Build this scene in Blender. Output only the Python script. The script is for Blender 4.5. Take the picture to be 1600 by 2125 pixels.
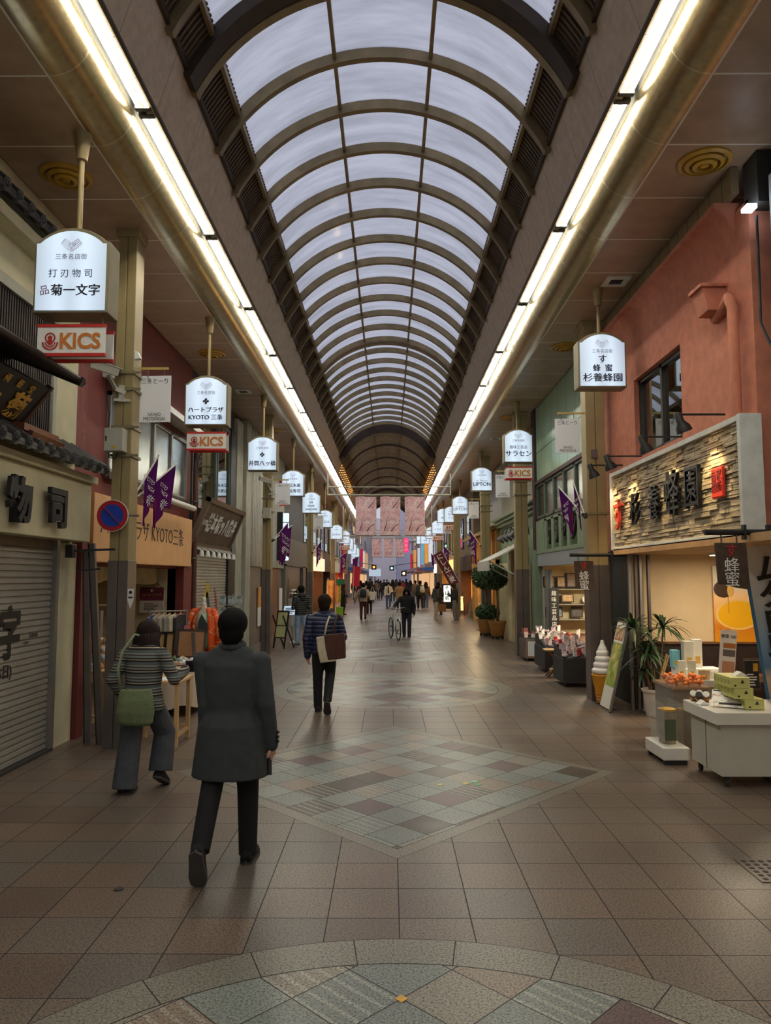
import bpy, bmesh, math, random
from mathutils import Vector, Matrix, Euler
rnd = random.Random(7)
PI = math.pi
for o in list(bpy.data.objects): bpy.data.objects.remove(o)
C = bpy.context.scene.collection
SC = bpy.context.scene

# ---------------------------------------------------------------- camera
F = 1540.0; CAMH = 1.95
PITCH = math.atan(134.5 / F); YAW = math.atan(8 / F)
cd = bpy.data.cameras.new('camera'); cam = bpy.data.objects.new('camera', cd); C.objects.link(cam)
cd.sensor_fit = 'VERTICAL'; cd.sensor_height = 24.0; cd.lens = F / 2125 * 24.0
cd.clip_end = 400
cam.location = (0, 0, CAMH); cam.rotation_euler = (PI / 2 + PITCH, 0, YAW)
SC.camera = cam

# ---------------------------------------------------------------- world / exposure
SC.view_settings.view_transform = 'Standard'; SC.view_settings.look = 'None'
SC.view_settings.gamma = 1; SC.view_settings.use_curve_mapping = False
SC.view_settings.exposure = 0.98
SC.cycles.use_denoising = True
SC.cycles.max_bounces = 7; SC.cycles.diffuse_bounces = 3; SC.cycles.glossy_bounces = 3
SC.cycles.transmission_bounces = 4; SC.cycles.transparent_max_bounces = 8
SC.cycles.caustics_reflective = False; SC.cycles.caustics_refractive = False
SC.cycles.sample_clamp_indirect = 4.0
SKY = 0.37
w = bpy.data.worlds.new('sky'); SC.world = w; w.use_nodes = True
wn = w.node_tree.nodes; wl = w.node_tree.links
bg = wn['Background']; bg.inputs['Strength'].default_value = SKY
tc = wn.new('ShaderNodeTexCoord'); no = wn.new('ShaderNodeTexNoise'); no.inputs['Scale'].default_value = 3
rp = wn.new('ShaderNodeValToRGB')
rp.color_ramp.elements[0].color = (.69, .72, .87, 1); rp.color_ramp.elements[1].color = (.86, .88, .99, 1)
wl.new(tc.outputs['Generated'], no.inputs['Vector']); wl.new(no.outputs['Fac'], rp.inputs['Fac'])
wl.new(rp.outputs['Color'], bg.inputs['Color'])
TUBE_STRENGTH = 26.0; SIGN_STRENGTH = 0.41; SHOP = 0.3

# ---------------------------------------------------------------- picture measuring: a pixel of the photo and one known coordinate give a point
def ray(px, py):
    x = (px - 800) / F; y = (1062.5 - py) / F
    f = math.cos(PITCH) - y * math.sin(PITCH); u = math.sin(PITCH) + y * math.cos(PITCH)
    X = x * math.cos(YAW) - f * math.sin(YAW); Y = f * math.cos(YAW) + x * math.sin(YAW)
    return X / Y, u / Y
def atY(px, py, Y): a, b = ray(px, py); return Vector((a * Y, Y, CAMH + b * Y))
def atX(px, py, X): a, b = ray(px, py); Y = X / a; return Vector((X, Y, CAMH + b * Y))
def atZ(px, py, Z=0.0): a, b = ray(px, py); Y = (Z - CAMH) / b; return Vector((a * Y, Y, Z))

# ---------------------------------------------------------------- materials
def lin(c):
    return tuple((v / 255 / 12.92) if v / 255 <= .04045 else ((v / 255 + .055) / 1.055) ** 2.4 for v in c[:3]) + (1,)
MATS = {}
class NT:
    def __init__(s, name):
        s.m = bpy.data.materials.new(name); s.m.use_nodes = True
        s.t = s.m.node_tree; s.n = s.t.nodes; s.b = s.n['Principled BSDF']; s.out = s.n['Material Output']
    def new(s, k, **kw):
        x = s.n.new(k)
        for a, v in kw.items(): setattr(x, a, v)
        return x
    def set(s, sock, v):
        if isinstance(v, bpy.types.NodeSocket): s.t.links.new(v, sock)
        elif v is not None: sock.default_value = v
    def M(s, op, a, b=None, c=None):
        x = s.new('ShaderNodeMath', operation=op)
        s.set(x.inputs[0], a)
        if b is not None: s.set(x.inputs[1], b)
        if c is not None: s.set(x.inputs[2], c)
        return x.outputs[0]
    def mix(s, fac, a, b, bt='MIX'):
        x = s.new('ShaderNodeMix', data_type='RGBA', blend_type=bt)
        s.set(x.inputs[0], fac); s.set(x.inputs[6], a); s.set(x.inputs[7], b)
        return x.outputs[2]
    def pos(s):
        g = s.new('ShaderNodeNewGeometry'); sp = s.new('ShaderNodeSeparateXYZ')
        s.t.links.new(g.outputs['Position'], sp.inputs[0]); return sp.outputs
    def obj(s):
        g = s.new('ShaderNodeTexCoord'); sp = s.new('ShaderNodeSeparateXYZ')
        s.t.links.new(g.outputs['Object'], sp.inputs[0]); return g.outputs['Object'], sp.outputs
    def comb(s, x, y, z=0.0):
        c = s.new('ShaderNodeCombineXYZ'); s.set(c.inputs[0], x); s.set(c.inputs[1], y); s.set(c.inputs[2], z); return c.outputs[0]
    def noise(s, scale, vec=None, detail=3, rough=.5):
        x = s.new('ShaderNodeTexNoise'); x.inputs['Scale'].default_value = scale; x.inputs['Detail'].default_value = detail
        x.inputs['Roughness'].default_value = rough
        if vec is not None: s.t.links.new(vec, x.inputs['Vector'])
        return x.outputs['Fac']
    def ramp(s, fac, stops, const=False):
        x = s.new('ShaderNodeValToRGB'); cr = x.color_ramp
        if const: cr.interpolation = 'CONSTANT'
        while len(cr.elements) < len(stops): cr.elements.new(.5)
        for e, (p, c) in zip(cr.elements, stops): e.position = p; e.color = c if len(c) == 4 and max(c) <= 1.001 else lin(c)
        s.set(x.inputs[0], fac); return x.outputs[0]
    def bump(s, h, strength=.3, dist=.01):
        x = s.new('ShaderNodeBump'); x.inputs['Strength'].default_value = strength; x.inputs['Distance'].default_value = dist
        s.set(x.inputs['Height'], h); s.set(s.b.inputs['Normal'], x.outputs[0])
    def fin(s, col=None, rough=None, metal=None, emit=None, es=None):
        b = s.b
        if col is not None: s.set(b.inputs['Base Color'], col)
        if rough is not None: s.set(b.inputs['Roughness'], rough)
        if metal is not None: s.set(b.inputs['Metallic'], metal)
        if emit is not None: s.set(b.inputs['Emission Color'], emit); s.set(b.inputs['Emission Strength'], es)
        return s.m
def mat(name, col, rough=.6, metal=0.0, var=.12, scale=6.0, bump=0.0, bscale=60.0):
    """plain coloured surface with a little procedural unevenness"""
    if name in MATS: return MATS[name]
    n = NT(name); o, _ = n.obj()
    c = lin(col)
    if var:
        f = n.noise(scale, o)
        lo = tuple(v * (1 - var) for v in c[:3]) + (1,); hi = tuple(min(1, v * (1 + var)) for v in c[:3]) + (1,)
        cc = n.ramp(f, [(.3, lo), (.7, hi)])
    else: cc = c
    if bump: n.bump(n.noise(bscale, o), bump, .01)
    MATS[name] = n.fin(cc, rough, metal); return MATS[name]
def emat(name, col, strength, base=None):
    if name in MATS: return MATS[name]
    n = NT(name); MATS[name] = n.fin(lin(base or col), .5, 0, lin(col), strength); return MATS[name]
def cmat(col, rough=.65):
    """flat paint / print colour by value"""
    return mat('paint_%d_%d_%d_%d' % (col[0], col[1], col[2], int(rough * 100)), col, rough, 0, .06, 12)
def cloth(col, rough=.9):
    k = 'cloth_%d_%d_%d' % tuple(col[:3])
    return mat(k, col, rough, 0, .15, 14, .25, 260)
def thin_cloth(name, col=None, n=None, c=None, tl=.45):
    """thin printed cloth: light comes through it"""
    if name in MATS: return MATS[name]
    n = n or NT(name); c = c if c is not None else None
    df = n.new('ShaderNodeBsdfDiffuse'); tr = n.new('ShaderNodeBsdfTranslucent'); mx = n.new('ShaderNodeMixShader'); mx.inputs[0].default_value = tl
    for q in (df, tr): n.set(q.inputs[0], c if c is not None else lin(col))
    n.t.links.new(df.outputs[0], mx.inputs[1]); n.t.links.new(tr.outputs[0], mx.inputs[2]); n.t.links.new(mx.outputs[0], n.out.inputs[0]); MATS[name] = n.m; return n.m
def glass(name, tint=(200, 220, 215), rough=.03, alpha=.25):
    """thin window glass: mostly mirror-like with some see-through"""
    if name in MATS: return MATS[name]
    n = NT(name)
    tr = n.new('ShaderNodeBsdfTransparent'); tr.inputs[0].default_value = lin(tint)
    gl = n.new('ShaderNodeBsdfGlossy'); gl.inputs['Roughness'].default_value = rough; gl.inputs[0].default_value = (.9, .95, .95, 1)
    fr = n.new('ShaderNodeLayerWeight'); fr.inputs[0].default_value = .5
    mx = n.new('ShaderNodeMixShader'); n.t.links.new(n.M('ADD', alpha, n.M('MULTIPLY', 1 - alpha, n.M('POWER', fr.outputs[1], 4.0))), mx.inputs[0])
    n.t.links.new(tr.outputs[0], mx.inputs[1]); n.t.links.new(gl.outputs[0], mx.inputs[2])
    n.t.links.new(mx.outputs[0], n.out.inputs[0]); MATS[name] = n.m; return n.m

# ---------------------------------------------------------------- mesh builder
class MB:
    def __init__(s, M=None): s.v = []; s.f = []; s.mi = []; s.M = M.copy() if M else Matrix(); s.m = 0
    def add(s, vs, fs):
        o = len(s.v); s.v += [s.M @ Vector(p) for p in vs]; s.f += [tuple(i + o for i in f) for f in fs]; s.mi += [s.m] * len(fs); return s
    def box(s, x0, x1, y0, y1, z0, z1):
        vs = [(x, y, z) for x in (x0, x1) for y in (y0, y1) for z in (z0, z1)]
        return s.add(vs, [(0, 1, 3, 2), (4, 6, 7, 5), (0, 4, 5, 1), (2, 3, 7, 6), (0, 2, 6, 4), (1, 5, 7, 3)])
    def cbox(s, c, d, rot=None):
        k = s.M
        s.M = s.M @ Matrix.Translation(c) @ (rot.to_matrix().to_4x4() if rot else Matrix())
        s.box(-d[0] / 2, d[0] / 2, -d[1] / 2, d[1] / 2, -d[2] / 2, d[2] / 2); s.M = k; return s
    def frame(s, p0, p1, up=(0, 0, 1)):
        p0 = Vector(p0); p1 = Vector(p1); z = (p1 - p0).normalized(); u = Vector(up)
        if abs(z.dot(u)) > .98: u = Vector((0, 1, 0))
        x = u.cross(z).normalized(); y = z.cross(x); return p0, p1, x, y
    def bar(s, p0, p1, w, h=None, up=(0, 0, 1)):
        h = h or w; p0, p1, x, y = s.frame(p0, p1, up)
        q = [x * w / 2 + y * h / 2, -x * w / 2 + y * h / 2, -x * w / 2 - y * h / 2, x * w / 2 - y * h / 2]
        return s.add([p0 + a for a in q] + [p1 + a for a in q], [(0, 3, 2, 1), (4, 5, 6, 7)] + [(i, (i + 1) % 4, 4 + (i + 1) % 4, 4 + i) for i in range(4)])
    def cyl(s, p0, p1, r0, r1=None, n=14, caps=True):
        r1 = r0 if r1 is None else r1; p0, p1, x, y = s.frame(p0, p1)
        vs = []
        for p, r in ((p0, r0), (p1, r1)): vs += [p + (x * math.cos(2 * PI * i / n) + y * math.sin(2 * PI * i / n)) * r for i in range(n)]
        fs = [(i, (i + 1) % n, n + (i + 1) % n, n + i) for i in range(n)]
        if caps: fs += [tuple(range(n - 1, -1, -1)), tuple(range(n, 2 * n))]
        return s.add(vs, fs)
    def tube(s, pts, r, n=8, closed=False):
        pts = [Vector(p) for p in pts]; L = len(pts); rings = []
        u = None
        for i, p in enumerate(pts):
            if closed: d = (pts[(i + 1) % L] - pts[i - 1])
            else: d = pts[min(i + 1, L - 1)] - pts[max(i - 1, 0)]
            d.normalize()
            if u is None:
                u = Vector((0, 0, 1)) if abs(d.z) < .9 else Vector((1, 0, 0))
            u = (u - d * u.dot(d)).normalized(); b = d.cross(u)
            rr = r[i] if isinstance(r, (list, tuple)) else r
            rings.append([p + (u * math.cos(2 * PI * k / n) + b * math.sin(2 * PI * k / n)) * rr for k in range(n)])
        return s.rings(rings, not closed, closed)
    def rings(s, rings, caps=True, closed=False):
        n = len(rings[0]); L = len(rings); vs = [p for r in rings for p in r]; fs = []
        for i in range(L if closed else L - 1):
            j = (i + 1) % L
            fs += [(i * n + k, i * n + (k + 1) % n, j * n + (k + 1) % n, j * n + k) for k in range(n)]
        if caps: fs += [tuple(range(n - 1, -1, -1)), tuple(range((L - 1) * n, L * n))]
        return s.add(vs, fs)
    def lathe(s, prof, n=24, c=(0, 0, 0), caps=True):
        return s.rings([[(c[0] + r * math.cos(2 * PI * k / n), c[1] + r * math.sin(2 * PI * k / n), c[2] + z) for k in range(n)] for r, z in prof], caps)
    def prism(s, poly, ax, a0, a1):
        def P(p, a): return (a, p[0], p[1]) if ax == 'x' else ((p[0], a, p[1]) if ax == 'y' else (p[0], p[1], a))
        n = len(poly); vs = [P(p, a0) for p in poly] + [P(p, a1) for p in poly]
        return s.add(vs, [tuple(range(n - 1, -1, -1)), tuple(range(n, 2 * n))] + [(i, (i + 1) % n, n + (i + 1) % n, n + i) for i in range(n)])
    def strip(s, line, ax, a0, a1):
        """open sheet: polyline swept along an axis"""
        def P(p, a): return (a, p[0], p[1]) if ax == 'x' else ((p[0], a, p[1]) if ax == 'y' else (p[0], p[1], a))
        n = len(line); return s.add([P(p, a0) for p in line] + [P(p, a1) for p in line], [(i, i + 1, n + i + 1, n + i) for i in range(n - 1)])
    def grid(s, fn, nu, nv):
        vs = [fn(i / nu, j / nv) for i in range(nu + 1) for j in range(nv + 1)]
        return s.add(vs, [(i * (nv + 1) + j, (i + 1) * (nv + 1) + j, (i + 1) * (nv + 1) + j + 1, i * (nv + 1) + j + 1) for i in range(nu) for j in range(nv)])
    def ball(s, c, r, nu=14, nv=9):
        r = (r, r, r) if not isinstance(r, (tuple, list)) else r
        rg = []
        for j in range(nv + 1):
            t = PI * (j + .02) / (nv + .04); rg.append([(c[0] + r[0] * math.sin(t) * math.cos(2 * PI * k / nu), c[1] + r[1] * math.sin(t) * math.sin(2 * PI * k / nu), c[2] - r[2] * math.cos(t)) for k in range(nu)])
        return s.rings(rg)
    def ell(s, rings, n=18):
        """closed loft through ellipses (cx,cy,cz,rx,ry) lying flat, optional 6th = tilt about X"""
        rg = []
        for q in rings:
            t = q[5] if len(q) > 5 else 0
            rg.append([(q[0] + q[3] * math.cos(2 * PI * k / n), q[1] + q[4] * math.sin(2 * PI * k / n) * math.cos(t), q[2] + q[4] * math.sin(2 * PI * k / n) * math.sin(t)) for k in range(n)])
        return s.rings(rg)
    def build(s, name, m, parent=None, smooth=None, bevel=0.0, label=None, solid=0.0, fix=False):
        me = bpy.data.meshes.new(name); me.from_pydata([tuple(p) for p in s.v], [], s.f); me.update()
        ms = m if isinstance(m, (list, tuple)) else [m]
        for x in ms: me.materials.append(x)
        if len(ms) > 1: me.polygons.foreach_set('material_index', s.mi)
        if fix or True:
            bm = bmesh.new(); bm.from_mesh(me); bmesh.ops.recalc_face_normals(bm, faces=bm.faces); bm.to_mesh(me); bm.free()
        if smooth is not None:
            me.polygons.foreach_set('use_smooth', [True] * len(me.polygons))
            if smooth < 180: me.set_sharp_from_angle(angle=math.radians(smooth))
        o = bpy.data.objects.new(name, me); C.objects.link(o)
        if parent: o.parent = parent
        if bevel:
            b = o.modifiers.new('b', 'BEVEL'); b.width = bevel; b.segments = 2; b.limit_method = 'ANGLE'; b.angle_limit = math.radians(40)
        if solid:
            b = o.modifiers.new('s', 'SOLIDIFY'); b.thickness = solid; b.offset = 0
        if label: o['label'] = label
        return o
def tag(o, label=None, cat=None, group=None, kind=None):
    if label: o['label'] = label
    if cat: o['category'] = cat
    if group: o['group'] = group
    if kind: o['kind'] = kind
    return o
def thing(name, label, cat, loc=(0, 0, 0), rz=0.0, group=None, kind=None):
    o = bpy.data.objects.new(name, None); o.empty_display_size = .1; C.objects.link(o)
    o.location = loc; o.rotation_euler = (0, 0, rz); return tag(o, label, cat, group, kind)
def WB(t):
    """builder that takes world coordinates for a part of thing t"""
    return MB((Matrix.Translation(t.location) @ t.rotation_euler.to_matrix().to_4x4()).inverted())
def struct(o): o['kind'] = 'structure'; return o
def copy_tree(o, parent=None):
    c = o.copy(); C.objects.link(c)
    if parent: c.parent = parent
    for ch in list(o.children): copy_tree(ch, c)
    return c
# lettering: real text turned into meshes at the end of the script
TEXTS = []
def text(body, size, m, parent, M, ext=.003, align='CENTER', off=0.0, sx=1.0, name='lettering', label=None, shear=0.0, sp=1.0):
    cu = bpy.data.curves.new(name, 'FONT'); cu.body = body; cu.size = size; cu.extrude = ext; cu.align_x = align; cu.align_y = 'CENTER'
    cu.offset = off; cu.resolution_u = 3; cu.shear = shear; cu.space_character = sp; cu.space_line = .95
    cu.materials.append(m)
    o = bpy.data.objects.new(name, cu); C.objects.link(o)
    if parent: o.parent = parent
    o.matrix_local = M @ Matrix.Diagonal((sx, 1, 1, 1))
    if label: o['label'] = label
    TEXTS.append(o); return o
def face(c, d='-y'):
    """matrix placing text at c, facing: '-y' the camera, '+x' right (left wall), '-x' left (right wall), 'z' up"""
    R = {'-y': ((1, 0, 0), (0, 0, 1), (0, -1, 0)), '+x': ((0, 1, 0), (0, 0, 1), (1, 0, 0)), '-x': ((0, -1, 0), (0, 0, 1), (-1, 0, 0)), 'z': ((1, 0, 0), (0, 1, 0), (0, 0, 1)), '+y': ((-1, 0, 0), (0, 0, 1), (0, 1, 0))}[d]
    m = Matrix(((R[0][0], R[1][0], R[2][0], 0), (R[0][1], R[1][1], R[2][1], 0), (R[0][2], R[1][2], R[2][2], 0), (0, 0, 0, 1)))
    return Matrix.Translation(c) @ m
def finish_texts():
    bpy.context.view_layer.update(); dg = bpy.context.evaluated_depsgraph_get(); cache = {}
    for o in TEXTS:
        cu = o.data; k = (cu.body, round(cu.size, 4), cu.extrude, cu.offset, cu.shear, cu.materials[0].name, cu.align_x, cu.space_character)
        if k not in cache: cache[k] = bpy.data.meshes.new_from_object(o.evaluated_get(dg))
        n = bpy.data.objects.new(o.name, cache[k]); nm = o.name.split('.')[0]
        n.parent = o.parent; n.matrix_local = o.matrix_local.copy()
        for p in ('label', 'category', 'group', 'kind'):
            if p in o: n[p] = o[p]
        for ch in list(o.children): ch.parent = n
        bpy.data.objects.remove(o); C.objects.link(n); n.name = nm
    bpy.context.view_layer.update()

# ================================================================ STRUCTURE
Y0, Y1 = -9.0, 62.0
# ---- floor
def floor_mat():
    n = NT('granite_paving'); p = n.pos(); M = n.M
    x = M('SUBTRACT', p[0], .055); y = p[1]
    g = n.new('ShaderNodeNewGeometry').outputs['Position']
    def cell(u, v, size, joint):
        U = M('DIVIDE', u, size); V = M('DIVIDE', v, size)
        fu = M('FRACT', U); fv = M('FRACT', V)
        e = M('MINIMUM', M('MINIMUM', fu, M('SUBTRACT', 1.0, fu)), M('MINIMUM', fv, M('SUBTRACT', 1.0, fv)))
        j = M('LESS_THAN', e, joint / size)
        wn = n.new('ShaderNodeTexWhiteNoise', noise_dimensions='3D')
        n.t.links.new(n.comb(M('FLOOR', U), M('FLOOR', V), size), wn.inputs['Vector'])
        return j, wn.outputs['Value'], wn.outputs['Color'], fu
    j0, r0, c0, _ = cell(x, M('ADD', y, .07), .41, .0035)
    col0 = n.ramp(r0, [(0, (114, 94, 82)), (.25, (131, 118, 106)), (.5, (131, 110, 94)), (.75, (116, 109, 102)), (1, (135, 116, 101))])
    P = 11.2
    def wrap(c):
        q = M('SUBTRACT', y, c); return M('SUBTRACT', q, M('MULTIPLY', P, M('ROUND', M('DIVIDE', q, P))))
    v = wrap(2.1); w2 = wrap(7.65)
    rr = M('SQRT', M('ADD', M('MULTIPLY', x, x), M('MULTIPLY', v, v)))
    inC = M('LESS_THAN', rr, 2.1); bandC = M('GREATER_THAN', rr, 1.84)
    dd = M('ADD', M('ABSOLUTE', x), M('MULTIPLY', M('ABSOLUTE', w2), .96))
    inD = M('LESS_THAN', dd, 2.22); bandD = M('GREATER_THAN', dd, 2.04)
    pal = [(0, (156, 164, 158)), (.24, (140, 148, 144)), (.42, (160, 152, 138)), (.56, (112, 88, 90)), (.66, (92, 82, 70)), (.78, (150, 158, 152)), (.92, (158, 140, 124))]
    def inlay(vv, size, off):
        u = M('ADD', M('MULTIPLY', M('ADD', x, vv), .70711), off); q = M('ADD', M('MULTIPLY', M('SUBTRACT', vv, x), .70711), off)
        j, r, c, fu = cell(u, q, size, .003)
        sp = n.new('ShaderNodeSeparateColor'); n.t.links.new(c, sp.inputs[0])
        stripe = M('MULTIPLY', M('GREATER_THAN', sp.outputs[1], .74), M('LESS_THAN', M('FRACT', M('MULTIPLY', fu, 4.5)), .28))
        cc = n.mix(M('MULTIPLY', stripe, .55), n.ramp(r, pal, True), lin((200, 198, 186)))
        return j, cc
    jc, cc = inlay(v, .36, 0.0); jd, cdm = inlay(w2, .322, .161)
    ang = M('FRACT', M('MULTIPLY', M('ADD', M('ARCTAN2', x, v), .12), 3.82))
    ja = M('LESS_THAN', ang, .012)
    edge = lambda a, c, t: M('LESS_THAN', M('ABSOLUTE', M('SUBTRACT', a, c)), t)
    jc = M('MAXIMUM', M('MULTIPLY', jc, M('SUBTRACT', 1.0, bandC)), M('MAXIMUM', M('MULTIPLY', ja, bandC), M('MAXIMUM', edge(rr, 2.1, .005), edge(rr, 1.84, .004))))
    jd = M('MAXIMUM', M('MULTIPLY', jd, M('SUBTRACT', 1.0, bandD)), M('MAXIMUM', edge(dd, 2.22, .006), edge(dd, 2.04, .004)))
    cc = n.mix(bandC, cc, lin((146, 142, 130))); cdm = n.mix(bandD, cdm, lin((142, 136, 122)))
    col = n.mix(inC, col0, cc); col = n.mix(inD, col, cdm)
    jj = M('ADD', M('MULTIPLY', j0, M('SUBTRACT', 1.0, M('MAXIMUM', inC, inD))), M('ADD', M('MULTIPLY', jc, inC), M('MULTIPLY', jd, inD)))
    sp1 = n.noise(80, g, 3, .8); spk = n.ramp(sp1, [(.4, (.16, .16, .17, 1)), (.48, (.66, .64, .62, 1)), (.55, (1, .98, .95, 1)), (.64, (1, 1, 1, 1))])
    col = n.mix(.95, col, spk, 'MULTIPLY')
    big = n.noise(.9, g, 4); col = n.mix(.5, col, n.ramp(big, [(.3, (.62, .6, .58, 1)), (.7, (1, 1, 1, 1))]), 'MULTIPLY')
    col = n.mix(jj, col, lin((34, 30, 28)))
    rough = M('ADD', M('MULTIPLY', big, .2), M('ADD', .26, M('MULTIPLY', jj, .4)))
    n.bump(M('SUBTRACT', M('MULTIPLY', sp1, .12), jj), .35, .004)
    return n.fin(col, rough)
b = MB(); b.box(-12, 12, -12, 150, -.2, 0)
floor = struct(b.build('floor', floor_mat()))

# ---- side ceilings, rounded ducts, lamp channels, slanted fascias
CEIL = 6.15; XC = -.08
def seam_mat(name, col, seam, period, phase, width, rough, metal=0, xs=None, mott=.15, nscale=3):
    n = NT(name); p = n.pos(); M = n.M
    g = n.new('ShaderNodeNewGeometry').outputs['Position']
    f = M('FRACT', M('DIVIDE', M('SUBTRACT', p[1], phase), period))
    s = M('LESS_THAN', M('MULTIPLY', M('MINIMUM', f, M('SUBTRACT', 1.0, f)), period), width)
    if xs: 
        for xx in xs: s = M('MAXIMUM', s, M('LESS_THAN', M('ABSOLUTE', M('SUBTRACT', p[0], xx)), width))
    c = lin(col); v = n.noise(nscale, g, 5, .6)
    base = n.ramp(v, [(.3, tuple(a * (1 - mott) for a in c[:3]) + (1,)), (.7, tuple(min(1, a * (1 + mott)) for a in c[:3]) + (1,))])
    n.bump(M('ADD', M('MULTIPLY', n.noise(120, g), .3), s), .15, .004)
    return n.fin(n.mix(s, base, lin(seam)), rough, metal)
ceil_m = seam_mat('ceiling_panel', (178, 150, 122), (236, 230, 216), 1.023, 5.89, .011, .42, xs=(XC - 2.79, XC + 2.79))
duct_m = seam_mat('bronze_panel', (178, 160, 122), (205, 195, 170), 1.023, 5.89, .008, .24, .88, nscale=14)
fasc_m = seam_mat('fascia_stone', (208, 188, 162), (140, 126, 112), 1.023, 6.885, .005, .55, nscale=9)
chan_m = mat('lamp_channel', (84, 82, 76), .5, .1)
trim_m = mat('dark_bronze', (74, 62, 48), .45, .4)
for s, nm in ((-1, 'left'), (1, 'right')):
    X = lambda a: XC + s * a
    xe = -5.6 if s < 0 else 5.6
    b = MB(); b.strip([(xe, CEIL), (X(2.78), CEIL)], 'y', Y0, Y1); b.strip([(xe, CEIL + .06), (X(2.78), CEIL + .06)], 'y', Y0, Y1)
    struct(b.build('ceiling_' + nm, ceil_m))
    b = MB(); b.strip([(X(2.78 - .35 * math.sin(t)), CEIL + .35 - .35 * math.cos(t)) for t in [PI / 2 * i / 14 for i in range(15)]], 'y', Y0, Y1)
    struct(b.build('trim_' + ('1' if s < 0 else '2'), duct_m, smooth=60))
    b = MB(); b.strip([(X(2.43), 6.5), (X(2.43), 6.57), (X(2.21), 6.57), (X(2.19), 6.5)], 'y', Y0, Y1)
    struct(b.build('trim_' + ('3' if s < 0 else '4'), chan_m))
    b = MB(); b.prism([(X(2.2), 6.48), (X(2.0), 7.13), (X(2.12), 7.13), (X(2.3), 6.48)], 'y', Y0, Y1)
    struct(b.build('trim_' + ('5' if s < 0 else '6'), fasc_m))
    b = MB(); b.prism([(X(2.02), 7.1), (X(1.97), 7.1), (X(1.97), 7.19), (X(2.06), 7.19)], 'y', Y0, Y1)
    b.prism([(X(2.215), 6.47), (X(2.185), 6.47), (X(2.185), 6.5), (X(2.215), 6.5)], 'y', Y0, Y1)
    struct(b.build('trim_' + ('7' if s < 0 else '8'), trim_m))

# ---- vaulted roof
ZC, RV = 6.05, 2.29
def arc(a, r): return (XC + r * math.sin(a), ZC + r * math.cos(a))
A_GL, A_SP = math.radians(48.3), math.radians(63.5)
def glazing_mat(name, tint, dirt):
    n = NT(name); g = n.new('ShaderNodeNewGeometry').outputs['Position']
    mp = n.new('ShaderNodeMapping'); mp.inputs['Scale'].default_value = (.5, 2.4, .5); n.t.links.new(g, mp.inputs[0])
    f = n.noise(1.6, mp.outputs[0], 6, .62)
    c = n.ramp(f, [(.33, tuple(a * dirt for a in tint[:3]) + (1,)), (.62, tint)])
    tr = n.new('ShaderNodeBsdfTranslucent'); n.t.links.new(c, tr.inputs[0])
    gl = n.new('ShaderNodeBsdfGlossy'); gl.inputs['Roughness'].default_value = .12
    mx = n.new('ShaderNodeMixShader'); mx.inputs[0].default_value = .06
    n.t.links.new(tr.outputs[0], mx.inputs[1]); n.t.links.new(gl.outputs[0], mx.inputs[2]); n.t.links.new(mx.outputs[0], n.out.inputs[0])
    return n.m
glaze_a = glazing_mat('milky_glazing', (.86, .87, .92, 1), .72)
glaze_b = glazing_mat('grimy_glazing', (.5, .46, .44, 1), .6)
rib_m = mat('rib_bronze', (150, 132, 98), .42, .35, .2, 5)
louv_m = mat('louver_brown', (112, 94, 76), .55, .2)
dark_rib = mat('rib_dark', (70, 58, 48), .6, .2)
RIB0, RIBD = 8.53, .987
def rib(parent, y, w, r0, r1, m, dz=0):
    b = MB(); N = 36; rg = []
    for i in range(N + 1):
        a = -A_SP + 2 * A_SP * i / N; i0 = arc(a, r0); i1 = arc(a, r1)
        rg.append([(i0[0], y - w / 2, i0[1] + dz), (i0[0], y + w / 2, i0[1] + dz), (i1[0], y + w / 2, i1[1] + dz), (i1[0], y - w / 2, i1[1] + dz)])
    b.rings(rg); return b.build('rib', m, parent, smooth=30)
def vault(name, ya, yb, gm, ribs, dz=0):
    v = thing(name, None, None, (0, 0, 0), kind='structure')
    b = MB(); N = 24
    for i in range(3):
        pass
    b.strip([(lambda q: (q[0], q[1] + dz))(arc(-A_GL + 2 * A_GL * i / N, RV + .02)) for i in range(N + 1)], 'y', ya, yb)
    b.build('glazing', gm, v, smooth=60)
    b = MB()
    for s in (-1, 1):
        b.m = 0
        b.strip([(lambda q: (q[0], q[1] + dz))(arc(s * (A_GL + (A_SP - A_GL) * i / 5), RV + .04)) for i in range(6)], 'y', ya, yb)
        k = 0; y = ya
        while y < min(yb, 34):
            p = [(lambda q: (q[0], y, q[1] + dz))(arc(s * (A_GL + (A_SP - A_GL) * i / 3), RV + .005)) for i in range(4)]
            for i in range(3): b.bar(p[i], p[i + 1], .03, .03)
            y += .075 if y < 16 else .15
    b.build('louver_panel', louv_m, v)
    b = MB()
    for a in (-.59, .59, -1.76, 1.76):
        t = math.asin(a / RV); q = arc(t, RV - .03); b.box(q[0] - .022, q[0] + .022, ya, yb, q[1] - .03 + dz, q[1] + .05 + dz)
    b.build('purlin', rib_m, v)
    for y, w, m in ribs: rib(v, y, w * 1.15, RV - .11, RV + .03, m, dz)
    return v
yy = RIB0; near = []
k = -16
while True:
    y = RIB0 + RIBD * k
    if y > 30.4: break
    near.append((y, .075, rib_m)); k += 1
near.append((RIB0 - RIBD * .5 - .78, .2, dark_rib)); near.append((19.65, .12, rib_m))
near = [r for r in near if not (7.2 < r[0] < 7.7 and r[1] < .1)] + [(7.45, .1, rib_m)]
vault('ceiling_vault', Y0, 31.0, glaze_a, near)
vault('ceiling_vault', 31.0, Y1, glaze_b, [(31.0 + .62 * i, .07, rib_m if i % 6 else dark_rib) for i in range(50)], -.1)
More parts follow.
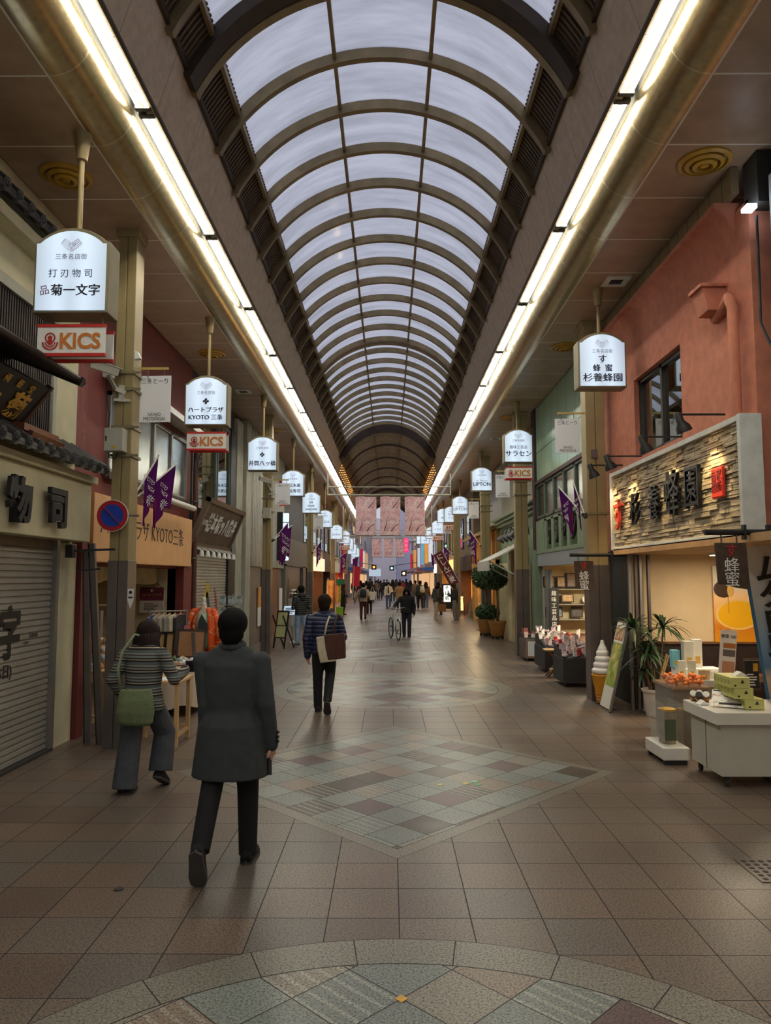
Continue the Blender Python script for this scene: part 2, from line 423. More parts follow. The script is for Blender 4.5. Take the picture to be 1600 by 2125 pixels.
# arched gable frames where the roof steps
for y in (31.0, 52.0, 61.9):
    b = MB(); N = 36; rg = []
    for i in range(N + 1):
        a = -A_SP + 2 * A_SP * i / N; i0 = arc(a, RV - .3 if y < 60 else RV - .45); i1 = arc(a, RV + .12)
        rg.append([(i0[0], y - .1, i0[1]), (i0[0], y + .1, i0[1]), (i1[0], y + .1, i1[1]), (i1[0], y - .1, i1[1])])
    b.rings(rg); struct(b.build('trim_%d' % (9 + int(y > 40) + int(y > 60)), dark_rib, smooth=30))

# ---- fluorescent rows (real lamps, the arcade's own light)
tube_m = emat('fluorescent', (255, 250, 232), TUBE_STRENGTH)
def lamp(s):
    t = thing('fluorescent_light', 'twin fluorescent tube fitting in the long row beside the %s bronze duct' % ('left' if s < 0 else 'right'), 'light', (XC + s * 2.31, 0, 6.55), 0, 'fluorescent fittings along the %s duct' % ('left' if s < 0 else 'right'))
    b = MB(); b.box(-.06, .06, -1.3, 1.3, -.03, .02); b.build('housing', chan_m, t, bevel=.004)
    for y in (-1.3, 1.3):
        b = MB(); b.box(-.075, .075, y - .035 * (y > 0) * 1.6, y + .035 * (y < 0) * 1.6, -.085, .0); b.build('lamp_holder', chan_m, t, bevel=.004)
    for x in (-.042, .042):
        b = MB(); b.cyl((x, -1.25, -.062), (x, 1.25, -.062), .018, n=10); b.build('tube', tube_m, t, smooth=40)
    return t
for s in (-1, 1):
    t0 = lamp(s)
    off = 0 if s < 0 else -.2
    for k in range(-4, 21):
        t = t0 if k == -4 else copy_tree(t0)
        t.location.y = 6.885 + off + 2.66 * k + 1.33

# ================================================================ shared materials
M_black = cmat((22, 21, 22), .5); M_ink = cmat((30, 24, 30), .6); M_white = cmat((232, 230, 222), .55); M_red = cmat((196, 44, 36), .5)
M_gold = mat('gilding', (216, 166, 70), .4, .25, .15, 20); M_steel = mat('dull_steel', (128, 124, 118), .42, .7, .1, 8)
M_tan = mat('pillar_tan', (156, 138, 96), .48, .15, .08, 3); M_clad = mat('pillar_cladding', (112, 102, 96), .38, .55, .14, 3)
M_cream = mat('cream_plaster', (206, 198, 164), .8, 0, .1, 2.5, .25, 40); M_maroon = mat('maroon_wall', (112, 44, 38), .65, 0, .12, 3, .1)
M_rough = mat('rough_maroon', (128, 72, 68), .85, 0, .2, 14, .6, 60); M_tile = mat('roof_tile', (66, 66, 68), .45, .1, .2, 9)
M_dkwood = mat('dark_wood', (46, 33, 27), .55, 0, .25, 7, .2, 50); M_wood = mat('brown_wood', (110, 72, 44), .5, 0, .2, 8, .1)
M_pine = mat('pine', (208, 172, 120), .55, 0, .1, 9); M_alu = mat('aluminium', (150, 148, 142), .38, .75, .08, 6)
M_shut = mat('shutter_grey', (158, 154, 144), .5, .25, .08, 3); M_cable = cmat((28, 28, 30), .6)
M_peach = mat('peach_board', (224, 172, 116), .6, 0, .06, 4); M_glass = glass('window_glass'); M_dkglass = glass('dark_glass', (60, 80, 76), .02, .35)
M_frost = glass('ribbed_glass', (130, 156, 152), .2, .3); M_bronze = mat('olive_housing', (132, 122, 92), .5, .2, .1, 6)
M_dark = mat('dark_grey', (48, 46, 45), .7, 0, .15, 4); M_paper = cmat((238, 236, 228), .7)  # M_dark: one even dark grey, the own colour of many parts
M_concrete = mat('pale_concrete', (176, 174, 158), .8, 0, .12, 3, .2, 60); M_skyblue = cmat((70, 140, 190), .5)
def shop_light(x, y, z, w=60, col=(1, .86, .66), size=.6, name='ceiling_light', label=None):
    t = thing(name, label, 'light', (x, y, z))
    b = MB(); b.box(-size / 2, size / 2, -size / 2, size / 2, -.03, .03); b.build('lamp_body', M_white, t)
    b = MB(); b.box(-size / 2 + .03, size / 2 - .03, -size / 2 + .03, size / 2 - .03, -.04, -.03); b.build('diffuser', emat('warm_diffuser', (255, 226, 180), 2.2), t)
    l = bpy.data.lights.new('shop_glow', 'AREA'); l.size = size; l.energy = w * SHOP; l.color = col
    o = bpy.data.objects.new('light_source', l); C.objects.link(o); o.parent = t; o.location = (0, 0, -.06); return t
def shutter(t, x, ya, yb, za, zb, m=None, s=1, pitch=.066):
    b = WB(t); ln = []; z = za
    while z < zb - pitch * .5:
        ln += [(x, z), (x + s * .018, z + pitch * .12), (x + s * .018, z + pitch * .72), (x, z + pitch * .82)]; z += pitch
    ln.append((x, zb)); b.strip(ln, 'y', ya, yb); return b.build('shutter', m or M_shut, t)
def room(t, x0, x1, ya, yb, z1, m, mf=None):
    """open-fronted shop interior: back wall at x1, sides, ceiling, floor"""
    b = WB(t); b.box(min(x1, x1 + .05), max(x1, x1 + .05), ya, yb, 0, z1)
    a, c = min(x0, x1), max(x0, x1)
    b.box(a, c, ya - .05, ya, 0, z1); b.box(a, c, yb, yb + .05, 0, z1); b.box(a, c, ya, yb, z1, z1 + .05); b.build('interior_wall', m, t)
    b = WB(t); b.box(a, c, ya, yb, .002, .012); b.build('interior_floor', mf or mat('shop_floor', (150, 120, 86), .5), t)

# ================================================================ LEFT SIDE
WL = -3.85
# ---- knife shop: cream plaster, two tiled eaves, closed shutter
t = thing('shop_building', 'cream plaster shop front with grey tiled eaves and a closed grey shutter', 'building', (WL, 6, 0))
b = WB(t); b.box(-6.2, -3.9, Y0, 9.1, 2.35, 6.14); b.box(-6.2, -3.84, 8.55, 9.1, 0, 2.35); b.box(-6.2, -4.02, Y0, 8.6, 0, 2.35); b.build('wall', M_cream, t)
b = WB(t); b.box(-3.9, -3.66, Y0, 9.05, 2.37, 3.08); b.build('fascia', M_cream, t, bevel=.01)
b = WB(t); b.box(-3.9, -3.6, Y0, 9.1, 3.08, 3.17); b.box(-3.95, -3.7, Y0, 8.2, 5.42, 5.55); b.build('cornice', M_cream, t, bevel=.01)
b = WB(t); b.box(-3.9, -3.81, 8.5, 8.58, 0, 2.37); b.build('shutter_rail', M_alu, t)
b = WB(t); b.box(-3.95, -3.8, Y0, 8.55, 0, .03); b.build('sill', M_dark, t)
sh = shutter(t, -3.88, Y0, 8.5, .03, 2.37)
b = WB(t); b.box(-3.9, -3.86, Y0, 8.5, 2.27, 2.37); b.build('shutter_box', mat('shutter_head', (120, 104, 92), .6), t)
def eave(t, xw, zw, xe, ze, ya, yb, disc=.05):
    b = WB(t); n = int((yb - ya) / .245)
    b.prism([(xw, zw), (xe, ze), (xe, ze - .045), (xw, zw - .06)], 'y', ya, yb)
    for i in range(n + 1):
        y = yb - .06 - i * .245
        b.cyl((xw, y, zw + .02), (xe, y, ze + .02), .055, n=8)
        b.cyl((xe - .03, y, ze + .005), (xe + .03, y, ze - .005), .068, n=14); b.cyl((xe + .03, y, ze - .005), (xe + .038, y, ze - .007), .045, n=12)
        for q in (0, 1, 2): b.ball((xe + .04, y + .02 * math.cos(q * 2.1), ze - .007 + .02 * math.sin(q * 2.1)), .014, 6, 4)
        b.box(xe - .005, xe + .02, y - .19, y - .06, ze - .05, ze + .015); b.box(xe - .005, xe + .025, y - .18, y - .07, ze - .02, ze - .005)
    b.build('tiled_eave', M_tile, t)
eave(t, -3.92, 3.52, -3.47, 3.24, 3.6, 9.02); eave(t, -3.95, 5.92, -3.62, 5.64, 4.8, 8.2)
b = WB(t); b.box(-3.95, -3.86, 3.5, 8.34, 3.4, 3.5); b.box(-3.95, -3.84, 3.5, 8.4, 4.86, 4.98); b.box(-3.95, -3.85, 8.34, 8.42, 3.45, 4.9); b.build('lattice_frame', M_concrete, t)
b = WB(t); b.box(-3.93, -3.9, 3.5, 8.34, 3.5, 4.86); b.build('lattice_back', mat('lattice_back', (30, 33, 40), .5), t)
b = WB(t)
for i in range(95):
    y = 8.3 - i * .05; b.box(-3.9, -3.87, y - .012, y + .012, 3.5, 4.86)
b.build('lattice', M_dkwood, t)
# black raised characters on the fascia, painted writing on the shutter
for ch, y in (('司', 7.95), ('物', 7.12), ('刃', 6.29), ('打', 5.46)):
    o = text(ch, .46, mat('black_character', (34, 33, 34), .45), None, face((-3.575, y, 2.66), '+x'), .022, off=.016, name='fascia_character')
    tag(o, {'司': 'raised black character nearest the tan column on the cream fascia', '物': 'raised black character cut by the left picture edge on cream fascia', '刃': 'raised black character on cream fascia further left', '打': 'first raised black character on the cream fascia'}[ch], 'lettering', 'raised characters on the cream fascia')
    b = MB()
    for dz in (-.12, .12): b.cyl((0.0, dz, -.02), (0.0, dz, -.1), .008, n=6)
    b.build('mounting_pin', M_dark, o)
I = Matrix.Translation((-WL, -6, 0))
def on(t): return Matrix.Translation(-t.location)
text('字', .56, M_black, t, on(t) @ face((-3.855, 7.6, 1.34), '+x'), .002, off=.016, sx=.8, name='shutter_writing')
text('定休日)', .15, M_black, t, on(t) @ face((-3.855, 7.42, .99), '+x'), .002, off=.002, name='shutter_writing')
text('営業時間', .05, M_dark, t, on(t) @ face((-3.855, 8.1, 1.32), '+x'), .001, name='shutter_writing')
text('11:00～', .05, M_dark, t, on(t) @ face((-3.855, 7.95, 1.25), '+x'), .001, name='shutter_writing')
# roofed wooden name board
t = thing('wooden_signboard', 'dark wooden board with gold brush characters under its own small roof', 'sign', (-3.6, 6.5, 3.4))
b = WB(t); b.rings([[(-3.72, y, 3.42), (-3.4, y, 3.82), (-3.43, y, 3.85), (-3.76, y, 3.45)] for y in (4.4, 7.28)]); b.build('board', mat('board_black', (38, 32, 34), .4), t)
b = WB(t); b.bar((-3.74, 4.4, 3.4), (-3.74, 7.3, 3.4), .06, .07); b.bar((-3.74, 7.3, 3.4), (-3.4, 7.3, 3.86), .05, .06); b.box(-3.86, -3.78, 7.0, 7.1, 3.3, 3.95); b.build('board_frame', mat('reddish_wood', (84, 52, 40), .5), t)
b = WB(t); b.prism([(-3.9, 4.28), (-3.18, 3.98), (-3.18, 3.93), (-3.9, 4.2)], 'y', 4.3, 7.45)
for y in (5.2, 5.75, 6.3, 6.85, 7.3): b.prism([(-3.92, 4.34), (-3.3, 4.08), (-3.3, 4.04), (-3.92, 4.28)], 'y', y - .12, y + .12)
b.bar((-3.9, 7.4, 4.24), (-3.12, 7.4, 3.92), .07, .09); b.cyl((-3.16, 4.3, 3.95), (-3.16, 7.5, 3.95), .035, n=8); b.build('roof', M_dkwood, t)
nrm = Vector((.4, 0, -.32)).normalized(); up = Vector((.32, 0, .4)).normalized()
def slant(c, up, nrm):
    x = Vector((0, 1, 0)); return Matrix.Translation(c) @ Matrix((( x.x, up.x, nrm.x, 0), (x.y, up.y, nrm.y, 0), (x.z, up.z, nrm.z, 0), (0, 0, 0, 1)))
def slant_at(y, k, d=.012): p = Vector((-3.72, y, 3.42)) + up * k + nrm * d; return p
if nrm.x < 0: nrm = -nrm
for ch, y, k, sz in (('菊', 6.98, .2, .3), ('一', 6.5, .22, .3), ('文', 6.05, .2, .3), ('堂', 7.0, .42, .09), ('薮', 6.78, .42, .09), ('両', 6.56, .42, .09)):
    text(ch, sz, M_gold, t, on(t) @ slant(slant_at(y, k), up, nrm), .006, off=.008 if sz > .2 else 0, name='gold_character')
b = WB(t); b.box(-3.7, -3.5, 7.0, 7.75, 3.36, 3.43); b.rings([[(-3.66, y, 3.4), (-3.48, y, 3.3), (-3.46, y, 3.36), (-3.64, y, 3.46)] for y in (7.1, 7.8)]); b.build('copper_ledge', mat('copper_brown', (120, 72, 44), .45, .3), t)

# ---- poles leaning in the gap and the bracket bar
for i, (p0, p1, lb) in enumerate((((183, 1545), (181, 1142), 'grey steel shutter pole standing upright beside the brown post'), ((209, 1545), (192, 1128), 'grey steel shutter pole leaning towards the tan column'))):
    a = atZ(*p0, 0); q = atY(*p1, a.y + .1); t = thing('shutter_pole', lb, 'pole', a)
    b = WB(t); b.bar(a, q, .065, .055, (0, 1, 0)); b.build('pole_body', M_clad, t, bevel=.004)
    b = WB(t); b.bar(a + Vector((-.04, 0, .01)), q + Vector((-.04, 0, 0)), .018, .05, (0, 1, 0)); b.build('pole_edge', M_black, t)
t = thing('steel_bracket', 'thin black steel bar holding shutter poles between fascia and column', 'bracket', (-3.4, 8.7, 2.25))
b = WB(t); b.bar((-3.7, 8.62, 2.25), (-3.2, 8.66, 2.27), .025, .025); b.box(-3.74, -3.66, 8.55, 8.65, 2.17, 2.32); b.bar((-3.62, 8.6, 2.02), (-3.36, 8.62, 2.04), .02, .02); b.build('bracket_bar', M_black, t)

# ---- maroon shop with peach sign
t = thing('shop_building', 'maroon shop front with ribbed glass upper window and open ground floor', 'building', (WL, 12, 0))
b = WB(t); b.box(-6.2, -3.92, 9.1, 9.45, 0, 6.14); b.build('side_pilaster', M_rough, t)
b = WB(t); b.box(-6.2, -3.95, 9.45, 10.2, 2.1, 6.14); b.box(-6.2, -3.95, 14.15, 14.6, 0, 6.14); b.box(-6.2, -3.95, 10.2, 14.15, 4.55, 6.14); b.box(-6.2, -3.95, 10.2, 14.15, 2.1, 3.4)
b.box(-4.1, -3.8, 13.75, 14.3, 0, 2.2); b.box(-3.95, -3.78, 9.12, 9.3, 0, 2.4); b.build('wall', M_maroon, t)
room(t, -3.95, -6.0, 9.45, 13.75, 2.3, mat('cream_interior', (214, 200, 160), .8))
for i in range(4):
    ya, yb = 10.2 + i * .99, 10.2 + (i + 1) * .99
    b = WB(t)
    for q in ((ya, ya + .045, 3.4, 4.55), (yb - .045, yb, 3.4, 4.55), (ya, yb, 3.4, 3.46), (ya, yb, 4.49, 4.55)): b.box(-3.97, -3.9, *q)
    f = b.build('window', M_alu, t)
    b = WB(t); b.box(-3.945, -3.935, ya + .04, yb - .04, 3.45, 4.5); b.build('pane', M_frost, f)
b = WB(t); b.box(-4.6, -4.58, 10.2, 14.15, 3.3, 4.6); b.build('window_backing', mat('blind_grey', (74, 90, 88), .8), t)
b = WB(t); b.prism([(-3.95, 4.86), (-3.55, 4.72), (-3.55, 4.62), (-3.95, 4.7)], 'y', 10.0, 14.3); b.build('canopy', M_white, t)
b = WB(t); b.box(-3.97, -3.85, 10.1, 14.2, 3.3, 3.4); b.build('window_sill', mat('brown_sill', (70, 44, 38), .6), t)
b = WB(t)
b.grid(lambda u, v: (-4.3 + .03 * math.sin(u * 40) , 9.5 + 4.2 * u, 2.28 - .42 * v - .05 * math.sin(u * 9) * v), 40, 3); b.build('cloth_valance', mat('valance', (206, 190, 148), .9), t)
t = thing('shop_sign', 'peach coloured shop board with thin dark lettering over the open shop', 'sign', (-3.75, 11.8, 2.2))
b = WB(t); b.box(-3.94, -3.76, 9.4, 14.1, 2.14, 3.03); b.build('board', M_peach, t, bevel=.008)
text('ハートプラザ KYOTO三条', .34, cmat((60, 44, 32)), t, on(t) @ face((-3.755, 11.55, 2.62), '+x'), .002, sx=.98, off=-.004)
t = thing('tube_lamp', 'unlit white tube lamp over the peach shop board', 'light', (-3.6, 12.3, 3.15))
b = WB(t); b.cyl((-3.6, 10.9, 3.2), (-3.6, 13.6, 3.2), .05); b.build('lamp_cover', M_white, t, smooth=40)
for y in (11.2, 13.3):
    b = WB(t); b.bar((-3.9, y, 3.22), (-3.6, y, 3.22), .03); b.build('arm', M_steel, t)
shop_light(-4.7, 11.4, 2.26, 130, (1, .84, .6), label='square ceiling light inside the maroon shop')
t = thing('drain_pipe', 'brown drain pipe running down beside the peach board', 'pipe', (-3.82, 14.45, 0))
b = WB(t); b.cyl((-3.8, 14.45, 0), (-3.8, 14.45, 4.6), .055, n=10); b.build('pipe', mat('pipe_brown', (84, 50, 42), .5), t, smooth=40)
for z in (1.0, 2.3, 3.4):
    b = WB(t); b.cyl((-3.8, 14.45, z), (-3.8, 14.45, z + .03), .068, n=10); b.build('clamp', M_steel, t)
b = WB(t); b.tube([(-3.74, 14.4, 4.6), (-3.7, 14.42, 4.4), (-3.76, 14.4, 4.2), (-3.72, 14.38, 3.9)], .012, 6); b.build('cable', M_cable, t)

# ---- sweet shop: slanting wooden board, painted shutter
t = thing('shop_building', 'grey shop front with tall upper glazing and a shutter painted in colour', 'building', (WL, 17.5, 0))
b = WB(t); b.box(-6.2, -3.98, 14.6, 20.4, 5.5, 6.14); b.box(-6.2, -3.98, 14.6, 20.4, 2.4, 3.1); b.box(-6.2, -4.1, 14.6, 20.4, 0, .3); b.box(-6.2, -5.0, 14.6, 18.6, 0, 6); b.build('wall', M_dark, t)
b = WB(t); b.box(-6.2, -3.88, 18.75, 19.5, 0, 6.0); b.box(-6.2, -3.8, 19.6, 20.3, 0, 6.14); b.build('concrete_pier', M_concrete, t, bevel=.01)
b = WB(t); b.box(-4.1, -3.95, 14.6, 14.75, 0, 2.4); b.box(-4.1, -3.9, 18.0, 18.75, 0, 2.5); b.build('door_frame', M_black, t)
for ya, yb in ((14.65, 16.7), (16.8, 18.1)):
    b = WB(t)
    for q in ((ya, ya + .06, 3.1, 5.5), (yb - .06, yb, 3.1, 5.5), (ya, yb, 5.45, 5.55), (ya, yb, 3.05, 3.12)): b.box(-4.0, -3.92, *q)
    f = b.build('window', cmat((70, 84, 78), .5), t)
    b = WB(t); b.box(-3.965, -3.955, ya + .05, yb - .05, 3.1, 5.48); b.build('pane', M_dkglass, f)
b = WB(t); b.box(-4.0, -3.9, 18.1, 18.75, 3.0, 5.6); b.build('dark_panel', M_black, t)
shutter(t, -3.97, 14.78, 17.98, .05, 2.4, mat('shutter_pale', (170, 166, 154), .5, .2))
def mural(pts, col, nm):
    b = WB(t); b.tube([(-3.945, y, z) for y, z in pts], [r for r in MR], 8); o = b.build(nm, cmat(col), t); o.scale = (1, 1, 1); return o
for pts, rr, col in (([(15.8, .5), (15.85, 1.1), (16.0, 1.5), (16.2, 1.72), (16.4, 1.68)], (.05, .07, .09, .09, .05), (186, 158, 60)), ([(16.1, 1.62), (16.25, 1.4), (16.35, 1.2), (16.38, .95)], (.05, .07, .06, .05), (52, 54, 54)), ([(16.15, .95), (16.4, 1.08), (16.65, .93)], (.04, .1, .04), (62, 62, 60)), ([(16.85, 1.7), (17.0, 1.4), (17.1, 1.0), (17.12, .5)], (.01, .05, .07, .06), (150, 56, 58))):
    b = WB(t); q = len(pts); rg = []
    for i, (y, z) in enumerate(pts):
        a = pts[max(i - 1, 0)]; c = pts[min(i + 1, q - 1)]; d = Vector((0, c[0] - a[0], c[1] - a[1])).normalized(); nn = Vector((0, -d.z, d.y))
        p = Vector((-3.948, y, z)); rg.append([p - nn * rr[i] * 1.5, p + nn * rr[i] * 1.5, p + nn * rr[i] * 1.5 - Vector((.02, 0, 0)), p - nn * rr[i] * 1.5 - Vector((.02, 0, 0))])
    b.rings(rg); b.build('painted_mark', cmat(col, .7), t)
t = thing('wooden_signboard', 'brown framed wooden board with white brush characters leaning out over the painted shutter', 'sign', (-3.7, 16, 2.6))
nb = Vector((.84, 0, -.35)).normalized(); ub = Vector((.35, 0, .84)).normalized()
def bd(y, k, d=0.0): return Vector((-3.88, y, 2.62)) + ub * k + nb * d
def bslab(b, ya, yb, k0, k1, d0, d1): b.rings([[bd(y, k0, d0), bd(y, k1, d0), bd(y, k1, d1), bd(y, k0, d1)] for y in (ya, yb)])
b = WB(t); bslab(b, 14.45, 17.75, 0, .9, -.03, .02); b.build('board', mat('board_brown', (92, 74, 62), .6, 0, .25, 5), t)
b = WB(t)
for q in ((14.35, 17.85, -.06, .03), (14.35, 17.85, .87, .97)): bslab(b, *q, -.04, .06)
for q in ((14.35, 14.46), (17.74, 17.85)): bslab(b, *q, -.05, .96, -.04, .06)
b.build('frame', mat('frame_brown', (112, 94, 78), .5), t)
for i, ch in enumerate('舗本橋ッ八筒井'):
    y = 15.1 + i * .38
    text(ch, .42, M_paper, t, on(t) @ slant(bd(y, .45, .03), ub, nb), .006, off=.008, sx=.8, name='white_character')
text('京名物', .13, M_paper, t, on(t) @ slant(bd(14.75, .45, .03), ub, nb), .004, name='white_character')
for i in range(7):
    y = 14.7 + i * .5; l = thing('spotlight', 'small unlit white spotlight on the rail below the leaning wooden board', 'light', (-3.72, y, 2.42), 0, 'small spotlights under the leaning board')
    b = MB(); b.lathe([(.025, .06), (.04, .03), (.055, -.06), (.05, -.06)], 10); b.build('lamp_shade', M_white, l, smooth=50)
    b = MB(); b.cyl((0, 0, .05), (-.12, 0, .12), .012, n=6); b.build('arm', M_white, l)
t = thing('lamp_rail', 'thin pale rail carrying small spotlights under the leaning board', 'rail', (-3.85, 16, 2.5)); b = WB(t); b.box(-3.88, -3.82, 14.5, 17.9, 2.5, 2.56); b.build('rail', M_concrete, t)

# ---- ribbed metal shop, black shop, further fronts
t = thing('shop_building', 'ribbed metal clad upper wall over dark and brown tiled ground floor', 'building', (WL, 23.5, 0))
b = WB(t); ln = []; y = 20.6
while y < 26.8: ln += [(-3.85, y), (-3.85, y + .1), (-3.81, y + .12), (-3.81, y + .2), (-3.85, y + .22)]; y += .24
b.prism([(-6, 20.6), (-6, y)][::-1] + ln[:1] + ln, 'z', 2.25, 6.13); b.build('metal_cladding', mat('ribbed_metal', (176, 174, 164), .4, .5), t)
b = WB(t); b.box(-6, -3.9, 20.4, 24.2, 0, 2.25); b.box(-6, -3.88, 25.9, 26.8, 0, 2.25); b.build('tiled_wall', mat('taupe_tile', (112, 104, 96), .5, 0, .1, 2), t)
b = WB(t); b.box(-6, -3.88, 24.25, 25.85, 0, 2.3); b.build('brown_tile', seam_mat('terracotta_tile', (122, 78, 56), (168, 128, 104), .55, 0, .01, .5), t)
b = WB(t); b.box(-3.91, -3.85, 22.6, 23.0, 0, 2.2); b.build('dark_slot', M_black, t)
t = thing('letter_sign', 'tall lit blue-white vertical sign on the ribbed metal wall', 'sign', (-3.52, 25.2, 2.5))
for i in range(5):
    b = MB(); b.box(-.1, .1, -.05, .05, i * .33, i * .33 + .29); b.build('lit_letter_box', emat('cool_sign', (190, 214, 236), .7), t, bevel=.03)
b = MB(); b.box(-.3, -.11, -.06, .06, 0, 1.65); b.build('spine', M_black, t)
for z, lb in ((4.4, 'small red and white sign above the lit vertical sign'),):
    t = thing('flag_sign', lb, 'sign', (-3.7, 25.6, z)); b = MB(); b.box(-.12, .12, -.02, .02, 0, .9); b.build('board', cmat((206, 66, 66)), t)
t = thing('notice_board', 'narrow white notice panel by the black doorway', 'sign', (-3.84, 26.3, .6)); b = MB(); b.box(-.02, .02, -.3, .3, 0, .95); b.build('panel', M_paper, t)
t = thing('poster', 'tall orange and white poster on taupe tiles behind the column', 'poster', (-3.86, 22.2, .5)); b = MB(); b.box(-.02, .01, -.25, .25, 0, .55); b.build('sheet', M_paper, t); b = MB(); b.box(-.02, .012, -.25, .25, .55, 1.15); b.build('sheet', cmat((214, 150, 74)), t)
t = thing('shop_building', 'matt black shop front with grey band and dark doorway', 'building', (WL, 31, 0))
b = WB(t); b.box(-6, -3.9, 26.8, 36.4, 3.35, 6.14); b.box(-6, -4.2, 26.8, 36.4, 0, 3.3); b.build('wall', mat('matt_black', (34, 35, 37), .5), t)
b = WB(t); b.box(-6, -3.75, 26.8, 36.4, 2.35, 3.4); b.box(-6, -3.75, 26.8, 27.3, 0, 2.4); b.box(-6, -3.75, 32.4, 33.4, 0, 2.4); b.build('grey_band', mat('mid_grey', (104, 102, 96), .55), t)
b = WB(t); b.box(-4.3, -3.85, 27.3, 32.4, 0, 2.34); b.build('door_panel', mat('near_black', (26, 26, 28), .3), t)
b = WB(t); b.box(-3.95, -3.88, 33.6, 34.9, 3.5, 5.8); f = b.build('window', M_black, t); b = WB(t); b.box(-3.88, -3.87, 33.65, 34.85, 3.55, 5.75); b.build('pane', M_dkglass, f)
b = WB(t); b.box(-3.82, -3.8, 28.2, 28.26, .6, 1.9); b.build('door_handle', M_steel, t)
def front(nm, lb, side, ya, yb, wall, low, band=None, lit=None, ztop=6.13, xw=3.85, bandtext=None, tcol=None):
    s = side; t = thing(nm, lb, 'building', (s * xw, (ya + yb) / 2, 0)); X = lambda a: s * (xw + a)
    def bx(b, a0, a1, *q): b.box(min(X(a0), X(a1)), max(X(a0), X(a1)), *q)
    b = WB(t); bx(b, 0, 2, ya, yb, 2.9, ztop); bx(b, 1.4, 2, ya, yb, 0, 2.9); b.build('wall', wall, t)
    for q in ((ya, ya + .3), (yb - .3, yb)):
        b = WB(t); bx(b, 0, 1.4, q[0], q[1], 0, 2.9); b.build('side_pier', low, t)
    b = WB(t); bx(b, .5, 1.4, ya + .3, ya + (yb - ya) * .5, 0, 2.9); b.build('lower_wall', low, t)
    b = WB(t); bx(b, -.12, 0, ya + .05, yb - .05, 2.25, 2.95); b.build('sign_band', band or low, t)
    n = max(1, int((yb - ya) / 2.2))
    for i in range(n):
        c = ya + (i + .5) * (yb - ya) / n; b = WB(t); bx(b, -.05, 0, c - .6, c + .6, 3.4, 4.9); f = b.build('window', M_dark, t)
        b = WB(t); bx(b, -.06, -.05, c - .54, c + .54, 3.46, 4.84); b.build('pane', M_dkglass, f)
    if bandtext: text(bandtext, .4, tcol or M_ink, t, on(t) @ face((X(-.13), (ya + yb) / 2, 2.6), '+x' if s < 0 else '-x'), .004)
    if lit:
        b = WB(t); bx(b, .55, .56, ya + (yb - ya) * .52, yb - .35, .5, 2.0); b.build('lit_display', emat('lit_display_%d_%d_%d' % lit, lit, .5), t)
        l = bpy.data.lights.new('shop_glow', 'AREA'); l.size = 1; l.energy = 60 * SHOP; l.color = (1, .8, .55); o = bpy.data.objects.new('light_source', l); C.objects.link(o); o.parent = t
        o.location = (-s * -.5, 0, 2.2)
    return t
front('shop_building', 'cream shop front with lit sign band and brown wooden door', -1, 36.4, 43, mat('far_cream', (190, 172, 150), .7), mat('door_brown', (112, 76, 46), .5), emat('lit_cream', (246, 214, 180), .55), (240, 170, 110))
front('shop_building', 'dark brown stacked tile shop front behind the yellow banner', -1, 43, 48.5, mat('brown_tile', (98, 70, 44), .6), mat('brown_low', (80, 58, 42), .6))
front('shop_building', 'pale shop front with an orange framed doorway', -1, 48.5, 56, mat('far_pale', (196, 186, 152), .7), cmat((222, 110, 48)), M_white, (255, 190, 130))
front('shop_building', 'last grey shop front under the left arcade roof', -1, 56, 62, mat('far_grey', (150, 146, 140), .7), cmat((180, 60, 70)), cmat((200, 60, 80)), (255, 200, 160))

# ================================================================ RIGHT SIDE
WR = 3.62
M_stucco = mat('red_stucco', (194, 122, 96), .85, 0, .14, 7, .6, 75); M_green = mat('sage_green', (128, 146, 118), .6, 0, .1, 3)
M_mint = mat('mint_panel', (152, 186, 152), .3, .25, .08, 3); M_beige = mat('beige_wall', (214, 190, 150), .75, 0, .06, 3)
M_wain = mat('wainscot_dark', (44, 30, 27), .5, 0, .2, 8); M_greyp = mat('blue_grey_panel', (150, 156, 160), .5, 0, .06, 2)
M_ocher = mat('ochre_timber', (196, 146, 76), .55, 0, .14, 6)
# ---- honey shop
t = thing('shop_building', 'terracotta stucco shop front with upper window and open beige ground floor', 'building', (WR, 9.8, 0))
ya, yb, za, zb = 9.05, 10.8, 3.68, 4.84
b = WB(t); b.box(3.62, 6.5, 7.2, ya, 2.36, 5.75); b.box(3.62, 6.5, yb, 12.5, 2.36, 5.75); b.box(3.62, 6.5, ya, yb, zb, 5.75); b.box(3.62, 6.5, ya, yb, 2.36, za); b.box(3.78, 6.5, ya, yb, za, zb)
b.build('wall', M_stucco, t)
b = WB(t); ln = [(3.62, 5.3)] + [(3.62 - .22 * (1 - math.cos(a)), 5.3 + .5 * math.sin(a)) for a in [PI / 2 * i / 8 for i in range(1, 9)]] + [(3.4, 5.86), (3.7, 5.86), (3.7, 5.3)]
b.prism(ln, 'y', 7.5, 12.2); b.build('coved_cornice', M_stucco, t, smooth=40)
b = WB(t)
for q in ((ya, ya + .06, za, zb), (yb - .06, yb, za, zb), (ya, yb, za, za + .06), (ya, yb, zb - .06, zb), (9.88, 9.94, za, zb)): b.box(3.69, 3.76, *q)
f = b.build('window', mat('window_bronze', (54, 50, 44), .4, .4), t)
b = WB(t); b.box(3.735, 3.742, ya, yb, za, zb); b.build('pane', M_dkglass, f)
b = WB(t); z = za
while z < zb: b.box(3.765, 3.775, ya, yb, z, z + .018); z += .03
b.build('blind', mat('dark_blind', (60, 62, 62), .6), f)
b = WB(t); b.box(3.64, 6.6, 11.2, 11.3, .98, 2.36); b.box(6.4, 6.5, 6.5, 11.2, 0, 2.36); b.build('interior_wall', M_beige, t)
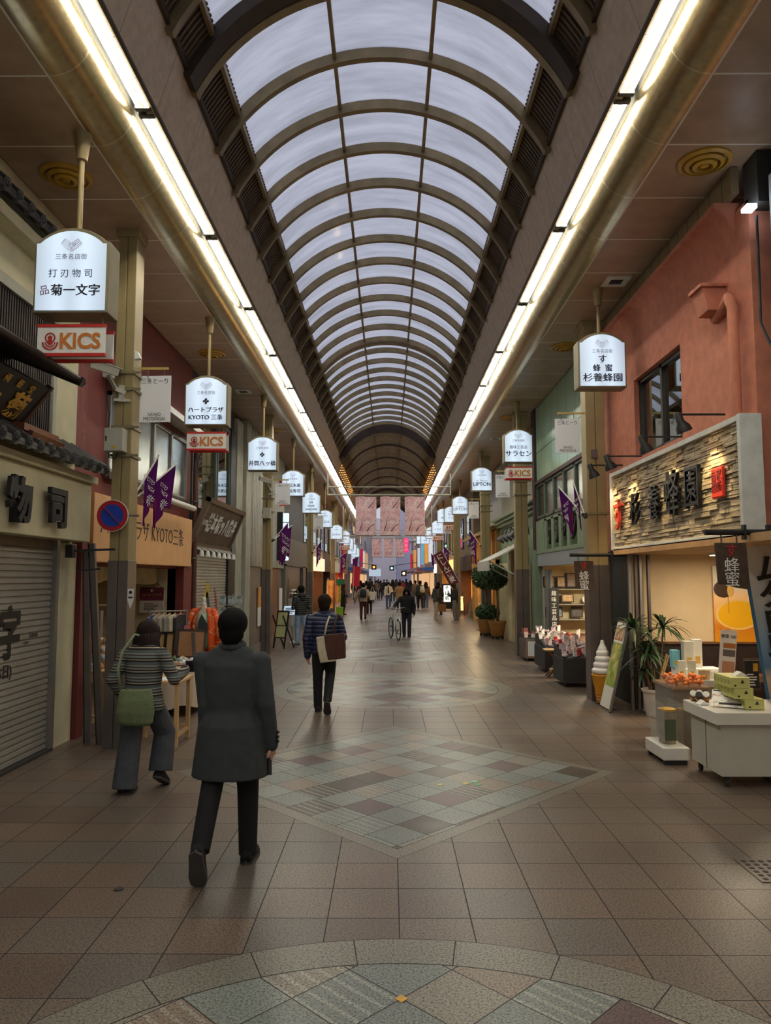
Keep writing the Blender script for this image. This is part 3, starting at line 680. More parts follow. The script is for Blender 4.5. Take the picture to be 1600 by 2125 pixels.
b = WB(t); b.box(3.64, 6.6, 11.18, 11.3, 0, .98); b.box(6.38, 6.5, 6.5, 11.2, 0, .98); b.build('wainscot', M_wain, t)
b = WB(t); b.box(3.6, 6.5, 11.14, 11.3, .96, .99); b.build('dado_rail', M_wood, t)
b = WB(t); b.box(3.4, 6.6, 6.0, 11.3, 2.28, 2.36); b.build('soffit', mat('soffit_tan', (190, 150, 104), .7), t)
b = WB(t); b.box(3.7, 6.5, 6.5, 11.2, .002, .012); b.box(3.66, 3.7, 6.5, 11.2, .002, .02); b.build('interior_floor', mat('alcove_floor', (128, 112, 98), .5), t)
b = WB(t); b.box(3.7, 6.5, 11.3, 12.5, 0, 2.36); b.build('side_pier', M_dark, t)
n = NT('batten_panel'); pp = n.pos(); fr = n.M('FRACT', n.M('DIVIDE', pp[1], .3)); s_ = n.M('LESS_THAN', fr, .05)
batten = n.fin(n.mix(s_, lin((128, 112, 84)), lin((52, 42, 32))), .55)
b = MB(); b.box(3.5, 3.58, 7.3, 12.4, 5.86, 6.14); struct(b.build('trim_13', batten))
b = MB(); b.box(3.62, 3.85, 7.0, 7.28, 5.62, 6.14); struct(b.build('trim_14', M_dark))
t = thing('shop_building', 'pale grey wall edge of the next shop at the right picture border', 'building', (3.75, 5, 0))
b = WB(t); b.box(3.7, 6.5, 6.7, 6.95, 2.4, 5.85); b.box(3.7, 6.5, Y0, 6.7, 2.4, 6.1); b.build('wall', mat('pale_grey_wall', (170, 174, 178), .7), t)
t = thing('rainwater_pipe', 'terracotta painted drain pipe with square hopper at the end of the stucco wall', 'pipe', (3.55, 7.6, 3))
b = WB(t); b.tube([(3.6, 8.0, 4.78), (3.56, 7.7, 4.8), (3.52, 7.5, 4.84), (3.52, 7.42, 4.7), (3.52, 7.42, 3.45)], .055, 12); b.build('pipe', M_stucco, t, smooth=50)
b = WB(t); b.prism([(3.36, 5.05), (3.62, 5.05), (3.62, 4.8), (3.42, 4.8)], 'y', 7.75, 8.02); b.box(3.33, 3.62, 7.72, 8.05, 5.05, 5.09); b.build('hopper', M_stucco, t, bevel=.006)
t = thing('exit_lamp', 'small lit white lamp high at the right picture border', 'light', (3.55, 7.05, 5.55)); b = MB(); b.box(-.05, .05, -.06, .06, 0, .04); b.build('lamp_body', emat('cold_lamp', (225, 240, 255), 6), t)
t = thing('hanging_cable', 'dark cable sagging down the pale wall at the right border', 'cable', (3.66, 7.0, 4)); b = WB(t); b.tube([(3.62, 7.05, 5.5), (3.62, 7.05, 4.9), (3.6, 7.02, 4.4), (3.62, 6.9, 4.15), (3.64, 6.7, 4.05)], .014, 6); b.build('cable', M_cable, t)

# ---- stone-faced sign board
n = NT('stacked_stone'); o, xyz = n.obj(); nz = n.noise(2.2, o, 2)
yy_ = n.M('ADD', xyz[1], n.M('MULTIPLY', nz, .12)); zz_ = n.M('ADD', xyz[2], n.M('MULTIPLY', n.noise(3.1, o, 3), .05))
br = n.new('ShaderNodeTexBrick'); br.inputs['Scale'].default_value = 1; br.inputs['Brick Width'].default_value = .24; br.inputs['Row Height'].default_value = .05; br.inputs['Mortar Size'].default_value = .004
br.offset = .37; br.squash = .6; br.squash_frequency = 3
br.inputs['Color1'].default_value = lin((206, 190, 158)); br.inputs['Color2'].default_value = lin((160, 144, 118)); br.inputs['Mortar'].default_value = lin((52, 44, 36))
n.t.links.new(n.comb(yy_, zz_), br.inputs['Vector'])
vo = n.new('ShaderNodeTexVoronoi'); vo.inputs['Scale'].default_value = 1; n.t.links.new(n.comb(n.M('MULTIPLY', yy_, 5.0), n.M('MULTIPLY', zz_, 19.0)), vo.inputs['Vector'])
sp = n.new('ShaderNodeSeparateColor'); n.t.links.new(vo.outputs['Color'], sp.inputs[0])
n.bump(n.M('ADD', n.M('MULTIPLY', sp.outputs[0], .8), n.M('ADD', n.M('MULTIPLY', br.outputs['Fac'], -.6), n.M('MULTIPLY', n.noise(40, o), .25))), .9, .03)
cc = n.mix(.45, br.outputs['Color'], n.ramp(sp.outputs[1], [(0, (128, 114, 94)), (.5, (190, 172, 142)), (1, (214, 198, 168))]))
M_stone = n.fin(cc, .85)
t = thing('shop_sign', 'large stone-faced sign board with iron characters and a red seal under spotlights', 'sign', (3.42, 9.25, 2.36))
b = WB(t); b.box(3.46, 3.6, 7.15, 11.35, 2.36, 3.5); b.build('backing', M_white, t)
b = WB(t)
for q in ((7.16, 11.34, 2.34, 2.39), (7.16, 11.34, 3.47, 3.53)): b.box(3.4, 3.618, *q)
for q in ((7.115, 7.18, 2.335, 3.535), (11.32, 11.385, 2.335, 3.535)): b.box(3.395, 3.615, *q)
b.build('frame', mat('white_planks', (214, 214, 206), .6), t, bevel=.006)
rr_ = random.Random(3); b = WB(t); z = 2.39
while z < 3.465:
    h = rr_.choice((.028, .036, .045, .055)); h = min(h, 3.47 - z); y = 7.18
    while y < 11.31:
        L = min(rr_.uniform(.08, .38), 11.32 - y); d = rr_.uniform(0, .035); e = rr_.uniform(-.004, .004)
        b.rings([[(3.47, y + .002, z + .001), (3.47, y + .002, z + h - .002), (3.47, y + L - .003, z + h - .002), (3.47, y + L - .003, z + .001)], [(3.455 - d, y + .004, z + .003 + e), (3.458 - d, y + .004, z + h - .004 + e), (3.455 - d, y + L - .005, z + h - .004 - e), (3.452 - d, y + L - .005, z + .003 - e)]]); y += L
    z += h
b.build('stone_facing', M_stone, t)
M_iron = mat('blackened_iron', (36, 38, 42), .35, .6, .2, 10); M_rust = mat('blue_steel', (110, 132, 160), .35, .7)
for ch, y, z, sz, m, nm in (('す', 10.95, 2.83, .52, cmat((226, 70, 40)), 'red_character'), ('杉', 10.2, 2.85, .46, M_iron, 'iron_character'), ('養', 9.45, 2.86, .46, M_iron, 'iron_character'), ('蜂', 8.85, 2.9, .6, M_iron, 'iron_character'), ('園', 8.25, 2.92, .52, M_iron, 'iron_character')):
    text(ch, sz, m, t, on(t) @ face((3.385, y, z), '-x'), .02, off=.002 if ch == 'す' else 0, sx=.85, name=nm)
b = WB(t); b.box(3.38, 3.42, 7.5, 7.76, 2.76, 3.08); s_ = b.build('red_seal', cmat((224, 58, 34)), t, bevel=.015)
text('自家\n養蜂', .12, cmat((120, 24, 16)), s_, on(t) @ face((3.377, 7.63, 2.93), '-x'), .002, off=.002, name='seal_writing')
def spot(p, aim, lb, en=24):
    t = thing('spotlight', lb, 'light', p); d = (Vector(aim) - Vector(p)).normalized()
    q = d.to_track_quat('-Z', 'Y').to_matrix().to_4x4()
    b = MB(q); b.lathe([(.028, .16), (.04, .15), (.042, .05), (.075, .0), (.085, -.06), (.078, -.06), (.066, -.01)], 18, caps=False); b.build('lamp_shade', M_black, t, smooth=50)
    b = MB(q); b.lathe([(.0, -.028), (.068, -.028), (.068, -.02), (.0, -.02)], 16); b.build('bulb', emat('warm_bulb', (255, 206, 130), 9), t)
    b = MB(); b.cyl(q @ Vector((0, 0, .14)), Vector((3.6 - p[0], 0, 0)) + q @ Vector((0, 0, .14)), .012, n=8); b.build('arm', M_black, t)
    l = bpy.data.lights.new('spot_beam', 'SPOT'); l.energy = en; l.color = (1, .72, .36); l.spot_size = math.radians(78); l.spot_blend = .6; l.shadow_soft_size = .03
    o = bpy.data.objects.new('light_source', l); C.objects.link(o); o.parent = t; o.matrix_local = q @ Matrix.Translation((0, 0, -.05)); return t
for y, z, lb in ((7.75, 3.47, 'black spotlight nearest the camera above the stone-faced board'), (8.9, 3.45, 'black spotlight below the window corner above the stone-faced board'), (10.35, 3.45, 'black spotlight second from the column above the stone-faced board'), (11.2, 3.45, 'black spotlight with its warm bulb showing, beside the tan column')):
    spot((3.1, y, z + .06), (3.42, y + .05, 2.75), lb)
# ---- poster and alcove things
n = NT('honey_print'); o, xyz = n.obj(); f = n.M('SUBTRACT', 1.0, n.M('DIVIDE', xyz[2], 1.12))
ex = n.M('DIVIDE', n.M('SUBTRACT', xyz[0], .05), .3); ez = n.M('DIVIDE', n.M('SUBTRACT', xyz[2], .4), .2); ov = n.M('ADD', n.M('MULTIPLY', ex, ex), n.M('MULTIPLY', ez, ez))
base = n.ramp(n.M('DIVIDE', xyz[2], 1.12), [(0, (226, 150, 20)), (.2, (214, 128, 24)), (.42, (238, 176, 96)), (.62, (246, 206, 150)), (.7, (232, 216, 196)), (1, (240, 232, 218))])
dish = n.mix(n.M('LESS_THAN', ov, 1.25), base, lin((236, 196, 120))); dish = n.mix(n.M('LESS_THAN', ov, 1.0), dish, lin((238, 178, 14)))
M_honey = n.fin(dish, .35)
t = thing('honey_poster', 'tall poster of golden honey on the beige wall behind the hanging wooden board', 'poster', (5.14, 11.19, .99))
b = MB(); b.box(-.31, .31, -.04, -.005, .0, 1.12); b.build('print', M_honey, t)
b = MB(); b.rings([[(x * r - .16, -.044, z + .72) for x, z in ((-.1, -.1), (.06, -.14), (.16, .0), (.12, .16), (-.06, .14), (-.16, .02))] for r in (1, 1.001)]); 
b = MB(); b.ball((-.16, -.045, .78), (.15, .006, .13), 16, 6); p_ = b.build('spoon_print', mat('spoon_brown', (66, 44, 30), .4), t)
b = MB(); b.ball((-.06, -.048, .76), (.055, .006, .1), 12, 6); b.build('spoon_print', cmat((226, 180, 96)), t)
b = MB(); b.box(-.1, -.085, -.046, -.042, .42, .68); b.build('drip_print', cmat((206, 150, 60)), t)
text('100% HONEY', .04, cmat((90, 60, 20)), t, Matrix.Translation((-.14, -.043, .05)) @ face((0, 0, 0)), .001)
shop_light(4.6, 9.8, 2.27, 62, (1, .84, .62), label='warm square lamp in the soffit above the white counter')
shop_light(5.6, 8.6, 2.27, 22, (1, .84, .62), label='warm square lamp in the soffit at the right border')
t = thing('bench', 'plain wooden bench against the dark wainscot behind the counter', 'bench', (5.3, 10.6, 0))
b = MB(); b.box(-.6, .9, -.15, .15, .5, .58); b.build('seat', M_wood, t)
for x in (-.5, .8):
    b = MB(); b.box(x - .04, x + .04, -.12, .12, 0, .5); b.build('leg', M_wood, t)
def hang_sign(x0, y, zp, xa, xb, z0, z1, lb, xw):
    t = thing('hanging_sign', lb, 'sign', ((xa + xb) / 2, y, z0))
    b = WB(t); b.cyl((x0, y, zp), (xw, y, zp), .028, n=10); b.build('rod', M_black, t, smooth=40)
    w_ = xb - xa
    for x in (xa + w_ * .22, xb - w_ * .28):
        b = WB(t); b.cyl((x, y, zp), (x, y, z1 - .01), .009, n=6); b.build('hanger', M_steel, t)
    b = WB(t); b.prism([(xa, z1), (xb, z1), (xb + .02, z0), (xa + w_ * .62, z0 + .02), (xa + w_ * .3, z0 + .05), (xa + .02, z0 + .05)], 'y', y - .018, y + .018); bd_ = b.build('board', mat('weathered_board', (74, 56, 42), .7, 0, .3, 9, .3, 30), t, bevel=.005)
    h = z1 - z0; c = (xa + xb) / 2
    for ch, k, sz, m in (('す', .82, .2, cmat((196, 40, 34))), ('蜂', .5, .23, M_paper), ('蜜', .2, .23, M_paper)):
        text(ch, sz * h / .68, m, t, on(t) @ face((c, y - .021, z0 + h * k)), .002, sx=1.0)
    for x in (xw - .25, xw - .02):
        b = WB(t); b.box(x - .012, x + .012, y - .03, y + .03, zp - .07, zp + .07); b.build('bracket', M_black, t)
hang_sign(2.98, 7.02, 2.37, 3.07, 3.36, 1.83, 2.27, 'weathered hanging wooden board in front of the honey poster', 3.6)
hang_sign(2.74, 11.3, 2.28, 2.8, 3.09, 1.72, 2.19, 'weathered hanging wooden board on the street side of the tan column', 3.62)
# aluminium folding door stack
t = thing('folding_door', 'stack of folded aluminium door frames behind the potted plant', 'door', (3.6, 11.15, 0))
for i, (x, y) in enumerate(((3.58, 11.15), (3.66, 11.1), (3.74, 11.14), (3.84, 11.08))):
    b = WB(t); b.box(x - .02, x + .02, y - .04, y + .02, 0, 2.28); b.build('panel', M_alu if i % 2 == 0 else M_clad, t, bevel=.004)
# ---- green shop with goods carts
t = thing('shop_building', 'mint green panelled shop front with slatted balcony and goods carts below', 'building', (WR, 15.5, 0))
n = NT('mint_seams'); pp = n.pos(); fr = n.M('FRACT', n.M('DIVIDE', pp[1], .72)); s_ = n.M('LESS_THAN', fr, .03)
s2_ = n.M('LESS_THAN', n.M('ABSOLUTE', n.M('SUBTRACT', pp[2], 5.0)), .015); s_ = n.M('MAXIMUM', s_, s2_)
M_mints = n.fin(n.mix(s_, lin((158, 190, 160)), lin((70, 84, 72))), .28, .15)
b = WB(t); b.box(3.66, 6, 12.5, 18.3, 4.26, 6.14); b.build('wall', M_mints, t)
b = WB(t); b.box(3.6, 6, 18.3, 18.6, 0, 6.1); b.box(3.66, 6, 12.5, 18.3, 3.28, 3.36); b.box(3.6, 3.72, 12.5, 18.3, 4.2, 4.28); b.build('dark_frame', mat('brown_frame', (74, 50, 44), .5), t)
for i in range(6):
    y0 = 12.6 + i * .95; b = WB(t)
    for q in ((y0, y0 + .06, 3.36, 4.2), (y0 + .89, y0 + .95, 3.36, 4.2), (y0, y0 + .95, 3.36, 3.42), (y0, y0 + .95, 4.14, 4.2)): b.box(3.64, 3.72, *q)
    f = b.build('window', mat('green_grey_frame', (86, 98, 86), .5), t); b = WB(t); b.box(3.68, 3.69, y0 + .05, y0 + .9, 3.4, 4.16); b.build('pane', M_frost, f)
b = WB(t); b.box(4.3, 4.35, 12.5, 18.3, 3.3, 4.26); b.build('window_backing', mat('dim_blind', (120, 136, 132), .8), t)
b = WB(t); b.box(3.9, 6, 12.5, 18.6, 2.5, 3.3); b.box(3.62, 3.9, 12.5, 14.3, 2.56, 3.3); b.box(3.62, 3.9, 17.4, 18.6, 2.56, 3.3); b.box(3.6, 3.9, 14.3, 17.4, 3.24, 3.3); b.box(3.58, 3.9, 12.5, 18.6, 2.5, 2.58)
for i in range(4):
    y = 14.95 + i * .72; b.box(3.6, 3.88, y - .12, y + .12, 2.56, 3.28)
b.build('slatted_balcony', M_green, t)
for ch, y in zip('サラセン', (16.75, 16.03, 15.31, 14.57)): text(ch, .58, M_black, t, on(t) @ face((3.63, y, 2.9), '-x'), .03, off=.012, sx=.75, name='balcony_character')
b = WB(t); b.box(3.6, 3.8, 12.5, 18.4, 2.2, 2.54); b.build('shop_fascia', M_greyp, t)
b = WB(t); b.box(3.7, 5.6, 17.81, 18.28, 0, 2.2); b.build('rear_partition', M_dark, t)
room(t, 3.66, 5.6, 12.55, 17.75, 2.2, mat('shop_beige', (206, 188, 150), .8))
b = WB(t); b.box(3.55, 3.75, 18.1, 18.6, 0, 2.6); b.build('green_pier', M_green, t)
for z in (.95, 1.3, 1.65):
    b = WB(t); b.box(3.75, 5.55, 17.35, 17.72, z, z + .02); b.build('shelf', M_glass if 0 else mat('shelf_grey', (150, 150, 140), .3), t)
shop_light(4.6, 15.6, 2.17, 150, (1, .86, .62), label='square ceiling light inside the mint green shop')
t = thing('curtain', 'grey folding curtain gathered at the mint green shop entrance', 'curtain', (3.72, 17.7, 0))
b = WB(t); b.grid(lambda u, v: (3.72 + .05 * math.sin(u * 34), 17.25 + .8 * u, .06 + 2.05 * v), 60, 2); b.build('fabric', mat('grey_curtain', (132, 132, 130), .7), t, solid=.01)
t = thing('vertical_board', 'narrow black upright board with white writing by the grey curtain', 'sign', (3.75, 17.05, .75)); b = MB(); b.box(-.11, .11, -.015, .015, 0, .95); b.build('board', M_black, t)
for i, ch in enumerate('趣味工芸品店'): text(ch, .12, M_paper, t, face((0, -.018, .82 - i * .14)), .001)
# ---- green cornice building with awning, ochre timber shop, rows beyond
XR = 3.9
t = thing('shop_building', 'sage green shop front with moulded cornice, black lamps and white awning', 'building', (XR, 22, 0))
b = WB(t); b.box(3.85, 6, 18.6, 26, 2.3, 3.75); b.build('wall', M_green, t)
b = WB(t); b.box(3.95, 6, 18.6, 26, 3.75, 6.1); b.build('upper_wall', mat('stone_cladding', (150, 142, 124), .8, 0, .2, 14, .4, 30), t)
b = WB(t)
for z, d in ((3.62, .12), (3.72, .2), (3.82, .28)): b.box(3.85 - d, 4, 18.6, 25.98, z, z + .07)
b.build('cornice', M_green, t, bevel=.01)
b = WB(t); b.box(3.85, 5, 18.65, 20.3, 0, 2.3); b.build('dark_entry', M_dark, t)
b = WB(t); b.box(3.78, 5, 20.3, 22.6, 0, 2.3); b.box(3.7, 5, 22.6, 23.3, 0, 2.9); b.box(3.8, 5, 23.3, 26, 0, 2.4); b.build('cream_wall', mat('cream_yellow', (214, 200, 158), .7), t)
b = WB(t); b.box(3.8, 3.9, 19.0, 19.3, 2.8, 3.3); b.build('vent', M_black, t)
t = thing('awning', 'small white sloping awning on struts over the potted trees', 'awning', (3.8, 21.9, 2.2))
b = WB(t); b.prism([(3.85, 2.95), (2.75, 2.4), (2.75, 2.37), (3.85, 2.9)], 'y', 20.6, 23.2); b.build('canopy', mat('awning_white', (216, 212, 200), .7), t)
b = WB(t); b.box(2.74, 2.77, 20.6, 23.2, 2.12, 2.4); b.build('valance', mat('awning_white', (216, 212, 200), .7), t)
for y in (20.8, 23.0):
    b = WB(t); b.cyl((2.8, y, 2.38), (3.8, y, 1.85), .018, n=6); b.build('strut', M_white, t)
for i in range(4):
    y = 20.4 + i * .75; t = thing('gooseneck_lamp', 'black gooseneck lamp in the row above the white awning', 'light', (3.5, y, 3.0), 0, 'black gooseneck lamps above the awning')
    b = MB(); b.tube([(.35, 0, .1), (.3, 0, .38), (.12, 0, .48), (-.02, 0, .36), (-.06, 0, .2)], .018, 6); b.build('arm', M_black, t, smooth=60)
    b = MB(Matrix.Translation((-.08, 0, .1)) @ Euler((0, .5, 0)).to_matrix().to_4x4()); b.lathe([(.04, .12), (.08, .08), (.14, -.1), (.13, -.1)], 14); b.build('lamp_shade', M_black, t, smooth=50)
t = thing('shop_building', 'ochre timber shop front with small tiled roof and warm wall lamps', 'building', (XR, 29.5, 0))
b = WB(t); b.box(3.75, 6, 26, 33.5, 0, .5); b.box(3.9, 6, 26, 33.5, .5, 3.6); b.build('wall', mat('ochre_wall', (206, 160, 92), .7), t)
b = WB(t)
for i in range(9): b.box(3.72, 3.92, 26 + i * .92, 26.2 + i * .92, .4, 3.6)
b.box(3.7, 3.92, 26, 33.5, 2.3, 2.55); b.build('timber_posts', M_ocher, t)
b = WB(t); b.prism([(4.2, 4.0), (3.3, 3.6), (3.3, 3.5), (4.2, 3.85)], 'y', 26.05, 33.4); b.build('roof', mat('bark_roof', (170, 140, 90), .7), t)
b = WB(t); b.box(4.1, 6, 26, 33.5, 3.6, 6.1); b.build('upper_wall', mat('metal_grey', (140, 140, 134), .5), t)
for y in (27.2, 29.0, 30.9):
    l = thing('wall_lamp', 'warm glowing cylinder lamp on the ochre timber front', 'light', (3.66, y, 1.75), 0, 'glowing wall lamps on the timber front'); b = MB(); b.cyl((0, 0, 0), (0, 0, .5), .07); b.build('lamp_shade', emat('paper_lamp', (255, 214, 150), 1.6), l)
    b = MB(); b.box(-.03, .08, -.09, .09, -.03, 0); b.build('bracket', M_dkwood, l)
    L = bpy.data.lights.new('glow', 'POINT'); L.energy = 12; L.color = (1, .75, .4); L.shadow_soft_size = .1; q = bpy.data.objects.new('light_source', L); C.objects.link(q); q.parent = l; q.location = (-.2, 0, .25)
front('shop_building', 'brown shop front glowing orange beyond the ochre timber shop', 1, 33.5, 40, mat('far_brown', (120, 104, 84), .7), mat('low_brown', (110, 84, 60), .6), cmat((60, 40, 36)), (255, 150, 60), xw=3.8)
front('shop_building', 'yellow lit wooden shop front behind the maroon slanted banner', 1, 40, 48, mat('far_tan', (176, 150, 110), .7), M_ocher, emat('lit_amber', (255, 196, 110), .8), (255, 196, 110), xw=3.8)
front('shop_building', 'cream shop front with warm string lights on the right', 1, 48, 55, mat('far_beige', (190, 176, 150), .7), M_ocher, M_white, (255, 206, 140), xw=3.8)
front('shop_building', 'last shop front under the right arcade roof', 1, 55, 62, mat('far_mauve', (150, 140, 146), .7), M_dark, emat('lit_white', (240, 236, 226), .6), (255, 220, 170), xw=3.8)
# near side walls behind the camera
for s in (-1, 1):
    b = MB(); b.box(min(s * 3.9, s * 6), max(s * 3.9, s * 6), Y0, 3.4 if s < 0 else 6.7, 0, 2.3 if s > 0 else .01); 
    if s > 0: struct(b.build('wall_right', M_beige))

# ================================================================ ARCADE FIXTURES
def pillar(x0, x1, y0, y1, lb, ztop=CEIL):
    t = thing('pillar', lb, 'pillar', ((x0 + x1) / 2, (y0 + y1) / 2, 0))
    b = WB(t); xm = (x0 + x1) / 2; d = .006
    # shaft with a shadow groove on each face
    for q in ((x0, xm - d, y0, y1), (xm + d, x1, y0, y1)): b.box(*q, 2.1, ztop)
    b.box(xm - d, xm + d, y0 + .012, y1 - .012, 2.1, ztop); b.build('shaft', M_tan, t, bevel=.006)
    b = WB(t); e = .008
    for q in ((x0 - e, xm - d, y0 - e, y1 + e), (xm + d, x1 + e, y0 - e, y1 + e)): b.box(*q, 0, 2.14)
    b.box(xm - d, xm + d, y0 + .006, y1 - .006, 0, 2.14); b.build('base_cladding', M_clad, t, bevel=.005)
    b = WB(t); b.box(x0 - .03, x1 + .03, y0 - .03, y1 + .03, ztop - .1, ztop); b.build('capital', M_tan, t, bevel=.01)
    return t
def bands(t, zs):
    x0, x1 = t['x'][0], t['x'][1]; y0, y1 = t['y'][0], t['y'][1]
    for z in zs:
        b = WB(t); b.box(x0 - .02, x1 + .02, y0 - .02, y1 + .02, z, z + .035)
        for x in (x0 - .05, x1 + .05): b.box(x - .03, x + .03, y0 - .012, y0 + .01, z + .008, z + .028)
        b.build('clamp_band', M_bronze, t)
PL = [(8.65, 'tan steel column carrying the no-parking disc beside the cream shop'), (19.07, 'second tan column on the left, with camera and meter box, before ribbed metal wall'), (29.5, 'third tan column on the left beside the black shop front'), (41.5, 'fourth tan column on the left behind the yellow banner'), (54, 'farthest tan column on the left near the crimson banner')]
PR = [(11.9, 'tan column on the right between stone-faced board and mint green shop'), (18.7, 'tan column with dark base by the goods carts and white awning'), (25.7, 'tan column behind the ball-shaped potted trees'), (36.8, 'tan column wrapped in string lights behind the maroon slanted banner'), (49.8, 'farthest tan column on the right')]
pl = []; pr = []
for y, lb in PL: pl.append(pillar(-3.27, -3.05, y, y + .28, lb))
for y, lb in PR: pr.append(pillar(3.19, 3.5, y, y + .3, lb))
def tband(t, x0, x1, y0, y1, zs):
    for z in zs:
        b = WB(t); b.box(x0 - .02, x1 + .02, y0 - .02, y1 + .02, z, z + .035); b.box(x1 + .02, x1 + .09, y0 - .01, y0 + .01, z + .005, z + .03); b.build('clamp_band', M_bronze, t)
tband(pl[0], -3.27, -3.05, 8.65, 8.93, (3.36, 3.7, 4.16, 4.36)); tband(pl[1], -3.27, -3.05, 19.07, 19.35, (3.6, 3.95, 4.6, 4.8)); tband(pr[1], 3.19, 3.5, 18.7, 19.0, (4.0, 4.35)); tband(pr[2], 3.19, 3.5, 25.7, 26.0, (4.2, 4.4, 4.8, 5.0)); tband(pr[0], 3.19, 3.5, 11.9, 12.2, (2.95,))
b = WB(pr[0]); b.box(3.27, 3.36, 11.86, 11.9, 3.86, 4.0); b.build('junction_box', M_clad, pr[0], bevel=.005)

# ---- arched lit shop signs hanging from the ceiling
M_signface = None
def sign_face_mat():
    n = NT('lit_sign_face'); o, xyz = n.obj()
    c = n.mix(n.M('LESS_THAN', n.M('ABSOLUTE', n.M('SUBTRACT', n.M('ABSOLUTE', xyz[0]), .14)), .5), lin((190, 218, 250)), lin((212, 232, 255)))
    tube = n.M('SUBTRACT', 1.0, n.M('MINIMUM', 1.0, n.M('DIVIDE', n.M('ABSOLUTE', n.M('SUBTRACT', n.M('ABSOLUTE', xyz[0]), .13)), .2)))   # two lamps glow behind the acrylic
    st = n.M('ADD', .5, n.M('MULTIPLY', tube, .45))
    return n.fin(lin((200, 215, 230)), .4, 0, c, n.M('MULTIPLY', st, SIGN_STRENGTH))
M_signface = sign_face_mat()
def arch(w, h, rise, n=12):
    p = [(-w / 2, 0), (w / 2, 0), (w / 2, h), (w / 2 - .03, h)]
    hw = w / 2 - .03; R = (hw * hw + rise * rise) / (2 * rise); a0 = math.asin(hw / R)
    p += [(R * math.sin(a0 - 2 * a0 * i / n), h + rise - R + R * math.cos(a0 - 2 * a0 * i / n)) for i in range(1, n)]
    return p + [(-hw, h), (-w / 2, h)]
def emblem(t, z, k=1.0):
    m = cmat((132, 36, 62)); b = MB()
    for s in (-1, 1):
        for i in range(5):
            f = i / 4; p = Vector((s * (.095 - .034 * f), 0, z + .008 + .046 * f)); q = p + Vector((-s * (.05 + .012 * f), 0, -.044))
            b.bar(p, q, .0015, .0055, (0, 1, 0))
        b.bar((s * .095, 0, z + .008), (s * .061, 0, z + .054), .0015, .006, (0, 1, 0)); b.bar((s * .045, 0, z - .036), (0, 0, z - .066), .0015, .006, (0, 1, 0))
    for i in range(5):
        x = -.028 + .014 * i; b.bar((x + .008, 0, z + .012), (x * .8 - .004, 0, z - .056 + abs(x) * .5), .0015, .0055, (0, 1, 0))
    o = b.build('emblem', m, t); o.location.y = -.149; return o
def sign(x, y, zb, lines, lb, kics=None, w=.64, h=.66):
    t = thing('lit_sign', lb, 'sign', (x, y, zb), 0)
    d = .14
    b = MB(); b.prism(arch(w + .05, h + .02, .13), 'y', -d + .01, d - .01); o = b.build('housing', M_bronze, t, bevel=.008)
    b = MB()
    for yy in (-1, 1): 
        P = [(p[0], p[1] + .02) for p in arch(w, h - .03, .12)]; b.prism(P, 'y', yy * d - .008, yy * d + .002)
    b.build('face_panel', M_signface, t)
    b = MB(); b.cyl((0, 0, h + .12), (0, 0, CEIL - zb - .2), .026, n=10); b.build('pole', M_tan, t, smooth=40)
    b = MB(); b.lathe([(.035, CEIL - zb - .27), (.05, CEIL - zb - .26), (.075, CEIL - zb - .04), (.085, CEIL - zb)], 14); b.build('ceiling_mount', M_tan, t, smooth=40)
    emblem(t, .64)
    text('三条名店街', .058, cmat((110, 100, 110)), t, face((0, -d - .012, .52)), .0006, sp=1.05)
    for s_, z, sz, sx in lines:
        x_ = .05 if s_ == '菊一文字' else 0
        for e in ((0,) if sz < .09 or y > 30 else (-.0035, .0035)): text(s_, sz, M_ink, t, face((x_ + e, -d - .012 - e * .05, z + e * .4)), .0006, sx=sx)
        if x_: text('品', .095, cmat((120, 40, 70)), t, face((-.235, -d - .012, z)) @ Matrix.Rotation(.2, 4, 'Z'), .0006)
    if kics:
        k = thing('advert_board', kics, 'sign', (x + .01, y, zb - .42))
        for s in (-1, 1):
            b = MB(); b.box(-.31, .31, s * .1 - .012, s * .1 + .012, .04, .3); p = b.build('panel', M_paper, k)
            b = MB(); b.box(-.315, .315, s * .1 - .016, s * .1 + .016, .29, .32); b.build('red_edge', M_red, k); b = MB(); b.box(-.315, .315, s * .1 - .016, s * .1 + .016, .02, .05); b.build('red_edge', M_red, k)
        b = MB()
        for xx in (-.24, .24): b.cyl((xx, 0, .3), (xx, 0, .43), .008, n=6); b.bar((xx, -.1, .31), (xx, .1, .31), .012)
        b.build('hanger', M_steel, k)
        text('KICS', .2, cmat((206, 122, 46)), k, face((.08, -.116, .155)), .001, off=.006, sx=.92)
        b = MB()
        for r0, r1 in ((.075, .06), (.05, .037), (.027, .0)):
            N = 16; a0 = PI if r1 else 0; a1 = 2 * PI
            for i in range(N):
                p = a0 + (a1 - a0) * i / N; q = a0 + (a1 - a0) * (i + 1) / N
                b.add([(-.19 + r0 * math.cos(p), -.1165, .15 + r0 * math.sin(p)), (-.19 + r0 * math.cos(q), -.1165, .15 + r0 * math.sin(q)), (-.19 + r1 * math.cos(q), -.1165, .15 + r1 * math.sin(q)), (-.19 + r1 * math.cos(p), -.1165, .15 + r1 * math.sin(p))], [(0, 1, 2, 3)])
        for i in range(16):
            p = 2 * PI * i / 16; q = 2 * PI * (i + 1) / 16
            for r0, r1 in ((.05, .036), (.022, 0)): b.add([(-.19 + r * math.cos(a), -.117, .19 + r * math.sin(a)) for r, a in ((r0, p), (r0, q), (r1, q), (r1, p))], [(0, 1, 2, 3)])
        b.build('ring_logo', cmat((176, 46, 40)), k)
    return t
LX = -2.92
sign(LX, 6.72, atY(155, 650, 6.6).z, [('打 刃 物 司', .36, .085, 1), ('菊一文字', .2, .115, 1)], 'nearest left arched lit sign for a knife shop with four bold characters', 'white advert board hanging below the nearest left lit sign')
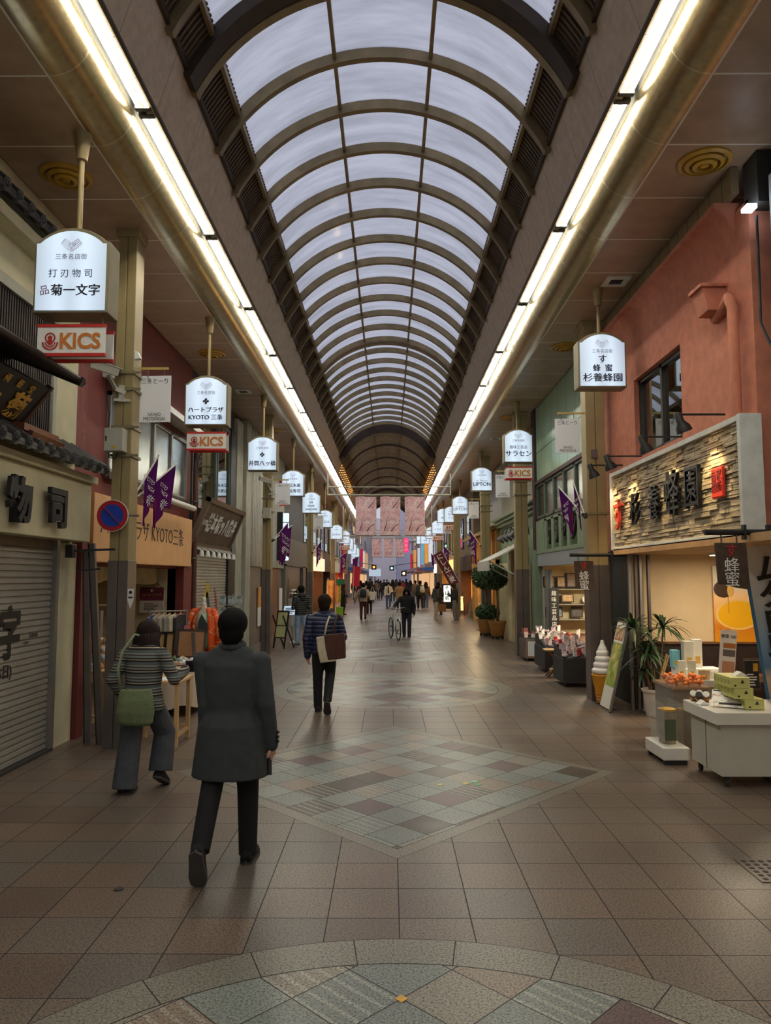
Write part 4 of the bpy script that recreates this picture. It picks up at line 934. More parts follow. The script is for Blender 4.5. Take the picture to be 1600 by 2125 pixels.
sign(LX, 11.75, atY(430, 882, 11.6).z, [('✤', .38, .12, 1), ('ハートプラザ', .24, .095, 1), ('KYOTO 三条', .12, .095, 1)], 'second left arched lit sign with a clover mark above KYOTO lettering', 'white advert board hanging below the second left lit sign')
sign(LX, 17.0, atY(550, 977, 16.9).z, [('❖', .36, .12, 1), ('井筒八ッ橋', .16, .125, 1)], 'third left arched lit sign with a small diamond mark by the metal clad shop')
sign(LX, 22.4, atY(616, 1030, 22.3).z, [('大起水産', .32, .12, 1), ('回転寿司', .15, .12, 1)], 'fourth left arched lit sign with two rows of four bold characters')
sign(LX, 27.7, atY(655, 1065, 27.6).z, [('LES', .4, .1, 1), ('DEUX', .27, .1, 1), ('GARÇONS', .14, .09, 1)], 'left arched lit sign with three lines of French lettering')
sign(LX, 33.6, atY(692, 1095, 33.6).z, [('JEUGIA', .25, .14, 1)], 'left arched lit sign with one thin line of six Latin capitals, nearer of two')
sign(LX, 41, atY(722, 1119, 41).z, [('JEUGIA', .25, .14, 1)], 'left arched lit sign with one thin line of six Latin capitals, farther of two')
fl = ['left arched lit sign just behind the farther thin-lettered Latin sign', 'left arched lit sign in the far cluster, third from the end', 'left arched lit sign in the far cluster, second from the end', 'farthest left arched lit sign at the arcade end']
for (px, y, zb), lb in zip(((733, 45.5, 1128), (745, 50, 1140), (750, 55, 1150), (756, 60, 1156)), fl):
    p = atY(px, zb, y); sign(-2.75, y, p.z, [('本店', .25, .14, 1)], lb, 'white advert board in the far left cluster of lit signs' if y < 46 else None)
RX = 2.95
sign(RX + .1, 10.55, atY(1251, 803, 10.4).z, [('す', .4, .13, 1), ('蜂  蜜', .27, .11, 1), ('杉養蜂園', .13, .13, 1.1)], 'nearest right arched lit sign for a honey shop beside the terracotta wall')
sign(RX + .12, 17.6, atY(1075, 960, 17.5).z, [('趣味工芸品', .36, .085, 1), ('サラセン', .2, .16, 1)], 'second right arched lit sign with four bold katakana', 'white advert board hanging below the second right lit sign')
sign(RX + .12, 24.6, atY(1008, 1019, 24.5).z, [('St. Thomas', .34, .08, 1), ('LIPTON', .22, .17, 1)], 'right arched lit sign with tall serif-like Latin capitals, nearer and larger of two')
sign(RX + .12, 32.2, atY(955, 1067, 32).z, [('St. Thomas', .34, .08, 1), ('LIPTON', .22, .17, 1)], 'right arched lit sign with tall serif-like Latin capitals, farther and smaller of two')
sign(RX + .12, 37.0, atY(936, 1084, 37).z, [('かつ', .38, .16, 1), ('くら', .2, .16, 1)], 'right arched lit sign with large brushed hiragana beyond the two Latin-lettered signs', 'white advert board below the brushed hiragana sign')
for (px, y, zb, tx), lb in zip(((920, 41, 1085, '珈琲'), (908, 44, 1108, 'うさぎ'), (894, 50, 1118, '茶寮'), (882, 55, 1129, '本舗'), (873, 58, 1129, '呉服')), ('right lit sign half hidden behind the brushed hiragana sign', 'right lit sign with small dark mark beyond the hiragana sign', 'right lit sign, third from the far end', 'right lit sign, second from the far end', 'farthest right lit sign at the arcade end')):
    p = atY(px, zb, y); sign(p.x, y, p.z, [(tx, .25, .14, 1)], lb, 'white advert board below the right lit sign with small dark mark' if px == 908 else None)

# ---- hanging flags with the street name on brackets
def street_flag(px0, px1, yt, yb, Y, side, lb):
    a = atY(px0, yt, Y); c = atY(px1, yb, Y); t = thing('hanging_flag', lb, 'flag', (a.x, Y, c.z)); w = c.x - a.x; h = a.z - c.z
    b = MB(); b.grid(lambda u, v: (w * u, .01 * math.sin(u * 5) , h * v), 8, 4); b.build('cloth', thin_cloth('flag_white', (240, 241, 244)), t)
    text('三条とーり', h * .135, M_ink, t, face((w / 2, -.018, h * .87)), .001, sx=.88)
    text('SANJO\nMEITENGAI', h * .1, M_ink, t, face((w / 2, -.018, h * .11)), .001, sx=.92)
    x0, x1 = (-.3, w * .9) if side < 0 else (w * .1, w + .22)
    b = MB(); b.bar((x0, 0, h + .09), (x1, 0, h + .09), .02, .03); xx = x0 if side < 0 else x1; s = 1 if side < 0 else -1
    b.prism([(xx, h + .1), (xx + s * .16, h + .1), (xx, h - .08)], 'y', -.01, .01); b.build('bracket', mat('bracket_yellow', (186, 160, 84), .5), t)
    for f in (.25, .75):
        b = MB(); b.tube([(w * f, 0, h + .08), (w * f + .01, 0, h + .04), (w * f, 0, h - .03)], .006, 6); b.build('hook', M_steel, t)
    return t
street_flag(290, 354, 780, 876, 8.9, -1, 'white hanging street flag on the nearest left column')
street_flag(571, 602, 1003, 1047, 19.3, -1, 'white hanging street flag on the second left column')
street_flag(650, 671, 1070, 1098, 29.7, -1, 'white hanging street flag on the third left column below the French sign')
street_flag(699, 713, 1103, 1125, 41.6, -1, 'white hanging street flag on the fourth left column')
street_flag(1151, 1204, 869, 940, 12.0, 1, 'white hanging street flag on the nearest right column')
street_flag(1028, 1058, 985, 1032, 18.9, 1, 'white hanging street flag beside the larger Latin-lettered right sign')
street_flag(972, 994, 1041, 1076, 25.9, 1, 'white hanging street flag beside the smaller Latin-lettered right sign')
street_flag(920, 936, 1090, 1108, 36.95, 1, 'white hanging street flag below the hiragana sign')

# ---- purple club flags on angled poles
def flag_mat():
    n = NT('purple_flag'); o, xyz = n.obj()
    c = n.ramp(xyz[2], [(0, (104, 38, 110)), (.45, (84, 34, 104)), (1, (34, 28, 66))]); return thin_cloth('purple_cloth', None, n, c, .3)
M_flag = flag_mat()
def club_flag(base, tip, h, lb, s=1, words=True):
    base = Vector(base); tip = Vector(tip); t = thing('club_flag', lb, 'flag', base); d = tip - base; L = d.length
    b = MB(); b.cyl((0, 0, 0), d, .011, n=6); b.build('pole', M_white, t)
    b = MB(); b.cyl(d * -.03, d * .08, .03, n=8); b.build('socket', M_black, t)
    u0 = d * .45; e = d * .98
    def fn(u, v):
        k = 1 - v; q = u0.lerp(e, .5 + (u - .5) * (1 - .25 * k)); p = u0.lerp(e, u)
        return (q.x - s * .04 * k + .012 * math.sin(u * 15) * k, q.y + .035 * math.sin(u * 13 + 1) * k ** .6, p.z - h * k * (.92 + .08 * math.sin(u * 7)))
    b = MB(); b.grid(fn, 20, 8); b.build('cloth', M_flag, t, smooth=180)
    b = MB(); b.grid(lambda u, v: tuple(Vector(fn(.08 + .05 * u, .1 + .5 * v)) + Vector((0, -.008, 0))), 2, 8); b.build('red_stripe', M_red, t)
    if words:
        tilt = math.atan2(d.z, d.x) if s > 0 else math.atan2(d.z, d.x) - PI
        for wd, u, v, sz in (('KYOTO', .46, .74, h * .11), ('SANGA', .5, .54, h * .11), ('紫', .5, .24, h * .24)):
            c = Vector(fn(u, v)) + Vector((0, -.05, 0)); rot = Matrix.Rotation(s * .75, 4, Vector((0, 1, 0)))
            text(wd, sz, M_paper, t, Matrix.Translation(c) @ rot @ face((0, 0, 0)), .0008, sx=.75)
    return t
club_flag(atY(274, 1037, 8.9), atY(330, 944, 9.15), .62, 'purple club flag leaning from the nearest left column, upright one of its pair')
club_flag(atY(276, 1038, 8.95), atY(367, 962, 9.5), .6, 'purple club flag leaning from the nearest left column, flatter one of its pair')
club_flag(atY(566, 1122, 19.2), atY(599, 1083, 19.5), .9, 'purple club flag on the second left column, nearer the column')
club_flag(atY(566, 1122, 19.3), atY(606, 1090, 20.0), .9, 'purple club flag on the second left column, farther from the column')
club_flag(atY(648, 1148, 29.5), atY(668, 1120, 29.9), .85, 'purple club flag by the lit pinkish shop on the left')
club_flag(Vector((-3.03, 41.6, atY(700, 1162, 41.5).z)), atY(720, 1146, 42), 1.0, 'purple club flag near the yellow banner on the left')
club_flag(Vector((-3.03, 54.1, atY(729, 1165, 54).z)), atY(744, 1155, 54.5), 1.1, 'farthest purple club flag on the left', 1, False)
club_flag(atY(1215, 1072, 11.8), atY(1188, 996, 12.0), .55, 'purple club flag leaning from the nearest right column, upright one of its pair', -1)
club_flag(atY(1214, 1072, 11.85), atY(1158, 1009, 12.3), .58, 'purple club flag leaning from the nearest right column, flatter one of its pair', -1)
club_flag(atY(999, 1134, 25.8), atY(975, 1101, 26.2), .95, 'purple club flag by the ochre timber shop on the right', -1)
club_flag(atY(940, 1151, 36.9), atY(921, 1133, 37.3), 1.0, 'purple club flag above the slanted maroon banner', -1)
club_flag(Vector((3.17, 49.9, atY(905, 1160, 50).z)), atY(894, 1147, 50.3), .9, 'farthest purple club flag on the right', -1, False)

# ---- cherry blossom banners on cross bars
def cherry():
    n = NT('cherry_print'); o, xyz = n.obj()
    f = n.noise(5, o, 6, .65); v = n.new('ShaderNodeTexVoronoi'); v.inputs['Scale'].default_value = 22; n.t.links.new(o, v.inputs['Vector'])
    c = n.ramp(f, [(.3, (226, 164, 176)), (.5, (244, 204, 210)), (.62, (250, 232, 232)), (.75, (238, 222, 212))])
    c = n.mix(n.M('LESS_THAN', v.outputs['Distance'], .13), c, lin((206, 120, 140)))
    wv = n.new('ShaderNodeTexNoise'); wv.inputs['Scale'].default_value = 3.2; wv.inputs['Detail'].default_value = 5; n.t.links.new(o, wv.inputs['Vector'])
    br_ = n.M('LESS_THAN', n.M('ABSOLUTE', n.M('SUBTRACT', wv.outputs['Fac'], .47)), .0035)
    c = n.mix(n.M('MULTIPLY', br_, .8), c, lin((62, 44, 48))); return thin_cloth('cherry_cloth', None, n, c)
M_cherry = cherry()
def cherry_banner(px0, px1, yt, yb, Y, lb):
    a = atY(px0, yt, Y); c = atY(px1, yb, Y); t = thing('cherry_banner', lb, 'banner', (a.x, Y, c.z)); w = c.x - a.x; h = a.z - c.z
    b = MB(); b.grid(lambda u, v: (w * u, .02 * math.sin(u * 6 + v * 3), h * v), 10, 6); b.build('printed_cloth', M_cherry, t)
    b = MB()
    for pts in (((.2, .12), (.32, .3), (.3, .42), (.42, .5)), ((.62, .7), (.78, .8), (.98, .95)), ((.55, .1), (.7, .22), (.95, .3))):
        b.tube([(w * x, -.028, h * z) for x, z in pts], [.02, .014, .01, .006][:len(pts)] , 5)
    b.build('printed_branch', cmat((70, 50, 52)), t)
    b = MB(); b.cyl((0, 0, h), (w, 0, h), .02, n=6); b.cyl((0, 0, 0), (w, 0, 0), .02, n=6); b.build('rod', M_steel, t)
    b = MB()
    for x in (.15, .85): b.cyl((w * x, 0, h), (w * x, 0, h + .12), .006, n=5)
    b.build('cord', M_cable, t)
for (x0, x1), nm in zip(((738, 781), (789, 831), (840, 882)), ('left', 'middle', 'right')): cherry_banner(x0, x1, 1030, 1111, 30, 'pink cherry blossom banner, %s one of the three nearer large banners' % nm)
for (x0, x1), nm in zip(((772, 792), (797, 816), (820, 838)), ('left', 'middle', 'right')): cherry_banner(x0, x1, 1118, 1156, 58, 'pink cherry blossom banner, %s one of the three farther small banners' % nm)
for Y, yp, xa, xb, lb in ((30, 1027, 680, 935, 'white steel cross bar carrying the three large cherry banners'), (58, 1116, 738, 878, 'steel cross bar carrying the three small cherry banners'), (44, 1112, 712, 896, 'bare steel cross bar between the two banner rows')):
    a = atY(xa, yp, Y); c = atY(xb, yp, Y); t = thing('cross_bar', lb, 'bar', ((a.x + c.x) / 2, Y, a.z)); hw = (c.x - a.x) / 2
    b = MB(); b.cyl((-hw, 0, 0), (hw, 0, 0), .035, n=8); b.cyl((-hw, 0, .32), (hw, 0, .32), .025, n=8); b.build('bar', M_concrete, t)
    for s in (-1, 1):
        b = MB(); b.cyl((s * hw, 0, 0), (s * hw, 0, CEIL - a.z), .03, n=8); b.build('hanger', M_concrete, t)

# ---- small fixtures
t = thing('road_sign', 'round blue and red no-parking sign on the nearest left column', 'sign', atY(233, 1070, 8.52))
b = MB(); b.cyl((0, .012, 0), (0, 0, 0), .185, n=40); b.build('white_rim', M_white, t)
b = MB(); b.cyl((0, .0, 0), (0, -.004, 0), .178, n=40); b.build('red_ring', mat('sign_red', (172, 30, 36), .4, 0, .03), t)
b = MB(); b.cyl((0, -.003, 0), (0, -.007, 0), .13, n=40); b.build('blue_disc', mat('sign_blue', (26, 62, 168), .4, 0, .03), t)
b = MB(); b.bar((-.105, -.0085, .105), (.105, -.0085, -.105), .004, .034, (0, 1, 0)); b.build('red_slash', mat('sign_red', (172, 30, 36), .4, 0, .03), t)
b = MB(); b.box(.16, .3, .02, .04, -.012, .012); b.box(-.05, .1, .012, .12, -.03, .03); b.build('clamp', M_steel, t)
def camera_box(p, lb, s=1):
    t = thing('security_camera', lb, 'camera', p); q = Euler((.25, .22, .5)).to_matrix().to_4x4()
    b = MB(q); b.box(-.22, .1, -.055, .055, -.045, .05); b.box(-.24, .13, -.062, .062, .05, .062); b.build('housing', M_concrete, t, bevel=.008)
    b = MB(q); b.cyl((.1, 0, 0), (.112, 0, 0), .035, n=14); b.build('lens', M_black, t)
    b = MB(); b.bar((-.02, 0, -.06), (.04, .1, -.2), .05, .02); b.bar((.04, .1, -.2), (.14, .14, -.24), .05); b.bar((.02, .1, -.33), (.2, .15, -.33), .03); b.bar((.1, .14, -.15), (.1, .14, -.35), .06); b.build('bracket', M_concrete, t)
    b = MB(); b.tube([(-.04, .02, -.08), (-.06, .06, -.25), (-.02, .08, -.5), (-.04, .1, -.8)], .006, 5); b.build('cable', M_cable, t)
camera_box(atY(228, 768, 8.5), 'white security camera on the nearest left column'); camera_box(atY(555, 998, 18.9), 'white security camera on the second left column')
def meter(p, lb):
    t = thing('meter_box', lb, 'box', p); b = MB(); b.box(-.11, .11, -.08, .08, -.135, .135); b.build('cabinet', M_concrete, t, bevel=.006)
    b = MB(); b.box(-.09, -.075, -.085, -.08, -.02, .04); b.build('door_handle', M_black, t); b = MB(); b.box(-.01, .03, -.083, -.08, -.11, -.07); b.build('caution_label', cmat((196, 170, 60)), t)
    b = MB(); b.tube([(-.08, 0, -.13), (-.07, 0, -.2), (0, 0, -.22), (.03, 0, -.13)], .008, 6); b.build('cable', M_cable, t)
meter(atY(240, 914, 8.56), 'pale grey metal cabinet strapped to the nearest left column'); meter(atY(553, 1065, 18.98), 'pale grey metal cabinet strapped to the second left column')
t = thing('sensor_box', 'small white angled box high on the nearest left column', 'box', atY(282, 738, 8.7)); b = MB(); b.prism([(-.03, .06), (.03, .04), (.07, -.04), (-.03, -.06)], 'y', -.03, .03); b.build('case', M_white, t, bevel=.004)
for y0, lb in ((7.9, 'yellow round ceiling air diffuser above the nearest left sign'),):
    pass
def diffuser(p, lb):
    t = thing('air_diffuser', lb, 'vent', (p[0], p[1], CEIL)); m = mat('diffuser_yellow', (196, 152, 52), .45)
    for r0, r1, z in ((.26, .22, 0), (.19, .15, -.02), (.12, .08, -.04)):
        b = MB(); b.lathe([(r0, 0), (r0, z - .02), (r1, z - .035), (r1, 0)], 28, caps=False); b.build('ring', m, t, smooth=40)
    b = MB(); b.lathe([(.0, -.07), (.04, -.06), (.05, 0)], 16, caps=False); b.build('core', m, t, smooth=50)
for px, py, lb in ((138, 364, 'yellow round air diffuser in the left ceiling nearest the camera'), (440, 733, 'yellow round air diffuser behind the second left sign pole'), (1462, 334, 'yellow round air diffuser in the right ceiling nearest the camera'), (1172, 719, 'yellow round air diffuser above the mint green shop'), (572, 893, 'small yellow round air diffuser in the left ceiling by the third sign'), (1056, 866, 'small yellow round air diffuser by the second right sign')): diffuser(atZ(px, py, CEIL), lb)
for px, py, lb in ((1278, 583, 'white square ceiling vent beside the nearest right sign pole'), (505, 812, 'white square ceiling vent by the third left sign'), (1028, 910, 'white square ceiling vent by the second right sign')):
    p = atZ(px, py, CEIL); t = thing('ceiling_vent', lb, 'vent', p); b = MB()
    for q in ((-.17, .17, -.17, -.09), (-.17, .17, .09, .17), (-.17, -.09, -.09, .09), (.09, .17, -.09, .09)): b.box(*q, -.02, .0)
    b.build('frame', M_white, t); b = MB(); b.box(-.09, .09, -.09, .09, -.008, 0); b.build('grille', M_dark, t)
# the sticker on the column and warm string bulbs on the fascia ends
t = thing('sticker', 'white arrow sticker on the grey base of the nearest left column', 'sticker', atY(271, 1240, 8.64)); b = MB(); b.prism([(-.035, .1), (.035, .1), (.035, -.03), (0, -.13), (-.035, -.03)], 'y', -.004, 0); b.build('sticker_sheet', M_white, t)
b = MB(); b.box(-.025, .025, -.006, -.004, -.01, .01); b.cyl((0, -.004, .06), (0, -.007, .06), .02, n=12); b.build('print', M_dark, t)
t = tag(thing('string_lights', 'orange points of string light on both fascias far down the arcade', 'lights'), kind='stuff')
b = MB()
for s in (-1, 1):
    for i in range(14):
        for j in range(5): b.ball((XC + s * (2.16 - .025 * j * 1.5), 33 + i * .75, 6.6 + j * .11), .014, 5, 3)
o = b.build('bulbs', emat('amber_bulb', (255, 150, 60), 6), t)

# ================================================================ PEOPLE
BLOBS = []
def blob(b, name, m, parent, vox=.012, sm=4, label=None):
    o = b.build(name, m, parent, smooth=180, label=label)
    r = o.modifiers.new('r', 'REMESH'); r.mode = 'VOXEL'; r.voxel_size = vox; r.use_smooth_shade = True
    if sm: s = o.modifiers.new('s', 'SMOOTH'); s.iterations = sm; s.factor = .5
    BLOBS.append(o); return o
def finish_blobs():
    bpy.context.view_layer.update(); dg = bpy.context.evaluated_depsgraph_get()
    done = [(o, bpy.data.meshes.new_from_object(o.evaluated_get(dg))) for o in BLOBS]
    for o, me in done: o.modifiers.clear(); o.data = me
def hair_mat(name, col):
    n = NT(name); o, xyz = n.obj(); mp = n.new('ShaderNodeMapping'); mp.inputs['Scale'].default_value = (1, 1, .12); n.t.links.new(o, mp.inputs[0])
    f = n.noise(130, mp.outputs[0], 3); c = lin(col); n.b.inputs['Specular IOR Level'].default_value = .18; n.bump(f, .6, .01)
    return n.fin(n.ramp(f, [(.3, tuple(v * .5 for v in c[:3]) + (1,)), (.7, tuple(v * 1.4 for v in c[:3]) + (1,))]), .8)
M_skin = mat('skin', (206, 158, 132), .55, 0, .06, 8); M_hair = hair_mat('black_hair', (17, 15, 15)); M_brhair = hair_mat('brown_hair', (40, 29, 24))
def stripe_mat():
    n = NT('striped_knit'); o, xyz = n.obj()
    z = n.M('ADD', xyz[2], n.M('MULTIPLY', n.noise(5, o), .02)); f = n.M('FRACT', n.M('DIVIDE', z, .105))
    c = n.ramp(f, [(0, (92, 98, 96)), (.28, (36, 36, 36)), (.42, (186, 170, 144)), (.5, (40, 38, 38)), (.62, (120, 122, 116)), (.8, (52, 54, 54)), (.9, (152, 148, 136))], True)
    n.bump(n.noise(180, o), .4, .01); return n.fin(c, .95)
def quilt_mat(name, col, pitch=.06):
    if name in MATS: return MATS[name]
    n = NT(name); o, xyz = n.obj()
    s = n.M('ABSOLUTE', n.M('SINE', n.M('MULTIPLY', n.M('ADD', xyz[2], n.M('MULTIPLY', n.noise(6, o), .012)), PI / pitch)))
    n.bump(n.M('ADD', n.M('POWER', s, .5), n.M('MULTIPLY', n.noise(30, o), .25)), .8, .02); MATS[name] = n.fin(lin(col), .42); return MATS[name]
def limb(b, pts, rad, n=12): 
    b.tube(pts, rad, n); 
    for p, r in zip(pts, rad): b.ball(p, r * .985, n, 6)
def person(lb, loc, rz, H, top, bottom, shoes=(30, 30, 32), hair='short', hairm=None, legs=None, arms=None, hem=.82, flare=0.0, wide=0, near=0, group=None, skirt=None, hood=None, hat=None, bow=0.0, lean=0.0, collar=None, girth=1.0, mask=False, openfront=None):
    t = thing('person', lb, 'person', loc, rz, group); k = H / 1.7; S = Matrix.Diagonal((k, k, k, 1)); B = lambda: MB(S)
    vx = {0: .02, 1: .013, 2: .009}[near] * k
    legs = legs or ((-.1, .1, 0, 0), (.1, -.12, 0, 0)); arms = arms or ('down', 'down')
    hipz = .9; L = []
    for i, s in enumerate((-1, 1)):
        fx, fy, fz, fp = legs[i]; hip = Vector((s * .085, 0, hipz)); fa = abs(fp); ank = Vector((fx, fy - .05, fz + .085 * math.cos(fa) + .185 * math.sin(fa)))
        mid = (hip + ank) / 2; d = (hip - ank).length; bend = math.sqrt(max(0, .41 ** 2 - (d / 2) ** 2)); L.append((hip, mid + Vector((s * .01, max(bend, .02), 0)), ank))
    sh = [Vector((s * .178 * girth, lean * .45, 1.352)) for s in (-1, 1)]; A = []
    for i, s in enumerate((-1, 1)):
        a = arms[i]; q = sh[i]
        P = {'down': ((s * .06, -.02, -.29), (s * .05, .05, -.54)), 'back': ((s * .07, -.1, -.27), (s * .08, -.16, -.52)), 'fwd': ((s * .05, .02, -.28), (s * .03, .18, -.49)),
             'phone': ((s * .05, -.02, -.28), (-s * .06, .24, -.2)), 'bent': ((s * .09, -.04, -.27), (s * .02, .2, -.3)), 'strap': ((s * .08, -.02, -.27), (-s * .02, .14, -.1)), 'side': ((s * .14, 0, -.26), (s * .2, .1, -.5)), 'pocket': ((s * .1, -.08, -.27), (s * .04, .06, -.46))}[a] if isinstance(a, str) else a
        A.append((q, q + Vector(P[0]), q + Vector(P[1])))
    hc = Vector((0, lean * .6 + .02 + bow * .1, 1.58 - bow * .05))
    # body: one continuous surface (head, neck, trunk, limbs, hands with five fingers, feet)
    b = B(); b.ball(hc + Vector((0, -.005, .015)), (.074, .092, .1)); b.ball(hc + Vector((0, .028, -.045)), (.055, .062, .06)); b.ball(hc + Vector((0, .095, -.02)), (.013, .022, .022), 8, 6); b.ball(hc + Vector((0, .08, -.06)), (.022, .016, .01), 8, 6)
    for s in (-1, 1): b.ball(hc + Vector((s * .076, 0, -.01)), (.012, .02, .03), 8, 6)
    limb(b, [Vector((0, lean * .45, 1.36)), hc + Vector((0, -.01, -.08))], [.06, .052])
    b.ell([(0, 0, .86, .11, .08), (0, lean * .1, 1.0, .11, .075), (0, lean * .3, 1.2, .13, .08), (0, lean * .45, 1.36, .13, .07), (0, lean * .45, 1.42, .06, .05)])
    for i, s in enumerate((-1, 1)):
        limb(b, A[i], [.05, .038, .027]); limb(b, L[i], [.075, .05, .038])
        w = A[i][2]; d = (A[i][2] - A[i][1]).normalized(); x = d.cross(Vector((s, 0, 0)));  x = x.normalized() if x.length > .1 else Vector((0, 1, 0)); y = Vector((s, 0, 0)) - d * d.x * s; y.normalize()
        pc = w + d * .05; b.ball(pc, .03, 10, 6); b.tube([w, w + d * .045, w + d * .085], [.026, .036, .03], 8)
        if near:
            fw = -y * .6 + x * .2
            for j, (o_, ln) in enumerate(((-.027, .068), (-.009, .078), (.009, .074), (.027, .06))):
                p0 = w + d * .078 + x * o_; p1 = p0 + d * ln * .5 - y * .006; p2 = p1 + (d * .75 - y * .65).normalized() * ln * .33; p3 = p2 + (d * .3 - y * .95).normalized() * ln * .25
                b.tube([p0 - d * .02, p0, p1, p2, p3], [.011, .0105, .01, .009, .0075], 7)
            p0 = w + d * .025 + x * .026; b.tube([p0, p0 + d * .03 + x * .022 - y * .01, p0 + d * .062 + x * .026 - y * .02], [.013, .012, .009], 7)
        else:
            b.tube([w + d * .07, w + d * .12 - y * .01, w + d * .15 - y * .03], [.03, .024, .014], 8)
            p0 = w + d * .03 + x * .025; b.tube([p0, p0 + d * .05 + x * .02], [.012, .009], 6)
        b.ball(L[i][2] + Vector((0, .03, -.04)), (.035, .07, .03), 10, 6)
    body = blob(b, 'body', M_skin, t, min(vx, .0085 * k) if near else .014 * k, 3 if near else 2)
    for s in (-1, 1):
        b = B(); b.ball(hc + Vector((s * .03, .083, .008)), (.013, .008, .007), 8, 5); b.build('eye', M_black, body, smooth=180)
    # trousers
    tm = bottom if isinstance(bottom, bpy.types.Material) else cloth(bottom)
    b = B(); b.ell([(0, 0, .8, .12, .1), (0, -.005, .87, .165 * girth, .125), (0, 0, .97, .155 * girth, .115), (0, 0, 1.04, .145 * girth, .105)])
    for i in (0, 1):
        h, kn, an = L[i]; dn = (an - kn).normalized(); foot = an - Vector((0, 0, .04)) if abs(legs[i][3]) < .3 else an + dn * .0
        r = [.1, .092, .075, .068, .062] if not wide else [.105, .11, .11, .115, .12 if wide > 1 else .1]
        b.ball(h, .1, 12, 6); b.ball(kn, r[2] * .99, 12, 6); b.tube([h, h.lerp(kn, .5), kn, kn.lerp(foot, .5), foot], r, 14)
    blob(b, 'trousers', tm, t, vx, 3)
    # top garment
    um = top if isinstance(top, bpy.types.Material) else cloth(top); b = B(); g = girth
    rings = [(0, 0, hem, .175 * g + flare, .125 * g + flare * .8)]
    if hem < .9: rings.append((0, .0, .92, .172 * g + flare * .5, .128 * g + flare * .4))
    rings += [(0, lean * .1, 1.02, .165 * g, .118 * g), (0, lean * .3, 1.2, .182 * g, .122 * g), (0, lean * .42, 1.32, .196 * g, .112 * g), (0, lean * .45, 1.385, .168 * g, .095), (0, lean * .46, 1.43, .13 * g, .08), (0, lean * .48, 1.46, .08, .07), (0, lean * .48, 1.47, .06, .06)]
    b.ell(rings, 24)
    for i, s in enumerate((-1, 1)):
        q, e, w_ = A[i]; dn = (w_ - e).normalized()
        limb(b, [q + Vector((-s * .06, 0, -.005)), q + Vector((s * .008, 0, -.006)), q.lerp(e, .5), e, e.lerp(w_, .55), w_ + dn * .01], [.07, .072, .068, .064, .06, .054])
    jacket = blob(b, 'coat' if hem < .75 else 'jacket', um, t, vx, 3)
    if collar:
        b = B(); b.tube([(.075 * math.cos(a), .075 * math.sin(a) + lean * .48 + .005, 1.455 + .015 * math.sin(a)) for a in [2 * PI * i / 16 for i in range(16)]], .022, 8, True); b.build('collar', cloth(collar), t, smooth=180)
    if hood:
        b = B(); b.ball((0, lean * .4 - .1, 1.42), (.13, .075, .085)); b.ball((0, lean * .4 - .11, 1.34), (.08, .05, .1)); blob(b, 'hood', um if hood is True else cloth(hood), t, vx, 3)
    if openfront:
        b = B(); b.ell([(0, .035, .95, .07, .1), (0, .035 + lean * .2, 1.15, .075, .105), (0, .035 + lean * .4, 1.38, .06, .085)]); b.build('shirt', cloth(openfront), t, smooth=180)
    # shoes
    for i in (0, 1):
        fx, fy, fz, fp = legs[i]; an = L[i][2]; R = Matrix.Translation(an) @ Matrix.Rotation(fp, 4, 'X') @ Matrix.Translation((0, 0, -.073)); b = MB(S @ R); sc = 1.08 if near else 1.0
        rg = []
        for y, w_, h in ((-.07, .03, .06), (-.045, .04, .085), (.0, .043, .09), (.06, .046, .075), (.12, .05, .055), (.165, .043, .045), (.195, .02, .03)):
            rg.append([(w_ * sc * math.cos(a), y, .012 + max(0, h * math.sin(a)) if math.sin(a) > 0 else .012 + .01 * math.sin(a)) for a in [2 * PI * q / 14 for q in range(14)]])
        b.rings(rg); so = b.build('shoe', cloth(shoes), t, smooth=180)
        b = MB(S @ R); pl_ = [(-.075, .0), (-.05, .038), (.05, .045), (.12, .053), (.17, .045), (.203, .0), (.17, -.045), (.12, -.053), (.05, -.045), (-.05, -.038)]
        b.prism([(p[1] * sc, p[0]) for p in pl_], 'z', -.012, .012); b.build('sole', cmat((70, 66, 62) if max(shoes) < 60 else (214, 210, 200), .7), so)
    # hair
    hm = hairm or M_hair; b = B()
    if hair == 'short':
        b.ball(hc + Vector((0, -.016, .03)), (.104, .118, .108), 18, 10); b.ball(hc + Vector((0, -.05, -.03)), (.09, .07, .1), 14, 8)
    elif hair == 'bob':
        b.ball(hc + Vector((0, -.016, .025)), (.11, .122, .112), 18, 10); b.ell([(0, hc.y - .09, 1.37 - bow * .03, .125, .07), (0, hc.y - .06, 1.44 - bow * .05, .132, .09), (0, hc.y - .04, 1.53 - bow * .05, .122, .105), (0, hc.y - .03, 1.6 - bow * .05, .108, .1)])
    elif hair == 'long':
        b.ball(hc + Vector((0, -.014, .03)), (.104, .118, .108), 18, 10); b.ell([(0, -.075, 1.3, .095, .035), (0, -.07, 1.42, .1, .06), (0, hc.y - .05, 1.52, .1, .075), (0, hc.y - .03, 1.6, .096, .08)])
